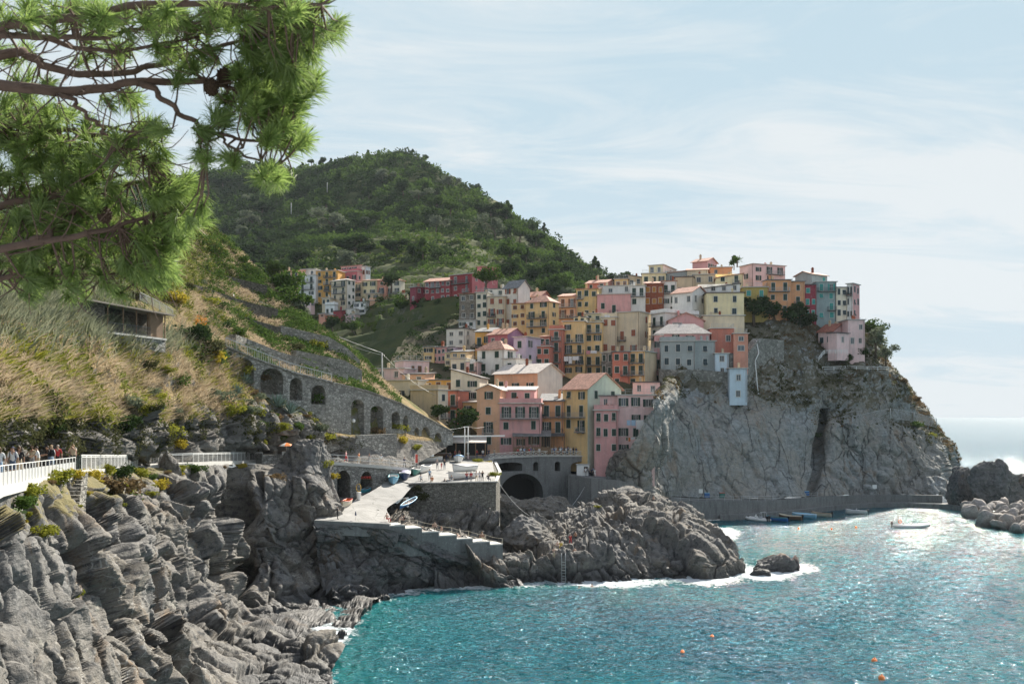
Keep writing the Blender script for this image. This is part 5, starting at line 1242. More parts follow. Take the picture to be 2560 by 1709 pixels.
 ('pink terrace house with a pale sunlit roof above the grey one', 'pink', 1640,1774,None, 832,856, 246,-4,'HP',(4,1),None,'g','',{'rh':2.6,'rc':'pale','mode':'O'}),
 ('pink gable house with two big dark windows', 'pink', 1671,1759,None, 800,832, 254,-4,'GR',(2,1),None,'k','',{'rh':2.0,'mode':'N','ww':3.2}),
 ('white house with a red band and dark shuttered doors', 'white', 1627,1663,1747, 782,846, 256,-58,'T',(2,2),None,'g','L0:0-1 L1:0-1',{'mode':'C','rc':'pale'}),
 ('white gabled house with sky-blue shutters', 'white', 1681,1730,1766, 728,800, 266,-42,'GL',(3,2),(2,2),'s','',{'rh':1.7,'mode':'N'}),
 ('pale yellow house with open dark shutters', 'straw', 1766,1860,None, 732,792, 264,-4,'FL',(2,2),None,'k','',{'mode':'C','rc':'dark'}),
 ('white glazed loggia with a dark roof above the pale yellow house', 'white', 1745,1850,None, 709,732, 270,-8,'SR',(4,1),None,'k','',{'mode':'N','rc':'dark','rh':-1.4}),
 ('cream block with a green awning terrace', 'cream', 1758,1861,None, 789,826, 256,-4,'FL',None,None,'k','',{}),
 ('coral house with an arched corner under the cream block', 'coral', 1778,1836,None, 821,864, 248,-4,'T',(2,1),None,'k','',{'mode':'N'}),
 ('salmon cliff-edge house with a red roof table', 'salmon', 1834,1870,None, 834,884, 246,-6,'T',(1,2),None,'k','',{'mode':'N','ww':1.5}),
 ('pale blue house with a small terrace on the cliff edge', 'sky', 1788,1821,None, 884,938, 240,-2,'FL',(1,2),None,'k','',{'mode':'N','ext':1}),
 ('tall plain pale blue tower house standing on the bare cliff', 'sky', 1824,1868,None, 921,1002, 237,-2,'FL',(1,2),None,'k','',{'mode':'N','rc':'pale','ext':1}),
 ('mustard house with turquoise balcony door', 'mustard', 1857,1919,None, 718,778, 272,-4,'T',(2,2),None,'t','L0:1',{'mode':'C','ext':3}),
 ('orange-tan house with a wide balcony beside the mustard one', 'orange', 1918,1978,None, 700,786, 272,-4,'SL',(2,3),None,'g','L0:0-1',{'rh':.5,'rc':'slate','mode':'C','ext':2}),
 ('orange-tan wing with a concrete balcony left of the crimson house', 'orange', 1978,2012,None, 704,794, 273,-2,'SL',(1,3),None,'g','L1:0',{'rh':.5,'rc':'slate','mode':'C','ext':2}),
 ('crimson house with white-framed windows', 'crimson', 2012,2041,None, 712,798, 275,0,'SL',(2,3),None,'t','',{'rh':.6,'rc':'slate','mode':'A','ext':2}),
 ('grey-green house with turquoise shutters on the cliff', 'teal', 2041,2091,None, 705,800, 276,0,'FL',(2,4),None,'t','L0:0-1 L2:1',{'mode':'C','ext':2}),
 ('grey penthouse with turquoise doors at the far skyline', 'grey', 1988,2030,2068, 684,706, 284,-55,'GR',None,(2,1),'t','',{'rh':1.0,'mode':'C'}),
 ('white house with dark shutters next to the grey-green one', 'pale', 2091,2118,None, 719,796, 276,4,'SL',(2,3),None,'k','',{'rh':.7,'rc':'slate','mode':'C','ext':3}),
 ('white end house with a blue attic at the tip of the headland', 'white', 2117,2132,2149, 709,798, 275,-40,'FL',(2,3),(2,3),'k','L0:0-1',{'mode':'C','side':'pink','ext':3}),
 ('rose villa with a red-brown hipped roof on the headland', 'blush', 2046,2082,2124, 826,866, 268,-50,'GL',(2,1),(2,2),'k','',{'rh':2.2,'rc':'red','mode':'C','ext':5}),
 ('lilac-pink villa wing with wide dark windows at the cliff end', 'blush', 2120,2162,None, 800,868, 266,2,'FL',(2,2),None,'k','',{'mode':'N','ext':5}),
 ('pale bay of the rose villa above the green cellar door', 'blush', 2070,2092,2122, 832,862, 261,-55,'FL',(1,1),(1,1),'k','',{'mode':'N','rc':'dark','ext':4}),
]:
    kw = dict(h[14]) if len(h) > 14 else {}
    (lab, pa, xl, xc, xr, yt, yb, Y_, yw, rf_, L_, R_, shc, bl) = h[:14]
    house(lab, pa, xl, xc, xr, yt, yb, Y_, yw, rf_, L_, R_, shc, bl, **kw)
# the old rampart under the grey house
wall('rampart', 'old patched stone rampart under the grey house', [W(1648,922,239), W(1700,924,238.6), W(1740,923,239.5), W(1822,930,239.6)], [W(1648,1010,236).z, W(1700,1010,236).z, W(1740,1000,237).z, W(1822,1000,238).z], (M_oldwall,), 3)
wall('rampart', 'tall rubble retaining wall right of the pale blue tower', [W(1820,882,247), W(1868,884,246.5), W(1900,845,252), W(1960,850,258)], [W(1820,1000,246).z, W(1868,1005,246).z, W(1900,960,251).z, W(1960,930,256).z], (M_oldwall,), 2)
wall('stone_wall', 'low garden wall below the terrace railing of the rose villa', [W(2058,926,262), W(2120,924,263), W(2222,926,266)], [W(2058,965,261).z, W(2120,965,262).z, W(2222,985,265).z], (M_oldwall,), 2)
# ================================================================ plants
L_pine = leafy('pine_needles', (.13, .245, .048), (.41, .52, .155), .6)
L_dark = leafy('leaves_dark', (.026, .048, .018), (.055, .088, .03), .25)
L_mid = leafy('leaves_green', (.042, .08, .02), (.095, .15, .035), .35)
L_under = leafy('undergrowth', (.075, .105, .025), (.24, .26, .06), .4)
L_vine = leafy('vine_leaves', (.09, .14, .025), (.20, .26, .06), .4)
L_grey = leafy('leaves_grey', (.10, .125, .08), (.20, .23, .15), .3)
L_lime = leafy('leaves_lime', (.14, .17, .025), (.34, .33, .05), .4)
L_yellow = leafy('leaves_yellow', (.30, .25, .03), (.50, .40, .06), .4)
L_orange = leafy('blossom_orange', (.45, .16, .03), (.6, .28, .06), .4)
L_brown = leafy('leaves_brown', (.12, .085, .045), (.24, .17, .09), .3)
L_straw = leafy('dry_grass', (.36, .28, .18), (.60, .50, .36), .4)
L_reed = leafy('grey_reeds', (.17, .19, .12), (.34, .35, .24), .35)
L_olivescrub = leafy('olive_scrub', (.045, .055, .025), (.10, .10, .045), .3)
M_bark = simple('pine_bark', (.125, .085, .065), .95, .5, 14)
M_trunk = simple('tree_bark', (.12, .09, .065), .95, .3, 4)
M_agave = simple('agave_leaf', (.16, .22, .19), .5, .25, 3)
M_cactus = simple('cactus_pad', (.13, .19, .05), .6, .35, 2)

t_ = NT(L_pine.node_tree); o_ = [n for n in t_.n if n.type == 'OUTPUT_MATERIAL'][0]; s0 = o_.inputs[0].links[0].from_socket
t_.l.new(t_.node('ShaderNodeMixShader', i_0=.05, i_1=s0, i_2=t_.node('ShaderNodeBsdfGlossy', i_Roughness=.5).outputs[0]).outputs[0], o_.inputs[0])
def leaf_quads(C, rad_, n, size, seed, squash=0.85, fill=0.55, up=0.15):
    """n leaf-sized quads through the outer volume of every ellipsoid (centres C, radii rad_)"""
    g = np.random.default_rng(seed); C = np.asarray(C, float); N_ = len(C); rad_ = np.asarray(rad_, float).reshape(N_, -1)
    d = g.normal(size=(N_, n, 3)); d /= np.linalg.norm(d, axis=-1, keepdims=True)
    lump = 1 + 0.28*vnoise(d*2.1 + np.arange(N_)[:, None, None]*7.3, seed)
    rr = (fill + (1-fill)*g.random((N_, n))**.6)*lump
    R_ = rad_[:, None, :] if rad_.shape[1] == 3 else rad_[:, None, :]*np.array((1, 1, squash))
    P = C[:, None, :] + d*rr[..., None]*R_
    nrm = d*0.8 + g.normal(size=d.shape)*0.6 + np.array((0, 0, up)); nrm /= np.linalg.norm(nrm, axis=-1, keepdims=True)
    a = np.cross(nrm, g.normal(size=d.shape)); a /= np.maximum(np.linalg.norm(a, axis=-1, keepdims=True), 1e-6); b = np.cross(nrm, a)
    s = (np.asarray(size, float).reshape(-1, 1) if np.ndim(size) else np.full((N_, 1), size))*(0.6+0.8*g.random((N_, n)))
    a = a*s[..., None]*.5; b = b*s[..., None]*.36
    V = np.stack([P-a, P+b*1.0-a*.1, P+a, P-b*1.0+a*.1], 2).reshape(-1, 3)
    return V, np.arange(len(V)).reshape(-1, 4)
def sample_sheet(B, N, count, seed, weight):
    """random points of a terrain sheet, chance by area times weight"""
    g = np.random.default_rng(seed); P0, P1, P2 = B[:-1, :-1], B[:-1, 1:], B[1:, :-1]
    w = np.linalg.norm(np.cross(P1-P0, P2-P0), axis=-1)*weight[:-1, :-1]; w = np.maximum(w, 0).ravel(); w /= w.sum()
    k = g.choice(len(w), count, p=w); i, j = np.divmod(k, B.shape[1]-1); a, b = g.random((2, count, 1))
    return P0[i, j] + (P1-P0)[i, j]*a + (P2-P0)[i, j]*b, N[i, j]
def pxpy(B): return B[..., 0]/B[..., 1]*F + CX, HY - (B[..., 2]-ZC)/B[..., 1]*F

# ---- mountain: scrub as one mass, trees one by one
mpx, mpy = pxpy(MB_)
dens = np.clip(0.75 + fbm(MB_/60, 3, 31)*.8, .05, 1.3); dens *= np.where(MB_[..., 1] > 420, 1, .35)
dens *= (mpx > 300); dens *= np.clip((MB_[..., 1]-330)/60, 0.12, 1)/np.maximum(MB_[..., 1]/600, .5)**1.0
vn = fbm(MB_/50, 2, 61); dens *= np.where((MB_[..., 1] < 620) & (vn > -.15) & (mpx < 1250), .22, 1)
dens[:60] *= .1
P, Nn = sample_sheet(MB_, MN, 17000, 1, dens); g_ = np.random.default_rng(2)
r_ = (0.9 + 3.4*g_.random(len(P))**2.2)*np.clip(P[:, 1]/640, .5, 1.25)
dk = fbm(P/45, 3, 77) > -0.05
for nm, sel, m_ in (('mountain_scrub', dk, L_dark), ('mountain_bushes', ~dk, L_mid)):
    V, Fq = leaf_quads(P[sel]+np.array((0, 0, .5))*r_[sel, None], r_[sel], 42, r_[sel]*.42, 3)
    tag(place(nm, mesh_np(nm, V, Fq, m_, False)), kind='stuff')
def tree_meshes(kind, seed):
    g = np.random.default_rng(seed); t = MB(); H = 1.0
    if kind == 'round':
        t.tube([(0, 0, -.1), (.02, 0, .25), (-.03, .03, .5), (.03, 0, .75)], [.05, .04, .03, .015], 6)
        c = g.normal(size=(11, 3))*(.2, .2, .13) + (0, 0, .68); rr = g.uniform(.16, .27, 11)
    else:
        t.tube([(0, 0, -.1), (.02, .01, .4), (0, 0, .95)], [.035, .028, .01], 6)
        z = np.linspace(.38, .98, 13); a = g.random(13)*6.3; q = (1.05-z)*.34
        c = np.stack([np.cos(a)*q, np.sin(a)*q, z], -1); rr = .09 + (1.05-z)*.17
    for k in range(5):
        z0 = g.uniform(.3, .6); e = c[k]; t.tube([(0, 0, z0), tuple((np.array((0, 0, z0))+e)/2+(0, 0, .03)), tuple(e)], [.02, .012, .006], 5)
    V, Fq = leaf_quads(c, rr, 120 if kind == 'round' else 90, .085, seed, .8, .35)
    return t.mesh('trunk', M_trunk), V, Fq
TREES = []
for k, (kind, m_) in enumerate((('round', L_dark), ('round', L_mid), ('conifer', L_dark), ('conifer', L_mid), ('round', L_grey))):
    tm, V, Fq = tree_meshes(kind, 10+k); TREES.append((tm, mesh_np('crown', V, Fq, m_, False)))
def tree(k, loc, h, label, rz=0, group=None, name='tree', wide=1.0):
    t = thing(name, label, 'tree', loc, rz, group); t.scale = (h*wide, h*wide, h)
    place('trunk', TREES[k][0], t); place('crown', TREES[k][1], t); return t
zf = (MB_[..., 2] + fbm(MB_/40, 2, 4)*4)/5.0; fr = zf-np.floor(zf)
w = (np.abs(fr-.45) < .13)*np.clip((640-MB_[..., 1])/60, 0, 1)*(MB_[..., 1] > 335)*np.clip(vn+.4, 0, 1)*(mpx < 1350)
P, _ = sample_sheet(MB_, MN, 15000, 62, w); V, Fq = leaf_quads(P+np.array((0, 0, .4)), .45+.45*g_.random(len(P)), 16, .5, 63)
tag(place('vine_rows', mesh_np('vine_rows', V, Fq, L_vine, False)), kind='stuff')
w = np.zeros(MB_.shape[:2]); w[47:56] = ((mpx > 490) & (mpx < 1500))[47:56]
P, _ = sample_sheet(MB_, MN, 30, 5, w); g_ = random.Random(8)
for p in P: tree(g_.choice((0, 1, 2, 2, 3, 4)), p-np.array((0, 0, .4)), g_.uniform(5, 10), 'tree breaking the skyline along the mountain ridge', g_.random()*6, 'trees along the mountain ridge', wide=g_.uniform(.8, 1.2))
w = np.zeros(MB_.shape[:2]); w[70:270] = (np.clip(fbm(MB_/50, 3, 12)+.4, 0, 1)*np.where((MB_[..., 1] < 620) & (vn > -.15) & (mpx < 1250), .25, 1))[70:270]/np.maximum(MB_[70:270, :, 1]/500, .6)**1.5
w *= 1-((mpx > 680)*(mpx < 1270)*(MB_[..., 1] < 440)); P, _ = sample_sheet(MB_, MN, 200, 6, w)
for p in P: tree(g_.choice((0, 0, 0, 1, 2, 3, 4)), p-np.array((0, 0, .4)), g_.uniform(6, 13)*min(1.2, p[1]/560+.2), 'dark bushy tree growing on the mountainside above the village', g_.random()*6, 'trees on the mountainside', wide=g_.uniform(.9, 1.5))
for px, y, Y, h, k, lab in ((1215,722,300,8,1,'leafy fig tree in front of the tall red block'),(978,722,372,7,0,'green tree at the end of the far house row'),(700,770,200,9,1,'large green bush tree on the terrace edge before the far quarter'),
     (728,790,196,6.5,1,'lime-edged bush tree right of the large one on the terrace edge'),(676,745,202,6,0,'dark bush tree left of the large one on the terrace edge'),(752,800,196,4,4,'pale grey-green bush by the dry terrace corner'),
     (692,700,215,5,0,'round dark tree behind the terrace ridge'),(1035,764,330,6,0,'trees-green clump left of the dark red house'),(1010,790,330,8,1,'bright tree on the bank under the small yellow house'),
     (1060,800,320,9,0,'dark tree on the bank under the red building'),(1110,800,315,8,0,'dark tree beside the bare stone house'),(830,830,352,7,0,'dark tree at the foot of the far quarter'),(880,838,345,6,1,'mid-green tree under the blush cottage'),
     (1170,1085,196,6.5,0,'dark round tree on the square beside the orange-pink house'),(1095,1050,200,4,0,'slim dark cypress-like shrub beside the blank tan house'),(2190,880,272,7,4,'pale feathery tree at the cliff end beside the villa'),
     (2178,850,275,6.5,1,'dark green spiky tree right of the lilac-pink villa'),(2150,905,268,5,0,'dark bush below the villa terrace'),(2110,915,265,4,0,'dark bush under the pale bay of the villa'),(2215,905,274,5,4,'grey-green bush hanging over the cliff end'),
     (1885,800,271,8,0,'dark ivy-like bush under the mustard house'),(1975,815,272,8,0,'dark bush under the orange-tan house'),(2015,832,272,7,0,'dark bush under the crimson house'),(1935,806,272,7,0,'dark scrub tree at the cliff top between two walls'),(1835,668,312,4,3,'feathery plants at the ridge beside the pink gable')):
    tree(k, W(px, y, Y)-Vector((0, 0, h*.12)), h, lab, g_.random()*6, wide=1.15)
# ---- palm at the ridge
pm = thing('palm_tree', 'spiky palm on the skyline between the pink houses', 'palm', W(1843, 668, 308)); t = MB().tube([pm.location, pm.location+Vector((0, 0, 2))], .2, 6); t.obj('trunk', M_trunk, pm)
V = MB(); g_ = random.Random(3)
for k in range(46):
    a = g_.random()*6.28; el = g_.uniform(-.2, 1.4); L_ = g_.uniform(1.6, 2.6); c0 = pm.location+Vector((0, 0, 1.9)); d = Vector((math.cos(a)*math.cos(el), math.sin(a)*math.cos(el), math.sin(el))); s_ = d.cross(Vector((0, 0, 1))).normalized()*.16
    m_ = c0+d*L_*.6; e = c0+d*L_-Vector((0, 0, .3)); V.add([c0, m_+s_, e, m_-s_], [(0, 1, 2, 3)])
V.obj('crown', L_mid, pm, recalc=False)

# ---- left slope: dry grass, reeds, scrub
def blades(P, seed, lo, hi, wid, lean=(.5, -.15, 0), spread=.75):
    g = np.random.default_rng(seed); n = len(P); th = fbm(P/3.5, 2, seed)*1.6; lx, ly = lean[0]*np.cos(th)-lean[1]*np.sin(th), lean[0]*np.sin(th)+lean[1]*np.cos(th)
    d = np.stack([g.normal(size=n)*spread, g.normal(size=n)*spread, np.ones(n)], -1) + np.stack([lx, ly, 0*lx], -1)*g.uniform(.2, 1.5, (n, 1))
    d /= np.linalg.norm(d, axis=-1, keepdims=True); L_ = g.uniform(lo, hi, (n, 1)); s = np.cross(d, g.normal(size=(n, 3))); s /= np.linalg.norm(s, axis=-1, keepdims=True); s = s*wid*.5
    droop = np.stack([d[:, 0]*.35, d[:, 1]*.35, np.full(n, -.10)], -1)
    m = P + d*L_*.55; e = P + d*L_ + droop*L_
    V = np.stack([P-s, P+s, m+s*.8, e, m-s*.8], 1).reshape(-1, 3)
    return V, np.arange(len(V)).reshape(-1, 5)
hpx, hpy = pxpy(HB); v_ = np.linspace(0, 1, HB.shape[0])[:, None]*np.ones((1, HB.shape[1]))
gn = fbm(HB/7, 3, 55)
w = (hpx > -260)*np.clip((v_-.105)/.04, 0, 1)*(v_ < .88)*np.clip((640-hpx)/60, 0, 1)*np.clip((hpy-745+.1*hpx)/70, .12, 1)*(1-((hpx > 180)*(hpx < 440)*(hpy > 735)*(hpy < 850)))/np.maximum(HB[..., 1]/90, .5)**1.2
P, _ = sample_sheet(HB, HN, 58000, 11, w*np.clip(.6+gn, .04, 1.5)*np.clip(.7+1.3*fbm(HB/2.2, 2, 57), .03, 2)); V, Fq = blades(P, 12, .3, 1.35, .045)
tag(place('dry_grass', mesh_np('dry_grass', V, Fq, L_straw, False)), kind='stuff')
wg_ = w*np.clip(.9*fbm(HB/5, 2, 88)+.05, 0, 1); Pg, _ = sample_sheet(HB, HN, 15000, 33, wg_); V, Fq = blades(Pg, 34, .5, 1.4, .055)
tag(place('green_grass', mesh_np('green_grass', V, Fq, L_lime, False)), kind='stuff')
w2 = (hpx > -260)*np.clip((v_-.1)/.05, 0, 1)*(v_ < .9)*np.clip((620-hpx)/60, 0, 1)*(np.clip(-gn+.05, 0, 1)+1.1*np.clip((800-.1*hpx-hpy)/60, 0, 1))/np.maximum(HB[..., 1]/90, .5); P, _ = sample_sheet(HB, HN, 15000, 13, w2); g_ = np.random.default_rng(4)
V, Fq = leaf_quads(P, .25+.9*g_.random(len(P))**1.5, 18, .27, 14); tag(place('green_undergrowth', mesh_np('green_undergrowth', V, Fq, L_under, False)), kind='stuff')
wr_ = np.exp(-((hpx-90)/130)**2-((hpy-770)/70)**2) + .8*np.exp(-((hpx-360)/75)**2-((hpy-868)/26)**2)+ .6*np.exp(-((hpx-270)/60)**2-((hpy-830)/26)**2)
P, _ = sample_sheet(HB, HN, 16000, 15, wr_*(v_ > .2)); V, Fq = blades(P, 16, 1.0, 2.4, .09, (.15, 0, 0), .3)
tag(place('reeds', mesh_np('reeds', V, Fq, L_reed, False)), kind='stuff')
w = (v_ > .4)*(v_ < .9)*np.clip((hpx-480)/120, 0, 1)*np.clip((1000-hpx)/60, 0, 1)
P, _ = sample_sheet(HB, HN, 20000, 17, w*np.clip(.35+1.5*gn, .03, 1.5)); V, Fq = blades(P, 18, .3, .9, .10)
tag(place('terrace_grass', mesh_np('terrace_grass', V, Fq, L_straw, False)), kind='stuff')
P, _ = sample_sheet(HB, HN, 6500, 19, w*np.clip(.25-gn, 0, 1)); g_ = np.random.default_rng(6)
V, Fq = leaf_quads(P, .35+1.0*g_.random(len(P))**1.5, 26, .34, 20); tag(place('terrace_scrub', mesh_np('terrace_scrub', V, Fq, L_mid, False)), kind='stuff')
# overgrown foot of the slope above the path
w = (hpx > -260)*np.clip((v_-.05)/.03, 0, 1)*np.clip((.30-v_)/.06, 0, 1)*np.clip(fbm(HB/5, 3, 91)+.15, 0, 1)*(hpx < 900)
P, _ = sample_sheet(HB, HN, 1700, 21, w/np.maximum(HB[..., 1]/80, .5)); g_ = np.random.default_rng(7)
V, Fq = leaf_quads(P, .25+.6*g_.random(len(P)), 30, .2, 22); tag(place('rock_foot_scrub', mesh_np('rock_foot_scrub', V, Fq, L_olivescrub, False)), kind='stuff')
# headland scrub
fpx, fpy = pxpy(FB); at = np.zeros(len(headland.data.vertices)); headland.data.attributes['veg'].data.foreach_get('value', at); at = at.reshape(FB.shape[:2])
P, _ = sample_sheet(FB, FN, 4600, 23, at*np.clip(.35+fbm(FB/8, 3, 93), 0, 1)*(fpx > 1560)); g_ = np.random.default_rng(8); c_ = fbm(P/10, 2, 5)
for nm, sel, m_ in (('headland_scrub', c_ > -.1, L_olivescrub), ('headland_dry_scrub', c_ <= -.1, L_brown)):
    V, Fq = leaf_quads(P[sel], (.3+.9*g_.random(len(P))**1.6)[sel], 36, .36, 24); tag(place(nm, mesh_np(nm, V, Fq, m_, False)), kind='stuff')
vpx, vpy = pxpy(VG); P, _ = sample_sheet(VG, VGN, 1500, 25, np.ones(VG.shape[:2])*((vpx < 1250) | (VG[..., 1] > 300))); g_ = np.random.default_rng(9)
V, Fq = leaf_quads(P, .6+1.1*g_.random(len(P)), 36, .55, 26); tag(place('bank_scrub', mesh_np('bank_scrub', V, Fq, L_dark, False)), kind='stuff')

# ---- single shrubs, cactus, agaves
SHR = {}
for nm, m_ in (('lime', L_lime), ('yellow', L_yellow), ('dark', L_dark), ('green', L_mid), ('grey', L_grey), ('brown', L_brown), ('olive', L_olivescrub)):
    for s in range(2):
        g = np.random.default_rng(40+s); c = g.normal(size=(9, 3))*(.42, .42, .25); c[:, 2] = np.abs(c[:, 2])+.1
        V, Fq = leaf_quads(c, g.uniform(.3, .5, 9), 95, .16, 41+s, .9, .3); SHR[nm, s] = mesh_np('shrub', V, Fq, m_, False)
_sk = 0
def shrub(px, y, Y, r, kind, label, group=None, loc=None, sz=.9):
    global _sk; _sk += 1
    o = place('shrub', SHR[kind, _sk % 2], None, loc or W(px, y, Y), (0, 0, _sk*1.7), (r, r, r*sz)); tag(o, label, 'shrub', group); return o
def on_sheet(B, px, y):
    qx, qy = pxpy(B); k = np.argmin((qx-px)**2+(qy-y)**2 + (B[..., 1] > 400)*1e4); return Vector(B.reshape(-1, 3)[k])
for px, y, r, k, lab, B in (
  (143,1200,1.1,'lime','lime shrub under the paneled railing left of the rock steps',NC),(178,1183,.9,'yellow','yellow shrub hugging the left of the rock steps',NC),(229,1195,1.1,'yellow','yellow shrub right of the rock steps',NC),
  (262,1182,1.2,'lime','lime shrub on the cliff edge past the rock steps',NC),(298,1190,1.5,'dark','dark leafy shrub on the cliff edge under the thin railing',NC),(345,1188,1.2,'lime','pale lime shrub next to the dark one on the cliff edge',NC),
  (290,1228,1.9,'brown','wide dry brown shrub spilling down the cliff',NC),(320,1255,1.4,'green','green shrub at the foot of the dry brown one',NC),(395,1215,1.1,'yellow','yellow tuft on the cliff below the rock pillar',NC),(440,1180,1.0,'lime','small lime shrub in front of the rock pillar',NC),
  (487,1175,1.2,'green','green shrub at the bend of the thin railing',NC),(605,1168,.9,'yellow','yellow tuft at the top of the dark cleft',NC),(692,1198,1.3,'brown','orange-brown dry shrub on the rock above the cleft',NC),(812,1165,1.5,'lime','lime shrub trailing over the wedge rock by the caves',NC),(825,1195,1.2,'yellow','yellow shrub trailing lower on the wedge rock',NC),
  (115,1335,.8,'lime','small lime shrub on the bare cliff at the left',NC),(90,1428,1.0,'brown','rusty shrub low on the left cliff',NC),(185,1492,.6,'lime','tiny lime tuft on the low left outcrop',NC),(40,1270,1.0,'green','green shrub beside the cactus',NC),(70,1235,.9,'lime','lime shrub under the white panels',NC),
  (425,1085,2.0,'lime','bright lime shrub climbing the rock above the path',HB),(448,1115,1.6,'yellow','yellow shrub at the rock foot beside the path',HB),(300,1070,2.0,'dark','dark shrub in the overhang above the path',HB),(120,1080,1.3,'dark','dark ivy shrub above the walkers',HB),(20,1080,1.0,'olive','olive shrub at the left edge above the walkers',HB),
  (490,850,3.4,'dark','big dark shrub with orange blossom by the hut',HB),(520,880,2.6,'olive','olive shrub below the blossoming one',HB),(435,752,2.3,'yellow','golden shrub on the terrace above the hut',HB),(186,745,1.9,'yellow','golden shrub beside the hut roof',HB),(530,900,2.2,'yellow','yellow shrub at the first arch of the wall',HB),
  (610,930,1.6,'lime','lime tuft inside the first wall arch',HB),(690,985,1.6,'lime','spiky yellow-green plant between the agaves',HB),(760,1005,2.4,'green','rounded green shrub under the wall arches',HB),(655,950,1.5,'brown','pinkish dry shrub under the second arch',HB),(800,985,1.6,'grey','grey shrub at the third arch',HB),
  (575,1035,2.2,'lime','lime shrub on the boulders below the arcades',HB),(530,1000,2.4,'grey','pale grass-like shrub on the slope edge',HB),(640,1040,1.7,'lime','yellow-green cushion below the agaves',HB),(820,1030,1.8,'brown','reddish dry shrub at the foot of the tall arches',HB),(800,1075,1.6,'grey','grey bush left of the retaining wall',HB),
  (700,1075,1.6,'lime','lime cushion on the pale boulders above the path',HB),(940,1082,1.6,'brown','straw cushion on top of the retaining wall',HB),(1000,1075,2.0,'lime','bright lime shrub between the small arches',HB),(1005,1105,1.6,'yellow','yellow shrub hanging under the small arches',HB),(1040,1120,1.2,'lime','lime shrub by the canopy corner',HB),
  (790,868,2.2,'lime','vine draped over the low wall by the lane',HB),(850,892,2.2,'lime','vine hanging at the right end of the low wall',HB),(815,900,1.8,'green','green creeper below the hanging vine',HB),(740,872,1.7,'olive','olive creeper at the left of the vine wall',HB),(590,835,1.8,'green','green hedge over the lane railing',HB),(560,822,1.8,'dark','dark hedge at the top of the lane railing',HB),
  (505,540,2.4,'grey','grey bush on the crest of the dry ridge',HB),(600,655,2.2,'green','green shrub on the crest of the terraces',HB),(560,690,2.0,'olive','olive shrub on the upper terrace',HB),(520,760,1.9,'lime','lime shrub under the long terrace wall',HB)):
    p = on_sheet(B, px, y); shrub(0, 0, 0, r, k, lab, loc=p)
for px, y, Y, r, k, lab in ((1195,1155,186,1.2,'lime','lime shrub at the corner of the terrace fence'),(1218,1160,186,1.0,'yellow','golden shrub beside the fence corner'),(1236,1190,160,1.2,'lime','lime tuft on the bastion corner'),(1493,1268,160,.6,'lime','small lime tuft on the central rock'),
   (1700,930,243,2.2,'olive','dark creeper hanging on the rampart'),(1690,965,240,1.8,'olive','lower end of the creeper on the rampart'),(1650,1010,228,1.8,'grey','grey agave-like bush where the cliff meets the rampart'),(2130,1075,254,2.0,'green','green shrub by the cliff net'),(2290,1065,268,2.2,'green','dark shrub in front of the net end'),(2330,1090,274,1.8,'lime','lime shrub at the end of the net'),
   (2260,955,272,1.8,'brown','rust shrub on the headland edge'),(2290,1000,278,1.7,'brown','rust shrub lower on the headland edge'),(2040,1090,250,1.6,'dark','dark shrub at the top of the cleft'),(1060,1245,149.6,1.7,'olive','brown-green ivy over the left of the bastion wall'),(1045,1225,149.7,1.4,'olive','ivy at the top left of the bastion wall')):
    shrub(px, y, Y, r, k, lab)
ncx, ncy = pxpy(NC); w = np.clip((np.interp(ncx, [-150, 0, 120, 300, 420, 560, 860], [1420, 1380, 1330, 1290, 1230, 1190, 1150])-ncy)/60, 0, 1)*np.clip(.2+NCN[..., 2], 0, 1)*(ncx > -10)/np.maximum(NC[..., 1]/60, .5)**1.3
P, _ = sample_sheet(NC, NCN, 60, 72, w); g_ = random.Random(4)
for i, p in enumerate(P):
    k = ('lime', 'yellow', 'green', 'brown', 'lime', 'olive')[i % 6]
    shrub(0, 0, 0, g_.uniform(.25, .6)*max(.8, p[1]/75), k, {'lime': 'small lime tuft', 'yellow': 'small yellow tuft', 'green': 'small green tuft', 'brown': 'small dry brown tuft', 'olive': 'small olive tuft'}[k] + ' in the rock just below the clifftop path', 'tufts in the rock below the path, '+k, loc=Vector(p))
w = np.clip((hpx-230)/60, 0, 1)*np.clip((590-hpx)/40, 0, 1)*(hpy > 700)*(hpy < 1060)*(v_ > .1)*np.clip(.4+fbm(HB/8, 2, 41), 0, 1)
P, _ = sample_sheet(HB, HN, 34, 73, w)
for i, p in enumerate(P):
    k = ('green', 'olive', 'lime', 'grey')[i % 4]
    shrub(0, 0, 0, g_.uniform(.7, 1.7), k, {'lime': 'lime bush', 'green': 'green bush', 'grey': 'silver-grey bush', 'olive': 'dark olive bush'}[k] + ' standing in the dry grass of the left slope', 'bushes in the dry grass, '+k, loc=Vector(p))
w = np.clip((hpx-545)/20, 0, 1)*np.clip((840-hpx)/20, 0, 1)*(v_ > .06)*(v_ < .24)
P, _ = sample_sheet(HB, HN, 46, 71, w)
for i, p in enumerate(P):
    k = ('lime', 'green', 'grey', 'brown', 'olive')[i % 5]
    shrub(0, 0, 0, (.6+.12*(i*7 % 8)), k, {'lime': 'lime cushion shrub', 'green': 'leafy green shrub', 'grey': 'silvery shrub', 'brown': 'dry reddish shrub', 'olive': 'dark olive shrub'}[k] + ' on the bouldery bank below the arcaded wall', 'shrubs of the bank below the arcaded wall, '+k, loc=Vector(p))
V = MB(); p0 = on_sheet(HB, 495, 838); g_ = random.Random(2)
bl = thing('flowering_shrub', 'orange blossom cluster on the big dark shrub', 'flowers', p0+Vector((1.2, -2.6, 1.8)))
Vv, Fq = leaf_quads([tuple(bl.location)], [1.0], 160, .2, 5); place('blossom', mesh_np('blossom', Vv-np.array(bl.location), Fq, L_orange, False), bl)
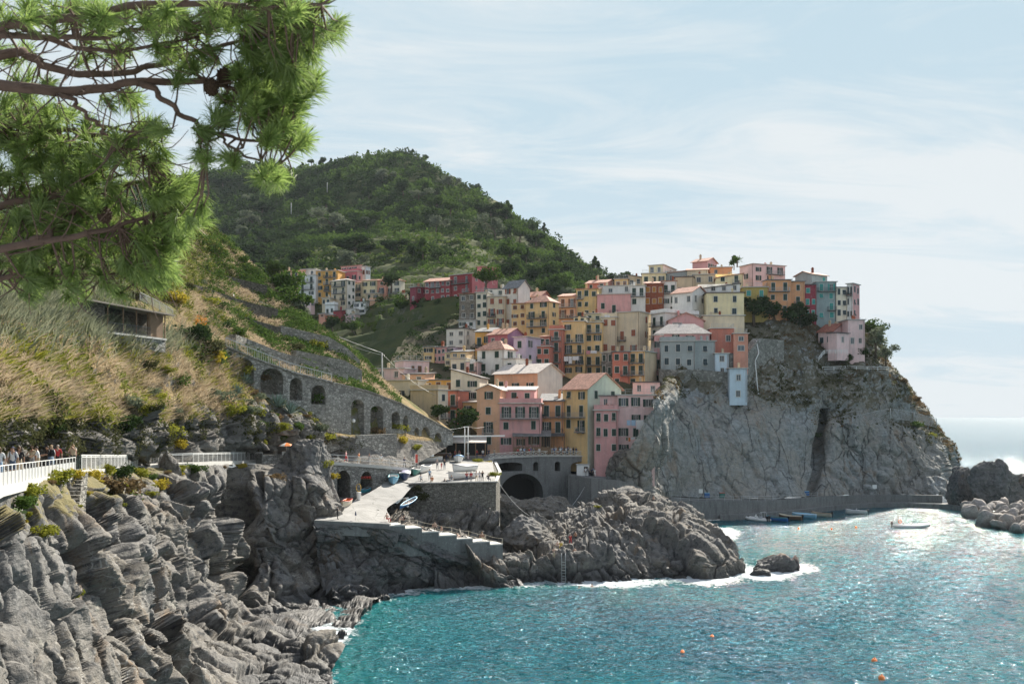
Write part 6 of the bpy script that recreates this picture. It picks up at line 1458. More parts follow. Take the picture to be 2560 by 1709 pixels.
def agave(px, y, r, label):
    p = on_sheet(HB, px, y); m = MB(); g_ = random.Random(px)
    for k in range(26):
        a = k*2.4; el = .25+1.1*(k/26); d = Vector((math.cos(a)*math.cos(el), math.sin(a)*math.cos(el), math.sin(el))); s_ = d.cross(Vector((0, 0, 1))).normalized()*r*.075; n = s_.cross(d).normalized()*r*.05
        b0, m1, e = p+d*r*.05, p+d*r*.5, p+d*r*(.9+.2*g_.random())-Vector((0, 0, r*.08)); m.add([b0-s_*.7, b0+s_*.7, m1+s_, e, m1-s_, m1-n], [(0, 5, 4), (0, 1, 5), (1, 2, 5), (5, 2, 3), (5, 3, 4)])
    tag(m.obj('agave', M_agave, base=tuple(p), recalc=False), label, 'agave')
agave(690, 1018, 2.6, 'large blue-grey agave below the arcaded wall'); agave(725, 1035, 2.4, 'second blue-grey agave, lower and to the right of the large one'); agave(612, 960, 2.0, 'blue-grey agave in the mouth of the first arch'); agave(590, 985, 1.8, 'small agave on the slope edge left of the arches')
def cactus(px, y, r, label, seed):
    p = on_sheet(NC, px, y); g_ = random.Random(seed); m = MB(); tips = [(p, Vector((0, 0, 1)))]
    for k in range(34):
        b, d = g_.choice(tips); d2 = (d + Vector((g_.uniform(-1.3, 1.3), g_.uniform(-1.2, .5), g_.uniform(-.7, .5)))).normalized(); L_ = r*g_.uniform(.24, .36); c = b+d2*L_*.5
        s_ = d2.orthogonal().normalized(); s_ = (Matrix.Rotation(g_.random()*3, 3, d2) @ s_); n = d2.cross(s_); vs = []
        for side in (-1, 1): vs += [c+d2*math.cos(t)*L_*.5+s_*math.sin(t)*L_*.36+n*side*L_*.06 for t in np.linspace(0, 2*math.pi, 8, endpoint=False)]
        m.add(vs, [tuple(range(8)), tuple(range(15, 7, -1))]+[(i, (i+1) % 8, 8+(i+1) % 8, 8+i) for i in range(8)], 0, False); tips.append((b+d2*L_*.95, d2))
    tag(m.obj('prickly_pear', M_cactus, base=tuple(p)), label, 'cactus')
cactus(16, 1318, 1.0, 'prickly pear cactus at the left edge under the white panels', 1); cactus(48, 1335, 1.1, 'prickly pear cactus sprawling down the left cliff', 2); cactus(8, 1375, .9, 'prickly pear cactus lowest at the left edge', 3); cactus(85, 1262, .6, 'small prickly pear cactus close under the panels', 4)

# ---- the pine over the viewer's head
pine = thing('pine_tree', 'near pine reaching long needled branches across the upper left', 'tree', (-4.9, 6.0, 17.0))
br = MB(); limbs = []
def limb(pts, r0, r1):
    q = [W(*p) for p in pts]; n = len(q); o = []
    for i in range(n-1):
        for t_ in np.linspace(0, 1, 6, endpoint=False): o.append(q[i].lerp(q[i+1], t_))
    o.append(q[-1]); k = len(o); off = np.array([fbm(np.array(p)*2.3, 2, 7) for p in o])
    o = [p + Vector((0.02*math.sin(i*1.3), .015*math.cos(i*.9), .022*float(off[i]))) for i, p in enumerate(o)]
    br.tube(o, [r0+(r1-r0)*i/(k-1) for i in range(k)], 7); limbs.append(o)
T = pine.location
tk = MB(); tk.tube([T+Vector((0, 0, -.5)), T+Vector((.1, 0, 2)), T+Vector((.05, .1, 4)), T+Vector((.3, .1, 6)), T+Vector((.2, 0, 8.5)), T+Vector((.6, .1, 10))], [.26, .23, .2, .17, .13, .08], 12); tk.obj('trunk', M_bark, pine)
limb([(-620,420,6.1),(-40,205,6.2),(138,226,6.2),(230,221,6.2),(321,210,6.2),(505,203,6.3),(560,212,6.4),(625,238,6.5)], .04, .013)
limb([(-620,380,6.1),(-40,150,6.4),(60,130,6.5),(110,162,6.5),(200,188,6.5),(330,180,6.6),(430,150,6.7),(560,110,6.8),(690,80,6.9)], .036, .010)
limb([(-620,300,6.0),(-40,75,5.6),(120,55,5.5),(330,20,5.5),(520,8,5.6),(700,15,5.8),(800,10,5.9)], .032, .009)
limb([(-620,900,6.0),(-40,635,6.6),(115,602,6.6),(230,579,6.6),(344,557,6.7),(420,520,6.8)], .032, .010)
limb([(-40,520,7.0),(92,497,7.0),(206,487,7.0),(330,460,7.1),(400,440,7.1)], .028, .010)
limb([(60,610,6.6),(115,592,6.6),(151,542,6.7),(220,496,6.8),(300,440,6.9)], .026, .009)
limb([(340,209,6.2),(380,225,6.2),(441,276,6.2),(505,317,6.3),(542,340,6.3),(643,358,6.4),(700,350,6.5)], .022, .007)
limb([(542,340,6.3),(592,381,6.3),(657,409,6.3),(690,430,6.3)], .010, .005)
limb([(505,317,6.3),(498,350,6.2),(512,378,6.2)], .008, .004); limb([(542,340,6.3),(520,372,6.2),(512,388,6.2)], .007, .004); limb([(600,370,6.3),(588,384,6.3),(578,392,6.3)], .006, .004)
limb([(-40,300,6.9),(100,320,6.9),(200,330,6.9),(300,345,6.9),(380,330,7.0)], .022, .008)
limb([(138,226,6.2),(180,245,6.2),(215,285,6.2),(250,310,6.3),(330,333,6.3),(400,335,6.4)], .016, .006); limb([(250,310,6.3),(270,350,6.3),(320,385,6.4),(380,400,6.5)], .012, .005)
limb([(-40,700,7.2),(120,680,7.2),(260,690,7.2),(380,680,7.3)], .02, .007); limb([(-40,95,5.6),(60,92,5.6),(200,95,5.8),(330,78,6.0),(470,60,6.1),(610,55,6.2)], .020, .006)
limb([(20,60,5.6),(150,108,5.9),(280,130,6.1),(420,110,6.2),(540,75,6.3)], .018, .006)
g_ = random.Random(21); allp = [p for o in limbs for p in o]
AP = np.array([tuple(p) for p in allp]); tufts = []
def add_tuft(px, y, Y):
    p = W(px, y, Y); d2 = ((AP-np.array(p))**2).sum(1); k = int(np.argmin(d2 + np.random.default_rng(int(px*7+y)).random(len(d2))*.03)); a = allp[k]
    if (p-a).length > .9: a = p + (a-p).normalized()*.9
    mid = a.lerp(p, .5)+Vector((g_.uniform(-.05, .05), g_.uniform(-.05, .05), g_.uniform(-.07, .02))); br.tube([a, mid, p], [.0085, .006, .0045], 4, 0, False)
    d = (p-mid).normalized(); d = (d + Vector((.25, 0, .28)) + Vector((g_.uniform(-.4, .4), g_.uniform(-.4, .4), g_.uniform(-.4, .4)))).normalized()
    tufts.append((p, d))
def blob(cx, cy, rx, ry, Y, n, dY=.5):
    for _ in range(n):
        while True:
            a, b = g_.uniform(-1, 1), g_.uniform(-1, 1)
            if a*a+b*b < 1: break
        add_tuft(cx+a*rx, cy+b*ry, Y+g_.uniform(-dY, dY))
for b in ((700,110,95,95,6.5,63),(790,55,60,55,6.3,26),(730,215,70,55,6.5,31),(650,150,80,80,6.6,29),(640,25,120,32,6.0,26),(660,300,55,35,6.5,17),(720,340,52,30,6.5,20),(695,275,75,40,6.6,15),(560,275,40,40,6.4,8),(620,235,50,30,6.4,12),
          (470,140,75,60,6.4,15),(330,45,150,38,5.9,22),(130,30,140,28,5.7,17),(510,40,90,45,6.1,17),(250,120,90,40,6.6,10),(40,150,60,60,6.9,8),(680,440,34,22,6.3,12),(512,390,12,10,6.2,4),(578,396,14,9,6.3,4),(512,330,10,14,6.3,3),
          (90,270,110,60,7.0,23),(40,370,90,90,7.1,30),(180,360,90,70,7.0,26),(120,470,130,80,7.1,42),(260,440,90,70,7.0,26),(330,350,60,40,6.7,11),(380,320,34,26,6.5,9),(370,400,50,40,6.7,11),(430,480,62,52,6.8,29),(455,545,52,62,6.8,26),(400,570,70,60,6.9,18),
          (250,560,140,60,7.1,48),(80,580,120,55,7.2,42),(200,640,190,70,7.2,42),(370,650,70,55,7.1,30),(50,680,80,60,7.3,12),(410,690,34,30,7.1,10),(150,705,120,60,7.2,13),(330,700,70,50,7.2,9),(120,430,130,90,7.4,34),(60,300,90,60,7.4,15),(290,250,60,26,6.9,6)):
    blob(*b)
for _ in range(230):                                                    # bare tangled twigs among the limbs
    a = g_.choice(limbs[:4]+limbs[-4:]); p = g_.choice(a[4:]); q = p; pts = [p]; d = Vector((g_.uniform(-.3, 1), g_.uniform(-.5, .5), g_.uniform(-.6, .6))).normalized()
    for _k in range(4): q = q + d*g_.uniform(.06, .13); d = (d+Vector((g_.uniform(-.4, .4), g_.uniform(-.4, .4), g_.uniform(-.4, .4)))).normalized(); pts.append(q)
    br.tube(pts, [.006, .005, .004, .003, .002], 4, 0, False)
br.obj('branches', M_bark, pine, recalc=False)
g = np.random.default_rng(5); NB = 100; nt = len(tufts)
TP = np.array([tuple(p) for p, d in tufts])[:, None]; TD = np.array([tuple(d) for p, d in tufts])[:, None]
rv = g.normal(size=(nt, NB, 3)); rv -= (rv*TD).sum(-1, keepdims=True)*TD; rv /= np.linalg.norm(rv, axis=-1, keepdims=True)
tt = g.random((nt, NB, 1)); ang = g.uniform(.15, 1.25, (nt, NB, 1)); base = TP - TD*.10*tt
dr = TD*np.cos(ang)+rv*np.sin(ang); Ln = g.uniform(.085, .145, (nt, NB, 1)); tip = base + dr*Ln + np.array((0, 0, -.012)); sd_ = np.cross(dr, g.normal(size=dr.shape)); sd_ /= np.linalg.norm(sd_, axis=-1, keepdims=True)
mid = base + dr*Ln*.6; sd_ = sd_*.0019
V = np.stack([base-sd_, base+sd_, mid+sd_, tip, mid-sd_], 2).reshape(-1, 3)
place('needles', mesh_np('needles', V-np.array(pine.location), np.arange(len(V)).reshape(-1, 5), L_pine, False), pine)
for px, y, Y in ((528,218,6.25),(560,192,6.35),(262,538,6.6)):
    c = MB(); p = W(px, y, Y)
    c.ball(p, .042, 0, 12, 9, (1, 1, 1.25))
    for k in range(60): a = k*2.4; z = 1-2*(k+.5)/60; r = math.sqrt(1-z*z); c.ball(p+Vector((r*math.cos(a)*.043, r*math.sin(a)*.043, z*.053)), .008, 0, 5, 4)
    c.obj('cone', simple('pine_cone_%d' % px, (.07, .045, .03), .9), pine)
# ================================================================ boats, people, small things
GR = []                                                                  # walkable grids for lookups
def spot(px, y, grids=None):
    best = None
    for B in (grids or GR):
        qx, qy = pxpy(B); d = (qx-px)**2+(qy-y)**2; k = int(np.argmin(d))
        if best is None or d.ravel()[k] < best[0]: best = (d.ravel()[k], Vector(B.reshape(-1, 3)[k]))
    return best[1]
for nm in ('harbour_square', 'slipway'):
    me = bpy.data.objects[nm].data; a = np.empty(len(me.vertices)*3); me.vertices.foreach_get('co', a); GR.append(a.reshape(60, 60, 3))

# ---------------------------------------------------------------- boats
BP = {k: simple('boat_'+k, c, .4, .1, 3) for k, c in dict(white=(.72,.72,.70), cream=(.62,.56,.44), blue=(.04,.16,.42), sky=(.22,.46,.62), green=(.05,.20,.17), brown=(.17,.10,.06), red=(.5,.07,.05), navy=(.03,.05,.12), grey=(.42,.43,.45), violet=(.42,.40,.52), black=(.02,.02,.022), teal=(.05,.30,.36), orange=(.75,.22,.05)).items()}
def hull_mesh(L, B, H, m_hull, m_in, m_rail, transom=.75, band=None):
    """open boat, bow at +y; keel at z=0"""
    n, ns = 17, 7; V = MB(); ro = []; ri = []
    for i in range(n):
        u = i/(n-1); y = (u-.5)*L
        bw = B/2*(transom + (1-transom)*math.sin(min(1, u/.45)*math.pi/2))*(1 if u < .5 else math.sqrt(max(0, 1-((u-.5)/.5)**2.3)))
        bw = max(bw, .02); sh = H*(1 + .45*max(0, (u-.45)/.55)**2 + .08*(1-u)); kl = .22*H*max(0, (u-.7)/.3)**2
        o = []; q = []
        for j in range(ns):
            t = j/(ns-1); x = bw*math.sin(t*math.pi/2)**.75; z = kl + (sh-kl)*(1-math.cos(t*math.pi/2))**.9
            o.append((x, y, z)); q.append((max(0, x-.045), y*.985, max(z+.05, kl+.16*H)))
        q[-1] = (max(0, bw-.05), y*.985, sh); ro.append(o); ri.append(q)
    def side(rows, mm, off, sgn):
        vs = [(p[0]*sgn, p[1], p[2]) for r in rows for p in r]; fs = [(i*ns+j, i*ns+j+1, (i+1)*ns+j+1, (i+1)*ns+j) for i in range(n-1) for j in range(ns-1)]
        V.add(vs, fs, mm, True)
    for s in (-1, 1): side(ro, 0, 0, s); side(ri, 1, 0, s)
    for k, r in enumerate((ro[0], ri[0])): V.add([(p[0]*s, p[1], p[2]) for s in (1, -1) for p in (r if s > 0 else r[::-1])], [tuple(range(2*ns))], k)
    G = MB()
    for s in (-1, 1): G.tube([(r[-1][0]*s, r[-1][1], r[-1][2]) for r in ro], .035+.006*L, 5)
    G.beam((-ro[0][-1][0], ro[0][-1][1], ro[0][-1][2]), (ro[0][-1][0], ro[0][-1][1], ro[0][-1][2]), .07, .07)
    return V.mesh('hull', [m_hull, m_in]), G.mesh('gunwale', m_rail), ro
def motor_mesh(s=1.0):
    m = MB().box((0, 0, .45*s), (.30*s, .42*s, .42*s)).box((0, -.02, .70*s), (.24*s, .34*s, .10*s)).box((0, -.02, .05*s), (.12*s, .16*s, .6*s)).box((0, -.08, -.3*s), (.04*s, .3*s, .12*s)).beam((0, .1, .5*s), (0, .55*s, .55*s), .04, .04)
    return m.mesh('outboard_motor', BP['black'])
def boat(label, bow, stern, hull='white', inside='cream', rail='white', B=None, H=None, seats=3, cover=None, motor=False, transom=.72, sink=0.0, heel=0.0, L=None, group=None, cabin=False):
    bow, stern = Vector(bow), Vector(stern); d = bow-stern; L = L or d.length; B = B or L*.36; H = H or L*.15+.1; c = (bow+stern)/2
    t = thing('boat', label, 'boat', c-Vector((0, 0, sink)), math.atan2(-d.x, d.y), group); t.rotation_euler.y = heel; t.rotation_euler.x = math.atan2(d.z, d.xy.length)
    hm, gm_, ro = hull_mesh(L, B, H, BP[hull], BP[inside], BP[rail], transom); place('hull', hm, t); place('gunwale', gm_, t)
    for k in range(seats):
        u = .25+.5*k/max(1, seats-1); i = int(u*16); w = ro[i][-1][0]*2-.1
        place('seat', MB().box((0, 0, 0), (w, .24, .05)).mesh('seat', M_wood if hull != 'white' else BP[inside]), t, (0, (u-.5)*L, H*.74))
    if cover:
        m = MB(); vs = []
        for i, r in enumerate(ro):
            for x in (-1, -.5, 0, .5, 1): vs.append((r[-1][0]*x*1.06, r[-1][1], r[-1][2]+.03+(1-x*x)*.32*H*math.sin(math.pi*min(1, max(0, i/16))) - (.14 if abs(x) == 1 else 0)))
        m.add(vs, [(i*5+j, i*5+j+1, i*5+j+6, i*5+j+5) for i in range(16) for j in range(4)], 0, True); place('cover', m.mesh('cover', BP[cover], recalc=True), t)
    if motor: place('outboard_motor', motor_mesh(), t, (0, -L/2-.12, H*.6))
    if cabin:
        cb = MB().box((0, 0, .3), (B*.45, .7, .6)).prism([(-B*.2, .35, .6), (B*.2, .35, .6), (B*.17, .15, 1.0), (-B*.17, .15, 1.0)], (0, -.03, 0)); place('console', cb.mesh('console', BP['white']), t, (0, -L*.05, H*.5))
    return t
def rib(label, bow, stern, tube='white', motors=1, arch=True):
    bow, stern = Vector(bow), Vector(stern); d = bow-stern; L = d.length; B = L*.40; r = L*.052
    t = thing('inflatable_boat', label, 'boat', (bow+stern)/2, math.atan2(-d.x, d.y)); x = B/2-r
    path = [(-x, -L/2, r*1.1), (-x, -L*.2, r*1.1), (-x, L*.15, r*1.15), (-x*.82, L*.32, r*1.4), (-x*.42, L*.45, r*1.9), (0, L*.49, r*2.1)]; path = path+[(-p[0], p[1], p[2]) for p in path[-2::-1]]
    place('tube', MB().tube(path, [r*.6]+[r]*9+[r*.6], 10).mesh('tube', BP[tube]), t)
    place('hull', MB().prism([(-x, -L*.46, r*.9), (-x, L*.2, r*.9), (0, L*.44, r*1.5), (x, L*.2, r*.9), (x, -L*.46, r*.9)], (0, 0, -r*1.0)).mesh('hull', BP['grey']), t)
    place('console', MB().box((0, 0, .35), (.6, .5, .7)).prism([(-.28, .22, .7), (.28, .22, .7), (.24, .05, 1.1), (-.24, .05, 1.1)], (0, -.03, 0)).mesh('console', BP['white']), t, (0, L*.02, r*.9))
    place('seat', MB().box((0, 0, .25), (.7, .5, .5)).box((0, -.2, .6), (.7, .12, .4)).mesh('seat', BP['grey']), t, (0, -L*.16, r*.9))
    if arch:
        a = MB()
        for y0, y1 in ((-L*.36, -L*.30), (-L*.22, -L*.26)): a.tube([(-x, y0, r*1.6), (-x*.85, y1, r*1.6+1.5), (x*.85, y1, r*1.6+1.5), (x, y0, r*1.6)], .035, 6)
        a.tube([(-x*.85, -L*.3, r*1.6+1.5), (-x*.85, -L*.26, r*1.6+1.5)], .03, 5); place('arch_frame', a.mesh('arch_frame', BP['white']), t)
    for k in range(motors): place('outboard_motor', motor_mesh(1.15), t, ((k-(motors-1)/2)*.55, -L*.5, r*1.0))
    return t
def sea(px, y): return WG(px, y, -.08)
def moor(px, y, L, ang): c = sea(px, y); d = Vector((math.cos(rad(ang)), math.sin(rad(ang)), 0))*L/2; return c+d, c-d
rib('white inflatable boat with two dark motors moored at the quay', *moor(1892,1301,6.0,128), 'white', 2)
boat('dark blue wooden dory with a red line moored beside the inflatable', *moor(1943,1303,4.9,140), 'blue', 'brown', 'teal', seats=3, motor=True, B=1.7)
boat('weathered brown dory between two blue boats', *moor(1976,1299,5.2,142), 'brown', 'cream', 'cream', seats=3, motor=True, B=1.7)
boat('sky-blue boat under a blue cover at the quay', *moor(2010,1295,5.2,150), 'sky', 'white', 'white', cover='sky', seats=0, B=1.6)
boat('white open boat with a dark stern moored near the quay steps', *moor(2053,1291,4.6,145), 'cream', 'cream', 'brown', seats=3, motor=True, B=1.6)
boat('small white motor boat moored alone under the quay wall', *moor(2141,1285,4.8,150), 'white', 'white', 'grey', seats=1, motor=True, cabin=True, B=1.8)
r2 = rib('white inflatable boat with a tall frame lying in the open cove', *moor(2276,1319,7.0,-14), 'white', 1)
lb = thing('lifebuoy', 'orange lifebuoy hung on the frame of the inflatable in the cove', 'lifebuoy', r2.location + Vector((-2.3, -.5, 1.35)))
m = MB(); ring = [lb.location+Vector((.3*math.cos(a), 0, .3*math.sin(a))) for a in np.linspace(0, 6.2832, 17)]; m.tube(ring, .07, 6, 0, False); m.obj('ring', BP['orange'], lb)
def on_g(label, bow, stern, **kw): return boat(label, spot(*bow), spot(*stern), **kw)
on_g('long white open boat parked by the canopy at the back of the square', (1058,1157), (1092,1154), hull='white', inside='cream', rail='cream', L=4.8, H=.9)
on_g('white rowing boat pointing down the slipway at the top of the ramp', (1046,1186), (1073,1174), hull='white', inside='grey', rail='white', L=4.8, H=.9)
on_g('dark green boat with a red flag beside the slipway', (1030,1193), (1048,1178), hull='green', inside='white', rail='white', L=4.2, H=.8)
on_g('boat under a violet-grey cover on the slipway edge', (1008,1207), (1018,1186), hull='navy', inside='white', rail='white', cover='violet', L=4.6, seats=0, H=.95)
on_g('light blue and white boat with its bow towards the water on the slipway', (981,1216), (986,1197), hull='sky', inside='white', rail='teal', L=4.4, H=.9)
on_g('white boat under a pale cover across the square', (1128,1181), (1192,1176), hull='white', inside='white', rail='grey', cover='grey', seats=0, L=5.4, H=.95)
on_g('white boat with a brown keel line at the bastion edge', (1120,1199), (1190,1195), hull='white', inside='cream', rail='white', L=5.0, H=.9)
on_g('boat wrapped in a blue cover behind the two white boats', (1141,1162), (1152,1148), hull='white', inside='white', rail='blue', cover='sky', seats=0, L=5.0, H=1.0)
on_g('long boat under a white cover beneath the canopy', (1088,1146), (1124,1143), hull='brown', inside='brown', rail='brown', cover='white', seats=0, L=5.5, H=.8)
on_g('cream dinghy with a red rim at the left edge of the slipway', (856,1268), (874,1258), hull='cream', inside='orange', rail='red', L=3.0, H=.7, seats=2)
p_ = spot(1018, 1262, [ORC]); boat('blue and white racing skiff lying on the rock below the bastion', W(1050,1243,146.6), W(988,1280,138.2), 'blue', 'grey', 'sky', B=.75, H=.42, L=5.2, seats=4, transom=.15, heel=.3)
for lab, a, b, hc, cv in (('green boat on the terrace behind the crowd', 1418, 1460, 'green', None), ('boat under a light blue cover at the left of the terrace', 1252, 1290, 'teal', 'sky'), ('boat under a blue-white cover next to the light blue one', 1318, 1352, 'sky', 'white'), ('white dinghy on the terrace below the canopy', 1290, 1316, 'white', 'sky')):
    boat(lab, WZ(a, 14.9, 209), WZ(b, 14.9, 211), hc, 'cream', 'white', cover=cv, seats=0 if cv else 3, H=1.0)
boat('upturned white boat on the harbour walk at the cleft', W(2034,1237,240), W(2082,1238,244), 'white', 'white', 'grey', H=.8, heel=2.7, seats=1)

# ---------------------------------------------------------------- people
SK = [simple('skin_%d' % k, c, .55, .06, 6) for k, c in enumerate(((.52,.33,.24), (.44,.26,.18), (.58,.39,.30)))]
CL = {k: simple('cloth_'+k, c, .85, .14, 5) for k, c in dict(white=(.70,.70,.69), black=(.022,.022,.025), red=(.48,.05,.05), pink=(.55,.25,.27), blue=(.07,.13,.30), navy=(.03,.04,.085), grey=(.24,.24,.25), beige=(.45,.37,.26), sky=(.32,.45,.58), green=(.08,.16,.09), yellow=(.55,.42,.08), denim=(.09,.13,.20), orange=(.6,.2,.06)).items()}
HR = [simple('hair_%d' % k, c, .7, .25, 8) for k, c in enumerate(((.03,.02,.014), (.11,.06,.03), (.30,.20,.10), (.40,.38,.35)))]
def body(pose):
    """joints -> skin -> one continuous body; faces sorted into skin / top / bottom / shoes by the bone they grew from"""
    J = {'pelvis': (0, 0, .93), 'spine': (0, .01, 1.10), 'chest': (0, .01, 1.30), 'neck': (0, .01, 1.45), 'jaw': (0, -.015, 1.52), 'skull': (0, 0, 1.60), 'crown': (0, .005, 1.67), 'nose': (0, -.105, 1.555)}
    for s, k in ((1, 'l'), (-1, 'r')):
        J.update({'sh'+k: (.175*s, .01, 1.39), 'el'+k: (.24*s, .03, 1.12), 'wr'+k: (.25*s, -.05, .88), 'pa'+k: (.25*s, -.075, .81), 'hip'+k: (.09*s, 0, .88), 'kn'+k: (.105*s, -.01, .48), 'an'+k: (.105*s, .02, .08), 'to'+k: (.115*s, -.15, .035)})
    def mv(**kw):
        for a, b in kw.items(): J[a] = b
    if pose == 'walk': mv(knl=(.10, -.16, .50), anl=(.10, -.20, .09), tol=(.11, -.37, .05), knr=(-.10, .04, .48), anr=(-.10, .27, .13), tor=(-.11, .15, .03), ell=(.24, .12, 1.14), wrl=(.25, .16, .90), pal=(.25, .14, .83), elr=(-.24, -.03, 1.13), wrr=(-.22, -.24, .98), par=(-.21, -.30, .94))
    if pose == 'rail': mv(ell=(.25, -.14, 1.16), wrl=(.16, -.36, 1.08), pal=(.13, -.43, 1.07), elr=(-.25, -.14, 1.16), wrr=(-.16, -.36, 1.08), par=(-.13, -.43, 1.07), chest=(0, -.04, 1.29), neck=(0, -.07, 1.43), jaw=(0, -.11, 1.50), skull=(0, -.10, 1.58), crown=(0, -.10, 1.65), nose=(0, -.205, 1.53), shl=(.175, -.04, 1.37), shr=(-.175, -.04, 1.37))
    if pose == 'photo': mv(ell=(.26, -.18, 1.24), wrl=(.10, -.32, 1.45), pal=(.07, -.36, 1.51), elr=(-.26, -.18, 1.24), wrr=(-.10, -.32, 1.45), par=(-.07, -.36, 1.51))
    if pose == 'talk': mv(elr=(-.27, -.02, 1.14), wrr=(-.20, -.26, 1.20), par=(-.17, -.32, 1.25), knl=(.12, -.05, .48), anl=(.14, -.05, .08), tol=(.17, -.22, .035))
    if pose == 'sit':
        dz = -.50
        for k in J: J[k] = (J[k][0], J[k][1], J[k][2]+dz) if k[:2] not in ('kn', 'an', 'to') else J[k]
        mv(knl=(.13, -.44, .44), anl=(.13, -.52, .06), tol=(.14, -.68, .03), knr=(-.13, -.42, .45), anr=(-.12, -.40, .06), tor=(-.13, -.57, .03), wrl=(.2, -.26, .50), pal=(.18, -.33, .49), ell=(.25, -.06, .62), elr=(-.28, .14, .62), wrr=(-.30, .22, .40), par=(-.31, .22, .36))
    if pose == 'lie':
        mv(pelvis=(0, 0, .14), spine=(0, .16, .20), chest=(0, .33, .30), neck=(0, .45, .40), jaw=(0, .50, .46), skull=(0, .55, .52), crown=(0, .58, .57), nose=(0, .44, .57), shl=(.175, .39, .36), shr=(-.175, .39, .36), ell=(.26, .48, .14), wrl=(.27, .30, .06), pal=(.27, .23, .05), elr=(-.26, .50, .14), wrr=(-.27, .32, .06), par=(-.27, .25, .05),
           hipl=(.09, -.04, .13), hipr=(-.09, -.04, .13), knl=(.11, -.42, .30), anl=(.11, -.72, .08), tol=(.12, -.86, .13), knr=(-.11, -.46, .13), anr=(-.11, -.88, .08), tor=(-.12, -.95, .18))
    Rr_ = dict(pelvis=.135, spine=.12, chest=.135, neck=.055, jaw=.072, skull=.088, crown=.07, nose=.018); lim = dict(sh=.062, el=.043, wr=.03, pa=.03, hip=.09, kn=.058, an=.04, to=.036)
    E_ = [('pelvis','spine'),('spine','chest'),('chest','neck'),('neck','jaw'),('jaw','skull'),('skull','crown'),('jaw','nose')]
    for k in 'lr':
        E_ += [('chest','sh'+k),('sh'+k,'el'+k),('el'+k,'wr'+k),('wr'+k,'pa'+k),('pelvis','hip'+k),('hip'+k,'kn'+k),('kn'+k,'an'+k),('an'+k,'to'+k)]
        p, w = Vector(J['pa'+k]), Vector(J['wr'+k]); d = (p-w).normalized(); s = 1 if k == 'l' else -1; sd_ = d.cross(Vector((s, 0, .2))).normalized()
        for f_, (o, ln) in enumerate(((-.028, .075), (-.010, .085), (.010, .08), (.028, .062))):
            J['f%d%s' % (f_, k)] = tuple(p + sd_*o + d*.02); J['g%d%s' % (f_, k)] = tuple(p + sd_*o*1.3 + d*ln + Vector((-s*.018, 0, 0))); E_ += [('pa'+k, 'f%d%s' % (f_, k)), ('f%d%s' % (f_, k), 'g%d%s' % (f_, k))]
        J['th'+k] = tuple(w.lerp(p, .5) + sd_*-.055 + d*.03); E_.append(('wr'+k, 'th'+k))
    names = list(J); me = bpy.data.meshes.new('b'); me.from_pydata([J[n] for n in names], [(names.index(a), names.index(b)) for a, b in E_], [])
    o = bpy.data.objects.new('b', me); COL.objects.link(o); md = o.modifiers.new('s', 'SKIN'); md.use_smooth_shade = True; md.branch_smoothing = .4
    for i, n in enumerate(names):
        r = Rr_.get(n) or (lim.get(n[:-1]) if n[:-1] in lim else .0095)
        sv = me.skin_vertices[0].data[i]; sv.radius = (r*(1.22 if n in ('pelvis', 'chest', 'spine') else 1), r*(.85 if n in ('pelvis', 'chest', 'spine') else 1)); sv.use_root = n == 'pelvis'
    o.modifiers.new('u', 'SUBSURF').levels = 1
    bm_ = bpy.data.meshes.new_from_object(o.evaluated_get(bpy.context.evaluated_depsgraph_get())); bpy.data.objects.remove(o); bm_.name = 'person_'+pose
    C = np.array([f.center for f in bm_.polygons]); best = np.full(len(C), 9.0); reg = np.zeros(len(C), int)
    REG = {'sh': 1, 'el': 0, 'wr': 0, 'pa': 0, 'hip': 2, 'kn': 2, 'an': 3, 'to': 4, 'th': 0}
    for a, b in E_:
        A_, B_ = np.array(J[a]), np.array(J[b]); t = np.clip(((C-A_)@(B_-A_))/max(1e-9, ((B_-A_)**2).sum()), 0, 1); d = np.linalg.norm(C-(A_+t[:, None]*(B_-A_)), axis=1)
        if b in ('spine', 'chest'): rg_ = 1
        elif b in ('neck', 'jaw', 'skull', 'crown', 'nose'): rg_ = 0
        elif b[0] in 'fg' and b[1].isdigit(): rg_ = 0
        elif b[:-1] == 'el': rg_ = 1
        else: rg_ = REG[b[:-1]]
        k = d < best; best[k] = d[k]; reg[k] = rg_
    for _ in range(5): bm_.materials.append(None)
    bm_.polygons.foreach_set('material_index', reg); bm_.polygons.foreach_set('use_smooth', np.ones(len(C), bool))
    h = MB(); c = Vector(J['skull']); up = (Vector(J['crown'])-Vector(J['jaw'])).normalized(); fw = (Vector(J['nose'])-Vector(J['jaw'])); fw = (fw-up*fw.dot(up)).normalized()
    def cap(extra, rim):
        m = MB(); rt = up.cross(fw); vs = []; nu, nv = 12, 7
        for i in range(nv+1):
            th = i/nv*(1.75+extra)
            for j in range(nu):
                a = 2*math.pi*j/nu; fx = math.cos(a); t_ = th*(1-.38*max(0, fx))
                vs.append(c + (up*math.cos(t_)*.112 + (fw*fx+rt*math.sin(a))*math.sin(min(t_, 1.9))*.100) - fw*.008 - up*max(0, th-1.9)*.10*(1 if fx < .3 else 0))
        m.add(vs, [(i*nu+j, i*nu+(j+1) % nu, (i+1)*nu+(j+1) % nu, (i+1)*nu+j) for i in range(nv) for j in range(nu)], 0, True)
        if rim: m.add([c+up*.05+fw*.09+rt*.07, c+up*.05+fw*.09-rt*.07, c+up*.03+fw*.19-rt*.045, c+up*.03+fw*.19+rt*.045, c+up*.07+fw*.09, c+up*.055+fw*.18], [(0, 1, 4), (1, 2, 5, 4), (2, 3, 5), (3, 0, 4, 5), (0, 3, 2, 1)])
        return m.mesh('hair' if not rim else 'cap', [None])
    return bm_, cap(0, False), cap(1.1, False), cap(-.1, True), J
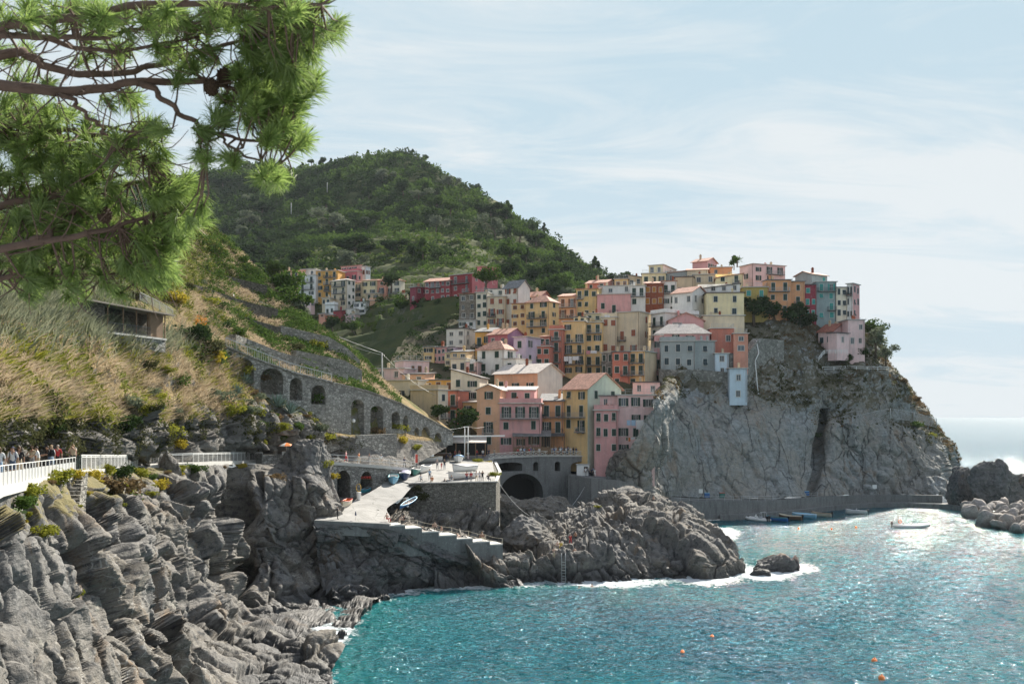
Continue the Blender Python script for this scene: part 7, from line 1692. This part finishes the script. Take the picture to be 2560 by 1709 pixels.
BODY = {p: body(p) for p in ('stand', 'walk', 'rail', 'photo', 'talk', 'sit', 'lie')}
_pr = random.Random(77)
def person(loc, face, pose, top, bottom, label, hair=0, long=False, cap=None, shorts=False, bare=False, h=1.0, bag=None, group=None, shoes='black', skin=None):
    bm_, hs, hl, hc, J = BODY[pose]; o = place('person', bm_, None, loc, (0, 0, face), (h, h, h)); tag(o, label, 'person', group)
    sk = SK[skin if skin is not None else _pr.randrange(3)]
    for i, m in enumerate((sk, sk if bare else CL[top], CL[bottom], sk if shorts else CL[bottom], CL[shoes] if not bare else sk)):
        o.material_slots[i].link = 'OBJECT'; o.material_slots[i].material = m
    x = place('cap' if cap else 'hair', hc if cap else (hl if long else hs), o); x.material_slots[0].link = 'OBJECT'; x.material_slots[0].material = CL[cap] if cap else HR[hair]
    if bag:
        y = J['chest'][1]; b = MB().box((0, y+.22, J['chest'][2]-.07), (.30, .18, .42)).box((0, y+.33, J['chest'][2]-.13), (.22, .06, .22))
        for s in (-1, 1): b.tube([(s*.12, y+.16, J['chest'][2]+.12), (s*.13, y-.02, J['chest'][2]+.17), (s*.13, y-.15, J['chest'][2]+.03), (s*.13, y-.02, J['chest'][2]-.2)], .022, 5)
        z = place('backpack', b.mesh('backpack', CL[bag]), o)
    return o
def path_at(px, side):
    q = path_between(px, px+.5)[0]; nx = path_between(px+8, px+8.5)[0]; t = (nx-q); t.z = 0; t.normalize(); return q + Vector((-t.y, t.x, 0))*side + Vector((0, 0, .1))
# walkers on the clifftop path, most of them coming this way
for px, sd_, f, pose, top, bot, kw, lab in (
  (4,.9,.3,'stand','black','navy',dict(hair=0),'dark-dressed person cut by the left edge at the path railing'),(20,.8,.5,'talk','black','navy',dict(hair=2,long=True),'fair-haired person in a black jacket at the left of the walkers'),
  (33,.7,.4,'walk','white','sky',dict(hair=1,long=True),'person in a white blouse and pale blue skirt beside the black jacket'),(69,.8,.35,'walk','white','denim',dict(cap='navy',bag='navy',shorts=True),'man in a white T-shirt and cap with a dark backpack'),
  (91,.9,.45,'walk','black','beige',dict(hair=1,long=True,skin=1),'person in a black top just behind the man with the cap'),(101,1.5,.3,'walk','beige','grey',dict(hair=1),'half-hidden person behind the black top'),
  (128,.8,-1.2,'rail','white','beige',dict(hair=0),'dark-haired person in a white shirt leaning towards the rail'),(141,1.5,.2,'talk','beige','grey',dict(hair=1),'person standing behind the white leaning shirt'),
  (152,.8,-.9,'rail','black','denim',dict(hair=0,bag='black'),'bent person with a black backpack at the rail'),(161,.9,.6,'walk','white','sky',dict(hair=2,long=True),'fair person in white beside the black backpack'),
  (178,.9,.4,'walk','red','black',dict(hair=3),'person in a red jacket with a white bag strap'),(192,1.6,.3,'stand','black','navy',dict(hair=1),'bald-looking tall person in black behind the gate'),
  (200,.45,.2,'photo','beige','black',dict(hair=2,long=True),'blonde person in beige standing inside the green gate'),(214,1.0,.4,'walk','pink','grey',dict(hair=3),'person in a pink shirt last of the walkers'),
  (776,1.2,.5,'rail','white','grey',dict(hair=1),'person in white by the boulders where the path bends'),(786,1.0,-.4,'stand','white','beige',dict(cap='white'),'person in a white hat where the path bends'),
  (874,1.0,1.2,'walk','pink','red',dict(hair=1),'person in pink on the path over the first boat cave'),(905,.9,1.0,'walk','orange','beige',dict(hair=0),'person in orange between the two boat caves'),
  (930,.8,.2,'rail','grey','grey',dict(hair=1),'person in grey leaning on the rail over the second cave'),(962,.7,.1,'stand','white','beige',dict(cap='white'),'person all in white at the rail before the square'),(1022,.9,.8,'walk','navy','black',dict(hair=0),'person in dark clothes where the path meets the square')):
    person(path_at(px, sd_), f, pose, top, bot, lab, **kw)
for px, y, f, pose, top, bot, kw, lab in (
  (1093,1172,.4,'talk','grey','navy',{},'person in grey pointing beside the child on the square'),(1103,1173,-.3,'stand','red','red',dict(h=.68),'child in red between two adults on the square'),(1110,1173,-.2,'stand','black','denim',{},'person in black right of the child in red'),
  (1117,1152,.3,'talk','black','navy',{},'person in black in the group by the covered boat'),(1126,1152,-.3,'stand','navy','beige',{},'person in navy and beige in the group by the covered boat'),(1139,1146,.2,'walk','red','red',{},'person in a red dress at the back of the square'),(1148,1146,-.5,'stand','grey','navy',dict(bag='red'),'person with a red backpack by the red dress'),
  (1074,1199,.1,'stand','sky','navy',{},'man in a light blue shirt standing at the ramp head'),(1168,1206,.2,'rail','red','navy',{},'person in red at the bastion edge, left one'),(1177,1206,-.1,'stand','red','grey',{},'broad person in red at the bastion edge, right one'),
  (1190,1205,.3,'talk','white','beige',{},'person in white at the bastion edge'),(1199,1204,-.4,'stand','white','grey',dict(cap='white'),'person in white with a hat at the bastion corner'),(1207,1204,.2,'photo','black','black',{},'person in black at the bastion corner'),(1220,1203,.5,'sit','black','navy',{},'person in dark clothes sitting on the bastion corner'),
  (1170,1150,.4,'walk','white','pink',{},'person in white by the twin poles'),(843,1297,1.9,'talk','black','black',dict(hair=3),'man in black handling the cream dinghy on the slipway'),(966,1304,.9,'sit','pink','red',dict(bare=True),'sunbather with pink skin at the platform lip'),
  (1052,1204,.3,'sit','white','grey',{},'person in white sitting on the bastion edge'),(1080,1207,-.2,'sit','orange','beige',{},'person in orange sitting on the bastion edge'),(1114,1206,.3,'lie','black','black',{},'person in black lying on the bastion edge'),(1128,1206,.2,'sit','grey','white',{},'person in grey sitting beside the lying one')):
    person(spot(px, y), f, pose, top, bot, lab, hair=kw.pop('hair', _pr.randrange(4)), **kw)
def step_at(px):
    for a, b, y in STEPS:
        if a <= px < b:
            Ya = np.interp((a, b), (971, 1257), (127.3, 133.6)); z = W(a, y, Ya[0]).z + .16; return WZ(px, z, np.interp(px, (971, 1257), (127.3, 133.6))+1.0)
for px, f, pose, top, bot, kw, lab in ((1004,.5,'sit','pink','black',dict(bare=True),'bare-shouldered person sitting on the highest bathing step'),(1010,-.5,'sit','black','black',{},'person in black sitting on the highest bathing step'),(1064,1.3,'lie','black','black',{},'person in black lying on the third bathing step'),
  (1087,.3,'sit','white','black',dict(bare=True,hair=0),'dark-haired sunbather sitting on the third bathing step'),(1104,-.8,'sit','beige','white',dict(bare=True),'sunbather with bent knees on the fourth bathing step'),(1152,1.4,'lie','black','black',dict(bare=True,hair=0),'sunbather lying on the fifth bathing step'),(1205,.6,'sit','beige','beige',dict(bare=True,hair=2),'fair-haired sunbather on the sixth bathing step')):
    person(step_at(px) - Vector((0, 0, 0)), f, pose, top, bot, lab, **kw)
rocks = [CR, SR, ORC]
for px, y, f, pose, top, bot, kw, lab in ((1273,1378,.4,'stand','white','white',{},'person wrapped in white standing by the end of the steps'),(1281,1378,-.8,'talk','navy','navy',{},'person in navy beside the one in white by the steps'),(1316,1370,.6,'walk','pink','pink',dict(bare=True),'bather in pink stepping over the boulders'),
  (1355,1400,.9,'sit','white','beige',{},'person in a white shirt sitting on the rock shelf'),(1384,1398,.2,'photo','beige','beige',dict(bare=True),'bather standing with raised arms on the rock shelf'),(1437,1384,.4,'sit','pink','red',dict(bare=True),'bather sitting on the shelf, left of a pair'),(1449,1386,-.3,'sit','pink','pink',dict(bare=True,long=True),'bather sitting on the shelf, right of a pair'),
  (1426,1362,.3,'walk','red','red',{},'person in bright red in the rock gully'),(1440,1356,-.6,'rail','pink','black',dict(bare=True),'bather bending in the gully behind the red one'),(1394,1368,.5,'sit','grey','grey',dict(bare=True),'grey-haired person sitting in the gully'),(1402,1368,-.2,'sit','yellow','yellow',{},'person in yellow sitting in the gully'),
  (1632,1262,.5,'rail','pink','black',dict(bare=True),'bather in dark trunks standing on top of the central rock'),(1616,1308,1.6,'lie','beige','white',dict(bare=True),'bather lying on the upper slab of the central rock'),(1246,1398,.4,'sit','beige','beige',dict(bare=True),'tanned bather crouching below the last step'),(1776,1382,.5,'sit','white','sky',{},'person in white sitting at the seaward end of the central rock')):
    q = spot(px, y, rocks); person(q - Vector((0, 0, .05 if pose != 'sit' else .25)), f, pose, top, bot, lab, hair=kw.pop('hair', _pr.randrange(4)), **kw)
for px, y, Y, f, pose, top, bot, lab in ((1464,1189,198,.3,'stand','white','grey','person in white queueing at the ticket kiosk'),(1472,1189,199,1.2,'talk','black','navy','person in black first at the ticket kiosk'),(1479,1190,199.5,-.5,'stand','navy','black','person in navy in the kiosk queue'),(1487,1192,197.5,.2,'walk','white','white','person all in white at the end of the kiosk queue'),
   (1484,1187,202,.6,'stand','sky','navy','person in a pale blue shirt behind the kiosk queue'),(1571,1203,199,.4,'walk','pink','pink','person in pink at the foot of the village cliff'),(2541,1206,233,.2,'walk','red','black','person in red on the rocks at the far right')):
    person(W(px, y, Y), f, pose, top, bot, lab)
tops = ['white', 'red', 'pink', 'navy', 'black', 'grey', 'sky', 'beige', 'white', 'violet', 'blue', 'green']; tops[9] = 'white'
place_nm = {k: v for k, v in enumerate(('at the left end of the crowd', 'left of the middle of the crowd', 'in the middle of the crowd', 'right of the middle of the crowd', 'at the right end of the crowd'))}
for k in range(52):
    px = 1294 + 226*(k+.5)/52 + _pr.uniform(-3, 3); row = k % 3; top = _pr.choice(tops); bot = _pr.choice(('navy', 'black', 'beige', 'denim', 'grey')); hr = _pr.randrange(4); f = _pr.uniform(-.8, .8) + (math.pi if _pr.random() < .35 else 0)
    Yb = np.interp(px, (1230, 1290, 1345, 1450, 1548), (194, 197, 200, 203, 206)) + .7 + row*.9
    person(WZ(px, 14.2 + .09*(.7 + row*.9), Yb), f, _pr.choice(('stand', 'talk', 'rail', 'walk', 'stand')), top, bot, 'person in a %s top %s on the bridge terrace' % (top, place_nm[min(4, k*5//52)]), hair=hr, long=hr > 0 and _pr.random() < .4, cap='white' if _pr.random() < .12 else None, bag='navy' if _pr.random() < .15 else None, group='crowd on the bridge terrace, %s tops, %s' % (top, place_nm[min(4, k*5//52)]))
for px, top, lab in ((1192,'red','person in red at the left end of the terrace fence'),(1207,'white','person in white right of the red one at the fence end'),(1236,'beige','person in beige at the bend of the terrace fence'),(1222,'navy','person in navy in the shade of the canopy')):
    person(WZ(px, 14.15, 196.5 if px > 1215 else 193), .3, 'stand', top, 'navy', lab)
for px, y, lab in ((1443,1464,'swimmer close under the ladder rock'),(1448,1496,'swimmer in the white splash, left one'),(1480,1490,'swimmer in the white splash, right one')):
    person(WG(px, y, -1.33), .4, 'stand', 'navy', 'navy', lab, hair=0, bare=True)

# ---------------------------------------------------------------- small things
bu = MB().ball((0, 0, .12), .34, 0, 12, 8).tube([(0, 0, .44), (0, 0, .56)], .06, 6)
BUOY = bu.mesh('buoy', BP['orange'])
for px, y, s, lab in ((1997,1321,.8,'orange buoy in front of the moored boats'),(2140,1318,.8,'orange buoy below the lone motor boat'),(2079,1322,.6,'small orange buoy between two larger ones'),(1780,1592,.75,'red-orange buoy on the dark water, highest of the four in the open cove'),(1706,1630,.7,'red-orange buoy on the dark water, farthest left of the four'),(2186,1654,1.0,'bright orange buoy amid the glitter, upper of the nearest pair'),(2204,1697,1.0,'bright orange buoy at the bottom edge of the view')):
    tag(place('buoy', BUOY, None, WG(px, y, 0), (0.1, 0.05, 0), (s*.8,)*3), lab, 'buoy')
ld = thing('ladder', 'steel bathing ladder on the face of the rock shelf', 'ladder', WZ(1409, 0, 132.3)); p0 = ld.location
for s in (-.25, .25): MB().tube([p0+Vector((s, -.3, -.6)), p0+Vector((s, .1, 2.9)), p0+Vector((s, .5, 3.9)), p0+Vector((s, 1.0, 3.8))], .035, 6).obj('rail', M_greymetal, ld)
for k in range(9): MB().beam(p0+Vector((-.25, -.27+.045*k, -.1+.36*k)), p0+Vector((.25, -.27+.045*k, -.1+.36*k)), .05, .05).obj('rung', M_greymetal, ld)
def umbrella(label, p, r, h, cols, closed=False):
    t = thing('parasol', label, 'parasol', p); MB().tube([p, p+Vector((0, 0, h))], .025, 6).obj('pole', M_white, t); m = MB(); n = 8
    rr, dz = (r, .45) if not closed else (.12, h*.5)
    for k in range(n):
        a, b = 2*math.pi*k/n, 2*math.pi*(k+1)/n; m.add([p+Vector((0, 0, h)), p+Vector((rr*.6*math.cos(a), rr*.6*math.sin(a), h-dz*.45)), p+Vector((rr*math.cos(a), rr*math.sin(a), h-dz)), p+Vector((rr*math.cos(b), rr*math.sin(b), h-dz)), p+Vector((rr*.6*math.cos(b), rr*.6*math.sin(b), h-dz*.45))], [(0, 1, 4), (1, 2, 3, 4)], k % len(cols))
    m.obj('canopy', cols, t, recalc=False); return t
umbrella('orange and white parasol over a stall on the clifftop path', W(716,1143,137.5), 1.15, 2.05, [BP['orange'], BP['orange'], BP['white']])
umbrella('furled navy parasol standing on the slipway platform', spot(888,1299), .5, 1.25, [BP['navy']], True)
umbrella('furled pale parasol on the terrace beside the salmon house', WZ(1480, 13.95, 207), .5, 2.6, [BP['cream']], True)
p = W(716,1144,137.3); stl = thing('stall', 'small white stall board under the orange parasol', 'stall', p); MB().box(p+Vector((0, 0, .45)), (1.1, .5, .9)).obj('board', M_white, stl); MB().box(p+Vector((0, 0, .95)), (1.3, .7, .06)).obj('counter', M_wood, stl)
# white bin with a coil of orange rope
p = spot(896,1249); t = thing('bin', 'white tub on the slipway beside the second boat cave', 'bin', p); m = MB(); ring = 12
m.tube([p, p+Vector((0, 0, .05)), p+Vector((0, 0, 1.0)), p+Vector((0, 0, 1.05))], [.24, .26, .34, .36], 12).obj('tub', M_white, t)
cl = thing('rope_coil', 'yellow-brown rope coil standing on the white tub', 'rope', p+Vector((0, 0, 1.05))); c_ = cl.location
m = MB(); m.tube([c_+Vector((.32*math.cos(a)*(1+.08*math.sin(a*3.3)), .06*math.sin(a*2.3), .62+.55*math.sin(a))) for a in np.linspace(0, 6*math.pi, 70)], .035, 5, 0, False); m.obj('coil', simple('yellow_rope', (.50,.32,.07), .9), cl)
p = spot(910,1238); on_b = boat('small blue boat pulled into the second boat cave', W(903,1236,149.2), W(925,1228,151), 'teal', 'brown', 'sky', L=2.4, H=.6, seats=2)
fl = thing('floats', 'red floats on a shelf in the second boat cave', 'floats', W(914,1197,150.5)); MB().box(fl.location, (2.0, .5, .07)).obj('shelf', M_wood, fl)
for k in range(4): MB().ball(fl.location+Vector((-.6+.4*k, 0, .26)), .24, 0, 8, 6).obj('float', BP['red'], fl)
t = thing('flag', 'red flag on a staff beside the green boat', 'flag', spot(1036,1186)); p = t.location; MB().tube([p, p+Vector((0, 0, 3.4))], .03, 6).obj('staff', M_white, t)
m = MB(); m.add([p+Vector((.03+.06*k*0, .05*math.sin(k), 3.3-.34*k)) for k in range(5)]+[p+Vector((.42, .08*math.sin(k+1), 3.2-.34*k)) for k in range(5)], [(k, k+1, 6+k, 5+k) for k in range(4)]); m.obj('cloth', BP['red'], t)
# hut on the slope
A_ = WZ(205, 30.9, 99); B_ = WZ(415, 30.9, 112); ax = (B_-A_).normalized(); dp = Vector((-ax.y, ax.x, 0)); hL = (B_-A_).length
hut = thing('hut', 'dark wooden hut with a flat roof and porch rail on the overgrown slope', 'hut', A_)
M_hutwall = stone('hut_stone', (.17, .15, .125), .5, .5); q = lambda u, v, z: A_ + ax*u*hL + dp*v + Vector((0, 0, z))
MB().prism([q(-.12, -.6, 2.75), q(1.06, -.6, 2.55), q(1.06, 4, 2.75), q(-.12, 4, 2.95)], (0, 0, .16)).obj('roof', simple('hut_roof', (.23, .20, .17), .9, .3), hut)
MB().prism([q(-.1, 2.4, -1), q(1, 2.4, -1), q(1, 2.4, 2.7), q(-.1, 2.4, 2.8)], dp*.2).obj('back_wall', M_hutwall, hut); MB().prism([q(-.1, .1, -1), q(.26, .1, -1), q(.26, .1, 2.7), q(-.1, .1, 2.8)], dp*.3).obj('front_wall', M_hutwall, hut)
MB().prism([q(.8, .3, -.4), q(.99, .3, -.4), q(.99, .3, 2.5), q(.8, .3, 2.5)], dp*.2).obj('plank_wall', M_wood, hut); MB().prism([q(.2, -.1, -.25), q(1.0, -.1, -.25), q(1.0, 2.4, -.25), q(.2, 2.4, -.25)], (0, 0, .2)).obj('floor', M_concrete, hut); MB().prism([q(.2, .05, -1.6), q(1.0, .05, -1.6), q(1.0, .05, -.25), q(.2, .05, -.25)], dp*.3).obj('footing', M_stone_lit, hut)
for u in (.28, .46, .62, .79, .985): MB().beam(q(u, 0, -.05), q(u, 0, 2.65), .11, .11).obj('post', M_wood, hut)
railing('thin dark rail along the porch of the hut', [q(.28, -.05, -.05), q(.79, -.05, -.05)], 1.0, 2.3, .18, (1.0, .1), .025, M_dkmetal, barr=.012)
railing('grey railing of the lane climbing behind the hut', [W(350,752,124), W(390,770,128), W(432,795,132)], 1.1, 1.8, .2, (1.0,), .03, M_greymetal, barr=.014)
# poles and cables
def pole(label, px, y0, y1, Y, r=.12, name='utility_pole', arm=False):
    a, b = W(px, y1, Y), W(px, y0, Y); t = thing(name, label, 'pole', a); MB().tube([a-Vector((0, 0, 1)), a.lerp(b, .5), b], [r*1.15, r, r*.85], 8).obj('post', M_greymetal if name != 'utility_pole' else M_concrete, t)
    if arm: MB().beam(b-Vector((.6, 0, .3)), b+Vector((.6, 0, -.3)), .1, .1).obj('crossarm', M_dkmetal, t)
    return b
def cable(label, a, b, sag, r=.035):
    pts = [Vector(a).lerp(Vector(b), u)-Vector((0, 0, sag*4*u*(1-u))) for u in np.linspace(0, 1, 16)]; tag(MB().tube(pts, r, 5).obj('cable', M_greymetal, base=tuple(pts[0])), label, 'cable')
e = pole('pale concrete utility pole in front of the long pink wall', 955, 882, 1005, 196, .17)
cable('long cable drooping over the terraces to the concrete pole', W(438,638,178), e, 1.2, .05); cable('second cable running beside the long one', W(660,742,194), e-Vector((0, 0, .4)), 1.5, .04); cable('cable falling from the concrete pole to the roofs', e, W(1092,988,205), 1.0, .03)
pole('thin bluish pole on the stone terrace', 584, 735, 783, 176, .06, 'pole'); pole('small pylon on the wooded slope', 728, 507, 532, 640, .25, 'utility_pole', True); pole('upper small pylon on the wooded slope', 818, 456, 478, 730, .25, 'utility_pole', True)
ga = thing('boat_hoist', 'white twin-post hoist with a long horizontal beam over the square', 'hoist', W(1166,1146,188)); p = ga.location
for s in (-.32, .32): MB().tube([p+Vector((s, 0, 0)), p+Vector((s, 0, 6.1))], .09, 8).obj('post', M_white, ga)
MB().beam(WZ(1062, 18.4, 187.8), WZ(1262, 18.5, 190), .22, .28).obj('beam', M_white, ga); MB().beam(p+Vector((-.45, 0, 6.0)), p+Vector((.45, 0, 6.0)), .2, .2).obj('crosshead', M_white, ga); MB().box(W(1074,1096,187.6), (2.0, .2, .9)).obj('counterweight', M_greymetal, ga)
for a, b in ((W(1164,1066,188), W(1040,1062,178)), (W(1170,1066,188), W(1240,1052,202))): cable('thin cable from the hoist top to the '+('arcaded wall' if px_of(b) < 1100 else 'orange-pink house'), a, b, .7, .025)
# canopies
def canopy(label, px0, px1, yt, yf, yb, Y0, Y1, mat, posts, glaz=False):
    a, b = W(px0, yf, Y0), W(px1, yf, Y0); b.z = a.z; c = W(px1, yt, Y1); d = W(px0, yt, Y1); d.z = c.z; t = thing('canopy', label, 'canopy', Vector((a.x, a.y, W(px0, yb, Y0).z)))
    MB().prism([a, b, c, d], (0, 0, .18)).obj('roof', mat, t); zb = t.location.z
    for k in range(posts): u = k/(posts-1); q_ = a.lerp(b, .02+.96*u); MB().beam(Vector((q_.x, q_.y+.15, zb)), Vector((q_.x, q_.y+.15, a.z)), .16, .16).obj('post', M_wood, t)
    MB().prism([Vector((a.x, Y1-.3, zb)), Vector((b.x, Y1-.3, zb)), Vector((b.x, Y1-.3, a.z)), Vector((a.x, Y1-.3, a.z))], (0, .2, 0)).obj('back_wall', M_shade, t)  # near-black sheet painted as the shade under the canopy
    if glaz:
        for k in range(posts-1):
            u0, u1 = k/(posts-1), (k+1)/(posts-1); q0, q1 = a.lerp(b, .03+.94*u0), a.lerp(b, .01+.96*u1); m = MB(); H_ = a.z-zb
            m.box(((q0.x+q1.x)/2, a.y+.25, zb+H_*.2), (q1.x-q0.x-.1, .12, H_*.4), 0, 0)
            for j in range(4): m.box((q0.x+(q1.x-q0.x)*(j+.5)/4, a.y+.25, zb+H_*.68), (.07, .08, H_*.56), 0, 0)
            m.obj('window', M_wood, t)
canopy('low white-roofed restaurant canopy with dark posts at the back of the square', 1088, 1216, 1094, 1107, 1140, 190, 198, ROOF['pale'], 6)
canopy('glazed wooden veranda with a green-grey roof in front of the pink house', 1281, 1378, 1077, 1091, 1134, 200.6, 204.5, ROOF['slate'], 5, True)
canopy('dark canopy between the veranda and the yellow house', 1358, 1412, 1083, 1090, 1134, 203.5, 207, ROOF['dark'], 3)
# ticket kiosk on the landing
p = W(1457,1188,201); kz = thing('kiosk', 'small white ticket kiosk standing in the right bridge opening', 'kiosk', p)
MB().box(p+Vector((0, 0, 1.1)), (2.5, 1.8, 2.2)).obj('cabin', M_white, kz); MB().box(p+Vector((0, 0, 2.26)), (2.8, 2.1, .12)).obj('roof', M_panel, kz); MB().box(p+Vector((.55, -.91, 1.4)), (.8, .05, .9)).obj('window', M_glass, kz); MB().box(p+Vector((.55, -1.05, .92)), (1.0, .35, .06)).obj('counter', M_greymetal, kz)
# washing
def washing(label, pts, cloths, mat=None):
    a, b = pts; t = thing('laundry', label, 'laundry', a); MB().tube([a, b], .012, 4).obj('line', M_rope, t); u = .02
    for (w, h, c) in cloths:
        L_ = (b-a).length; m = MB(); n = 7; vs = []
        for i in range(n):
            x = a.lerp(b, min(1, u + w/L_*i/(n-1)))
            for j in range(4): vs.append(x + Vector((0, -.05*math.sin(i*1.7+j)-.03, -h*j/3*(1-.08*math.sin(i*2.1)))))
        m.add(vs, [(i*4+j, i*4+j+1, i*4+j+5, i*4+j+4) for i in range(n-1) for j in range(3)], 0, True); m.obj('cloth', CL[c], t, recalc=False); u += w/L_+.03
washing('blue and white sheets hung below the upper windows of the blush house', (W(1566,1050,197.6), W(1618,1049,197.8)), [(.75,1.0,'sky'),(.9,1.1,'sky'),(1.9,1.9,'white')])
washing('string of small coloured washing low on the blush house', (W(1564,1093,197.6), W(1613,1092,197.8)), [(.35,.6,'green'),(.4,.8,'orange'),(.8,.4,'white'),(.45,.4,'green'),(.5,.4,'grey'),(.6,.45,'pink')])
washing('white garments on the third balcony of the tall yellow house', (W(1409,891,252), W(1448,890,252)), [(1.1,1.2,'white'),(.8,1.8,'white'),(1.6,1.0,'white')])
washing('pink and white towels on the terrace yellow house', (W(1465,876,254), W(1494,876,254)), [(1.0,.9,'pink'),(1.6,.7,'white')])
washing('white cloths over the yellow roof wall of the cream house', (W(1511,787,256), W(1526,787,256)), [(.7,.6,'white'),(.6,.6,'white')])
washing('white washing on the balcony of the narrow blush house', (W(1175,899,234), W(1190,899,234)), [(.6,.9,'white'),(.6,.7,'white')])
# headland railings, net and signs
railing('pale railing of the garden terrace below the rose villa', [W(2056,927,261.3), W(2120,925,262.3), W(2221,927,265.3)], 1.1, 3.0, 0, (1.0, .5), .05, M_white)
railing('white stair railing zigzagging beside the rose villa', [W(2047,902,257), W(2062,884,259), W(2118,884,260.5)], 1.1, 1.8, 0, (1.0, .66, .33), .035, M_white)
railing('thin fence across the scrub of the headland', [W(1895,985,250), W(1960,984,252), W(2075,982,256)], 1.0, 4.0, 0, (1.0, .5), .03, M_greymetal)
nt_ = thing('net_fence', 'rockfall net on posts across the headland', 'fence', W(2132,1072,253)); np_ = [(2132,1040,1072,253),(2226,1020,1044,259),(2285,1030,1052,270),(2341,1046,1068,282)]
for px, a, b, Y in np_: MB().tube([W(px, b+4, Y), W(px, a, Y)], .10, 6).obj('post', M_greymetal, nt_)
m = MB()
for (x0, a0, b0, Y0), (x1, a1, b1, Y1) in zip(np_, np_[1:]):
    P0, P1, Q0, Q1 = W(x0, a0, Y0), W(x1, a1, Y1), W(x0, b0, Y0), W(x1, b1, Y1); n = 26
    for i in range(n):
        for d in (-1, 1):
            u0, u1 = i/n, (i+5*d)/n
            if 0 <= u1 <= 1: m.beam(P0.lerp(P1, u0), Q0.lerp(Q1, u1), .035, .035)
    m.beam(P0, P1, .06, .06); m.beam(Q0, Q1, .06, .06)
m.obj('netting', M_greymetal, nt_)
for lab, px0, px1, y0, y1, Y in (('white notice board on the foot of the cliff', 1747, 1757, 1222, 1232, 216.5), ('white warning sheet on the cliff above the quay', 2181, 2192, 1211, 1221, 248)):
    a, b = W(px0, y1, Y), W(px1, y0, Y); t = thing('sign', lab, 'sign', (a+b)/2); MB().box((a+b)/2, (b.x-a.x, .06, b.z-a.z)).obj('board', M_white, t); MB().beam(Vector(((a.x+b.x)/2, Y+.06, a.z-.8)), Vector(((a.x+b.x)/2, Y+.06, b.z)), .06, .06).obj('bracket', M_greymetal, t)
tag(MB().tube([W(1891,852,251), W(1897,882,250), W(1888,902,249), W(1893,960,247), W(1896,985,246)], .12, 6).obj('drain_pipe', M_white, base=tuple(W(1891,852,251))), 'white drain pipe snaking down the rubble wall', 'pipe')
lp = thing('street_lamp', 'white globe lamp in front of the tallest arch', 'street lamp', W(884,1075,157)); p = lp.location; MB().tube([p-Vector((0, 0, .8)), p+Vector((0, 0, 1.2))], .05, 6).obj('post', M_dkmetal, lp); MB().ball(p+Vector((0, 0, 1.5)), .3, 0, 10, 8).obj('globe', M_white, lp)
for lab, px, y, Y, c in (('blue crate on the harbour walk by the notice board', 1767, 1243, 218, 'blue'), ('second blue crate by the upturned boat', 2016, 1238, 237, 'blue'), ('green tub with a red lid on the harbour walk', 1805, 1243, 219, 'green')):
    p = W(px, y, Y); t = thing('crate', lab, 'crate', p); m = MB()
    for k in range(3): m.box(p+Vector((0, 0, .18+.32*k)), (1.1, .8, .24))
    for sx in (-.5, .5): m.box(p+Vector((sx, 0, .5)), (.1, .7, .98))
    m.obj('body', BP[c], t); MB().box(p+Vector((0, 0, 1.03)), (1.15, .85, .08)).obj('lid', BP['red' if c == 'green' else 'sky'], t)
cable('rope slung across the channel from the bastion to the landing', W(1240,1196,152), W(1462,1216,193.5), 6.5, .05)
# ---------------------------------------------------------------- air
HAZE = 0.000035
m = bpy.data.materials.new('haze'); m.use_nodes = True; t = NT(m.node_tree); t.n.clear()
o = t.node('ShaderNodeOutputMaterial'); v = t.node('ShaderNodeVolumePrincipled'); v.inputs['Color'].default_value = (.80, .90, 1, 1); v.inputs['Density'].default_value = HAZE; v.inputs['Anisotropy'].default_value = .2
t.l.new(v.outputs[0], o.inputs['Volume']); MAT['haze'] = m
tag(place('haze', MB().box((0, 0, 0), (4000, 1800, 300)).mesh('haze', m), None, (0, 700, 145)), kind='stuff')
for B in (NC, SR, CR, ORC): mark_shore(B)
for V_ in ROCKV: mark_shore(V_)
finish_foam([(760,1580,120,30,1.0),(980,1470,120,18,.8),(1180,1465,60,14,.6),(1560,1460,200,14,.9),(1780,1450,110,26,1.0),(1820,1335,50,22,1.2),(1850,1420,60,30,.8),(1920,1440,80,20,1.1),(2010,1415,60,22,1.0),(2450,1300,90,30,.5),(1960,1425,70,40,.9)])
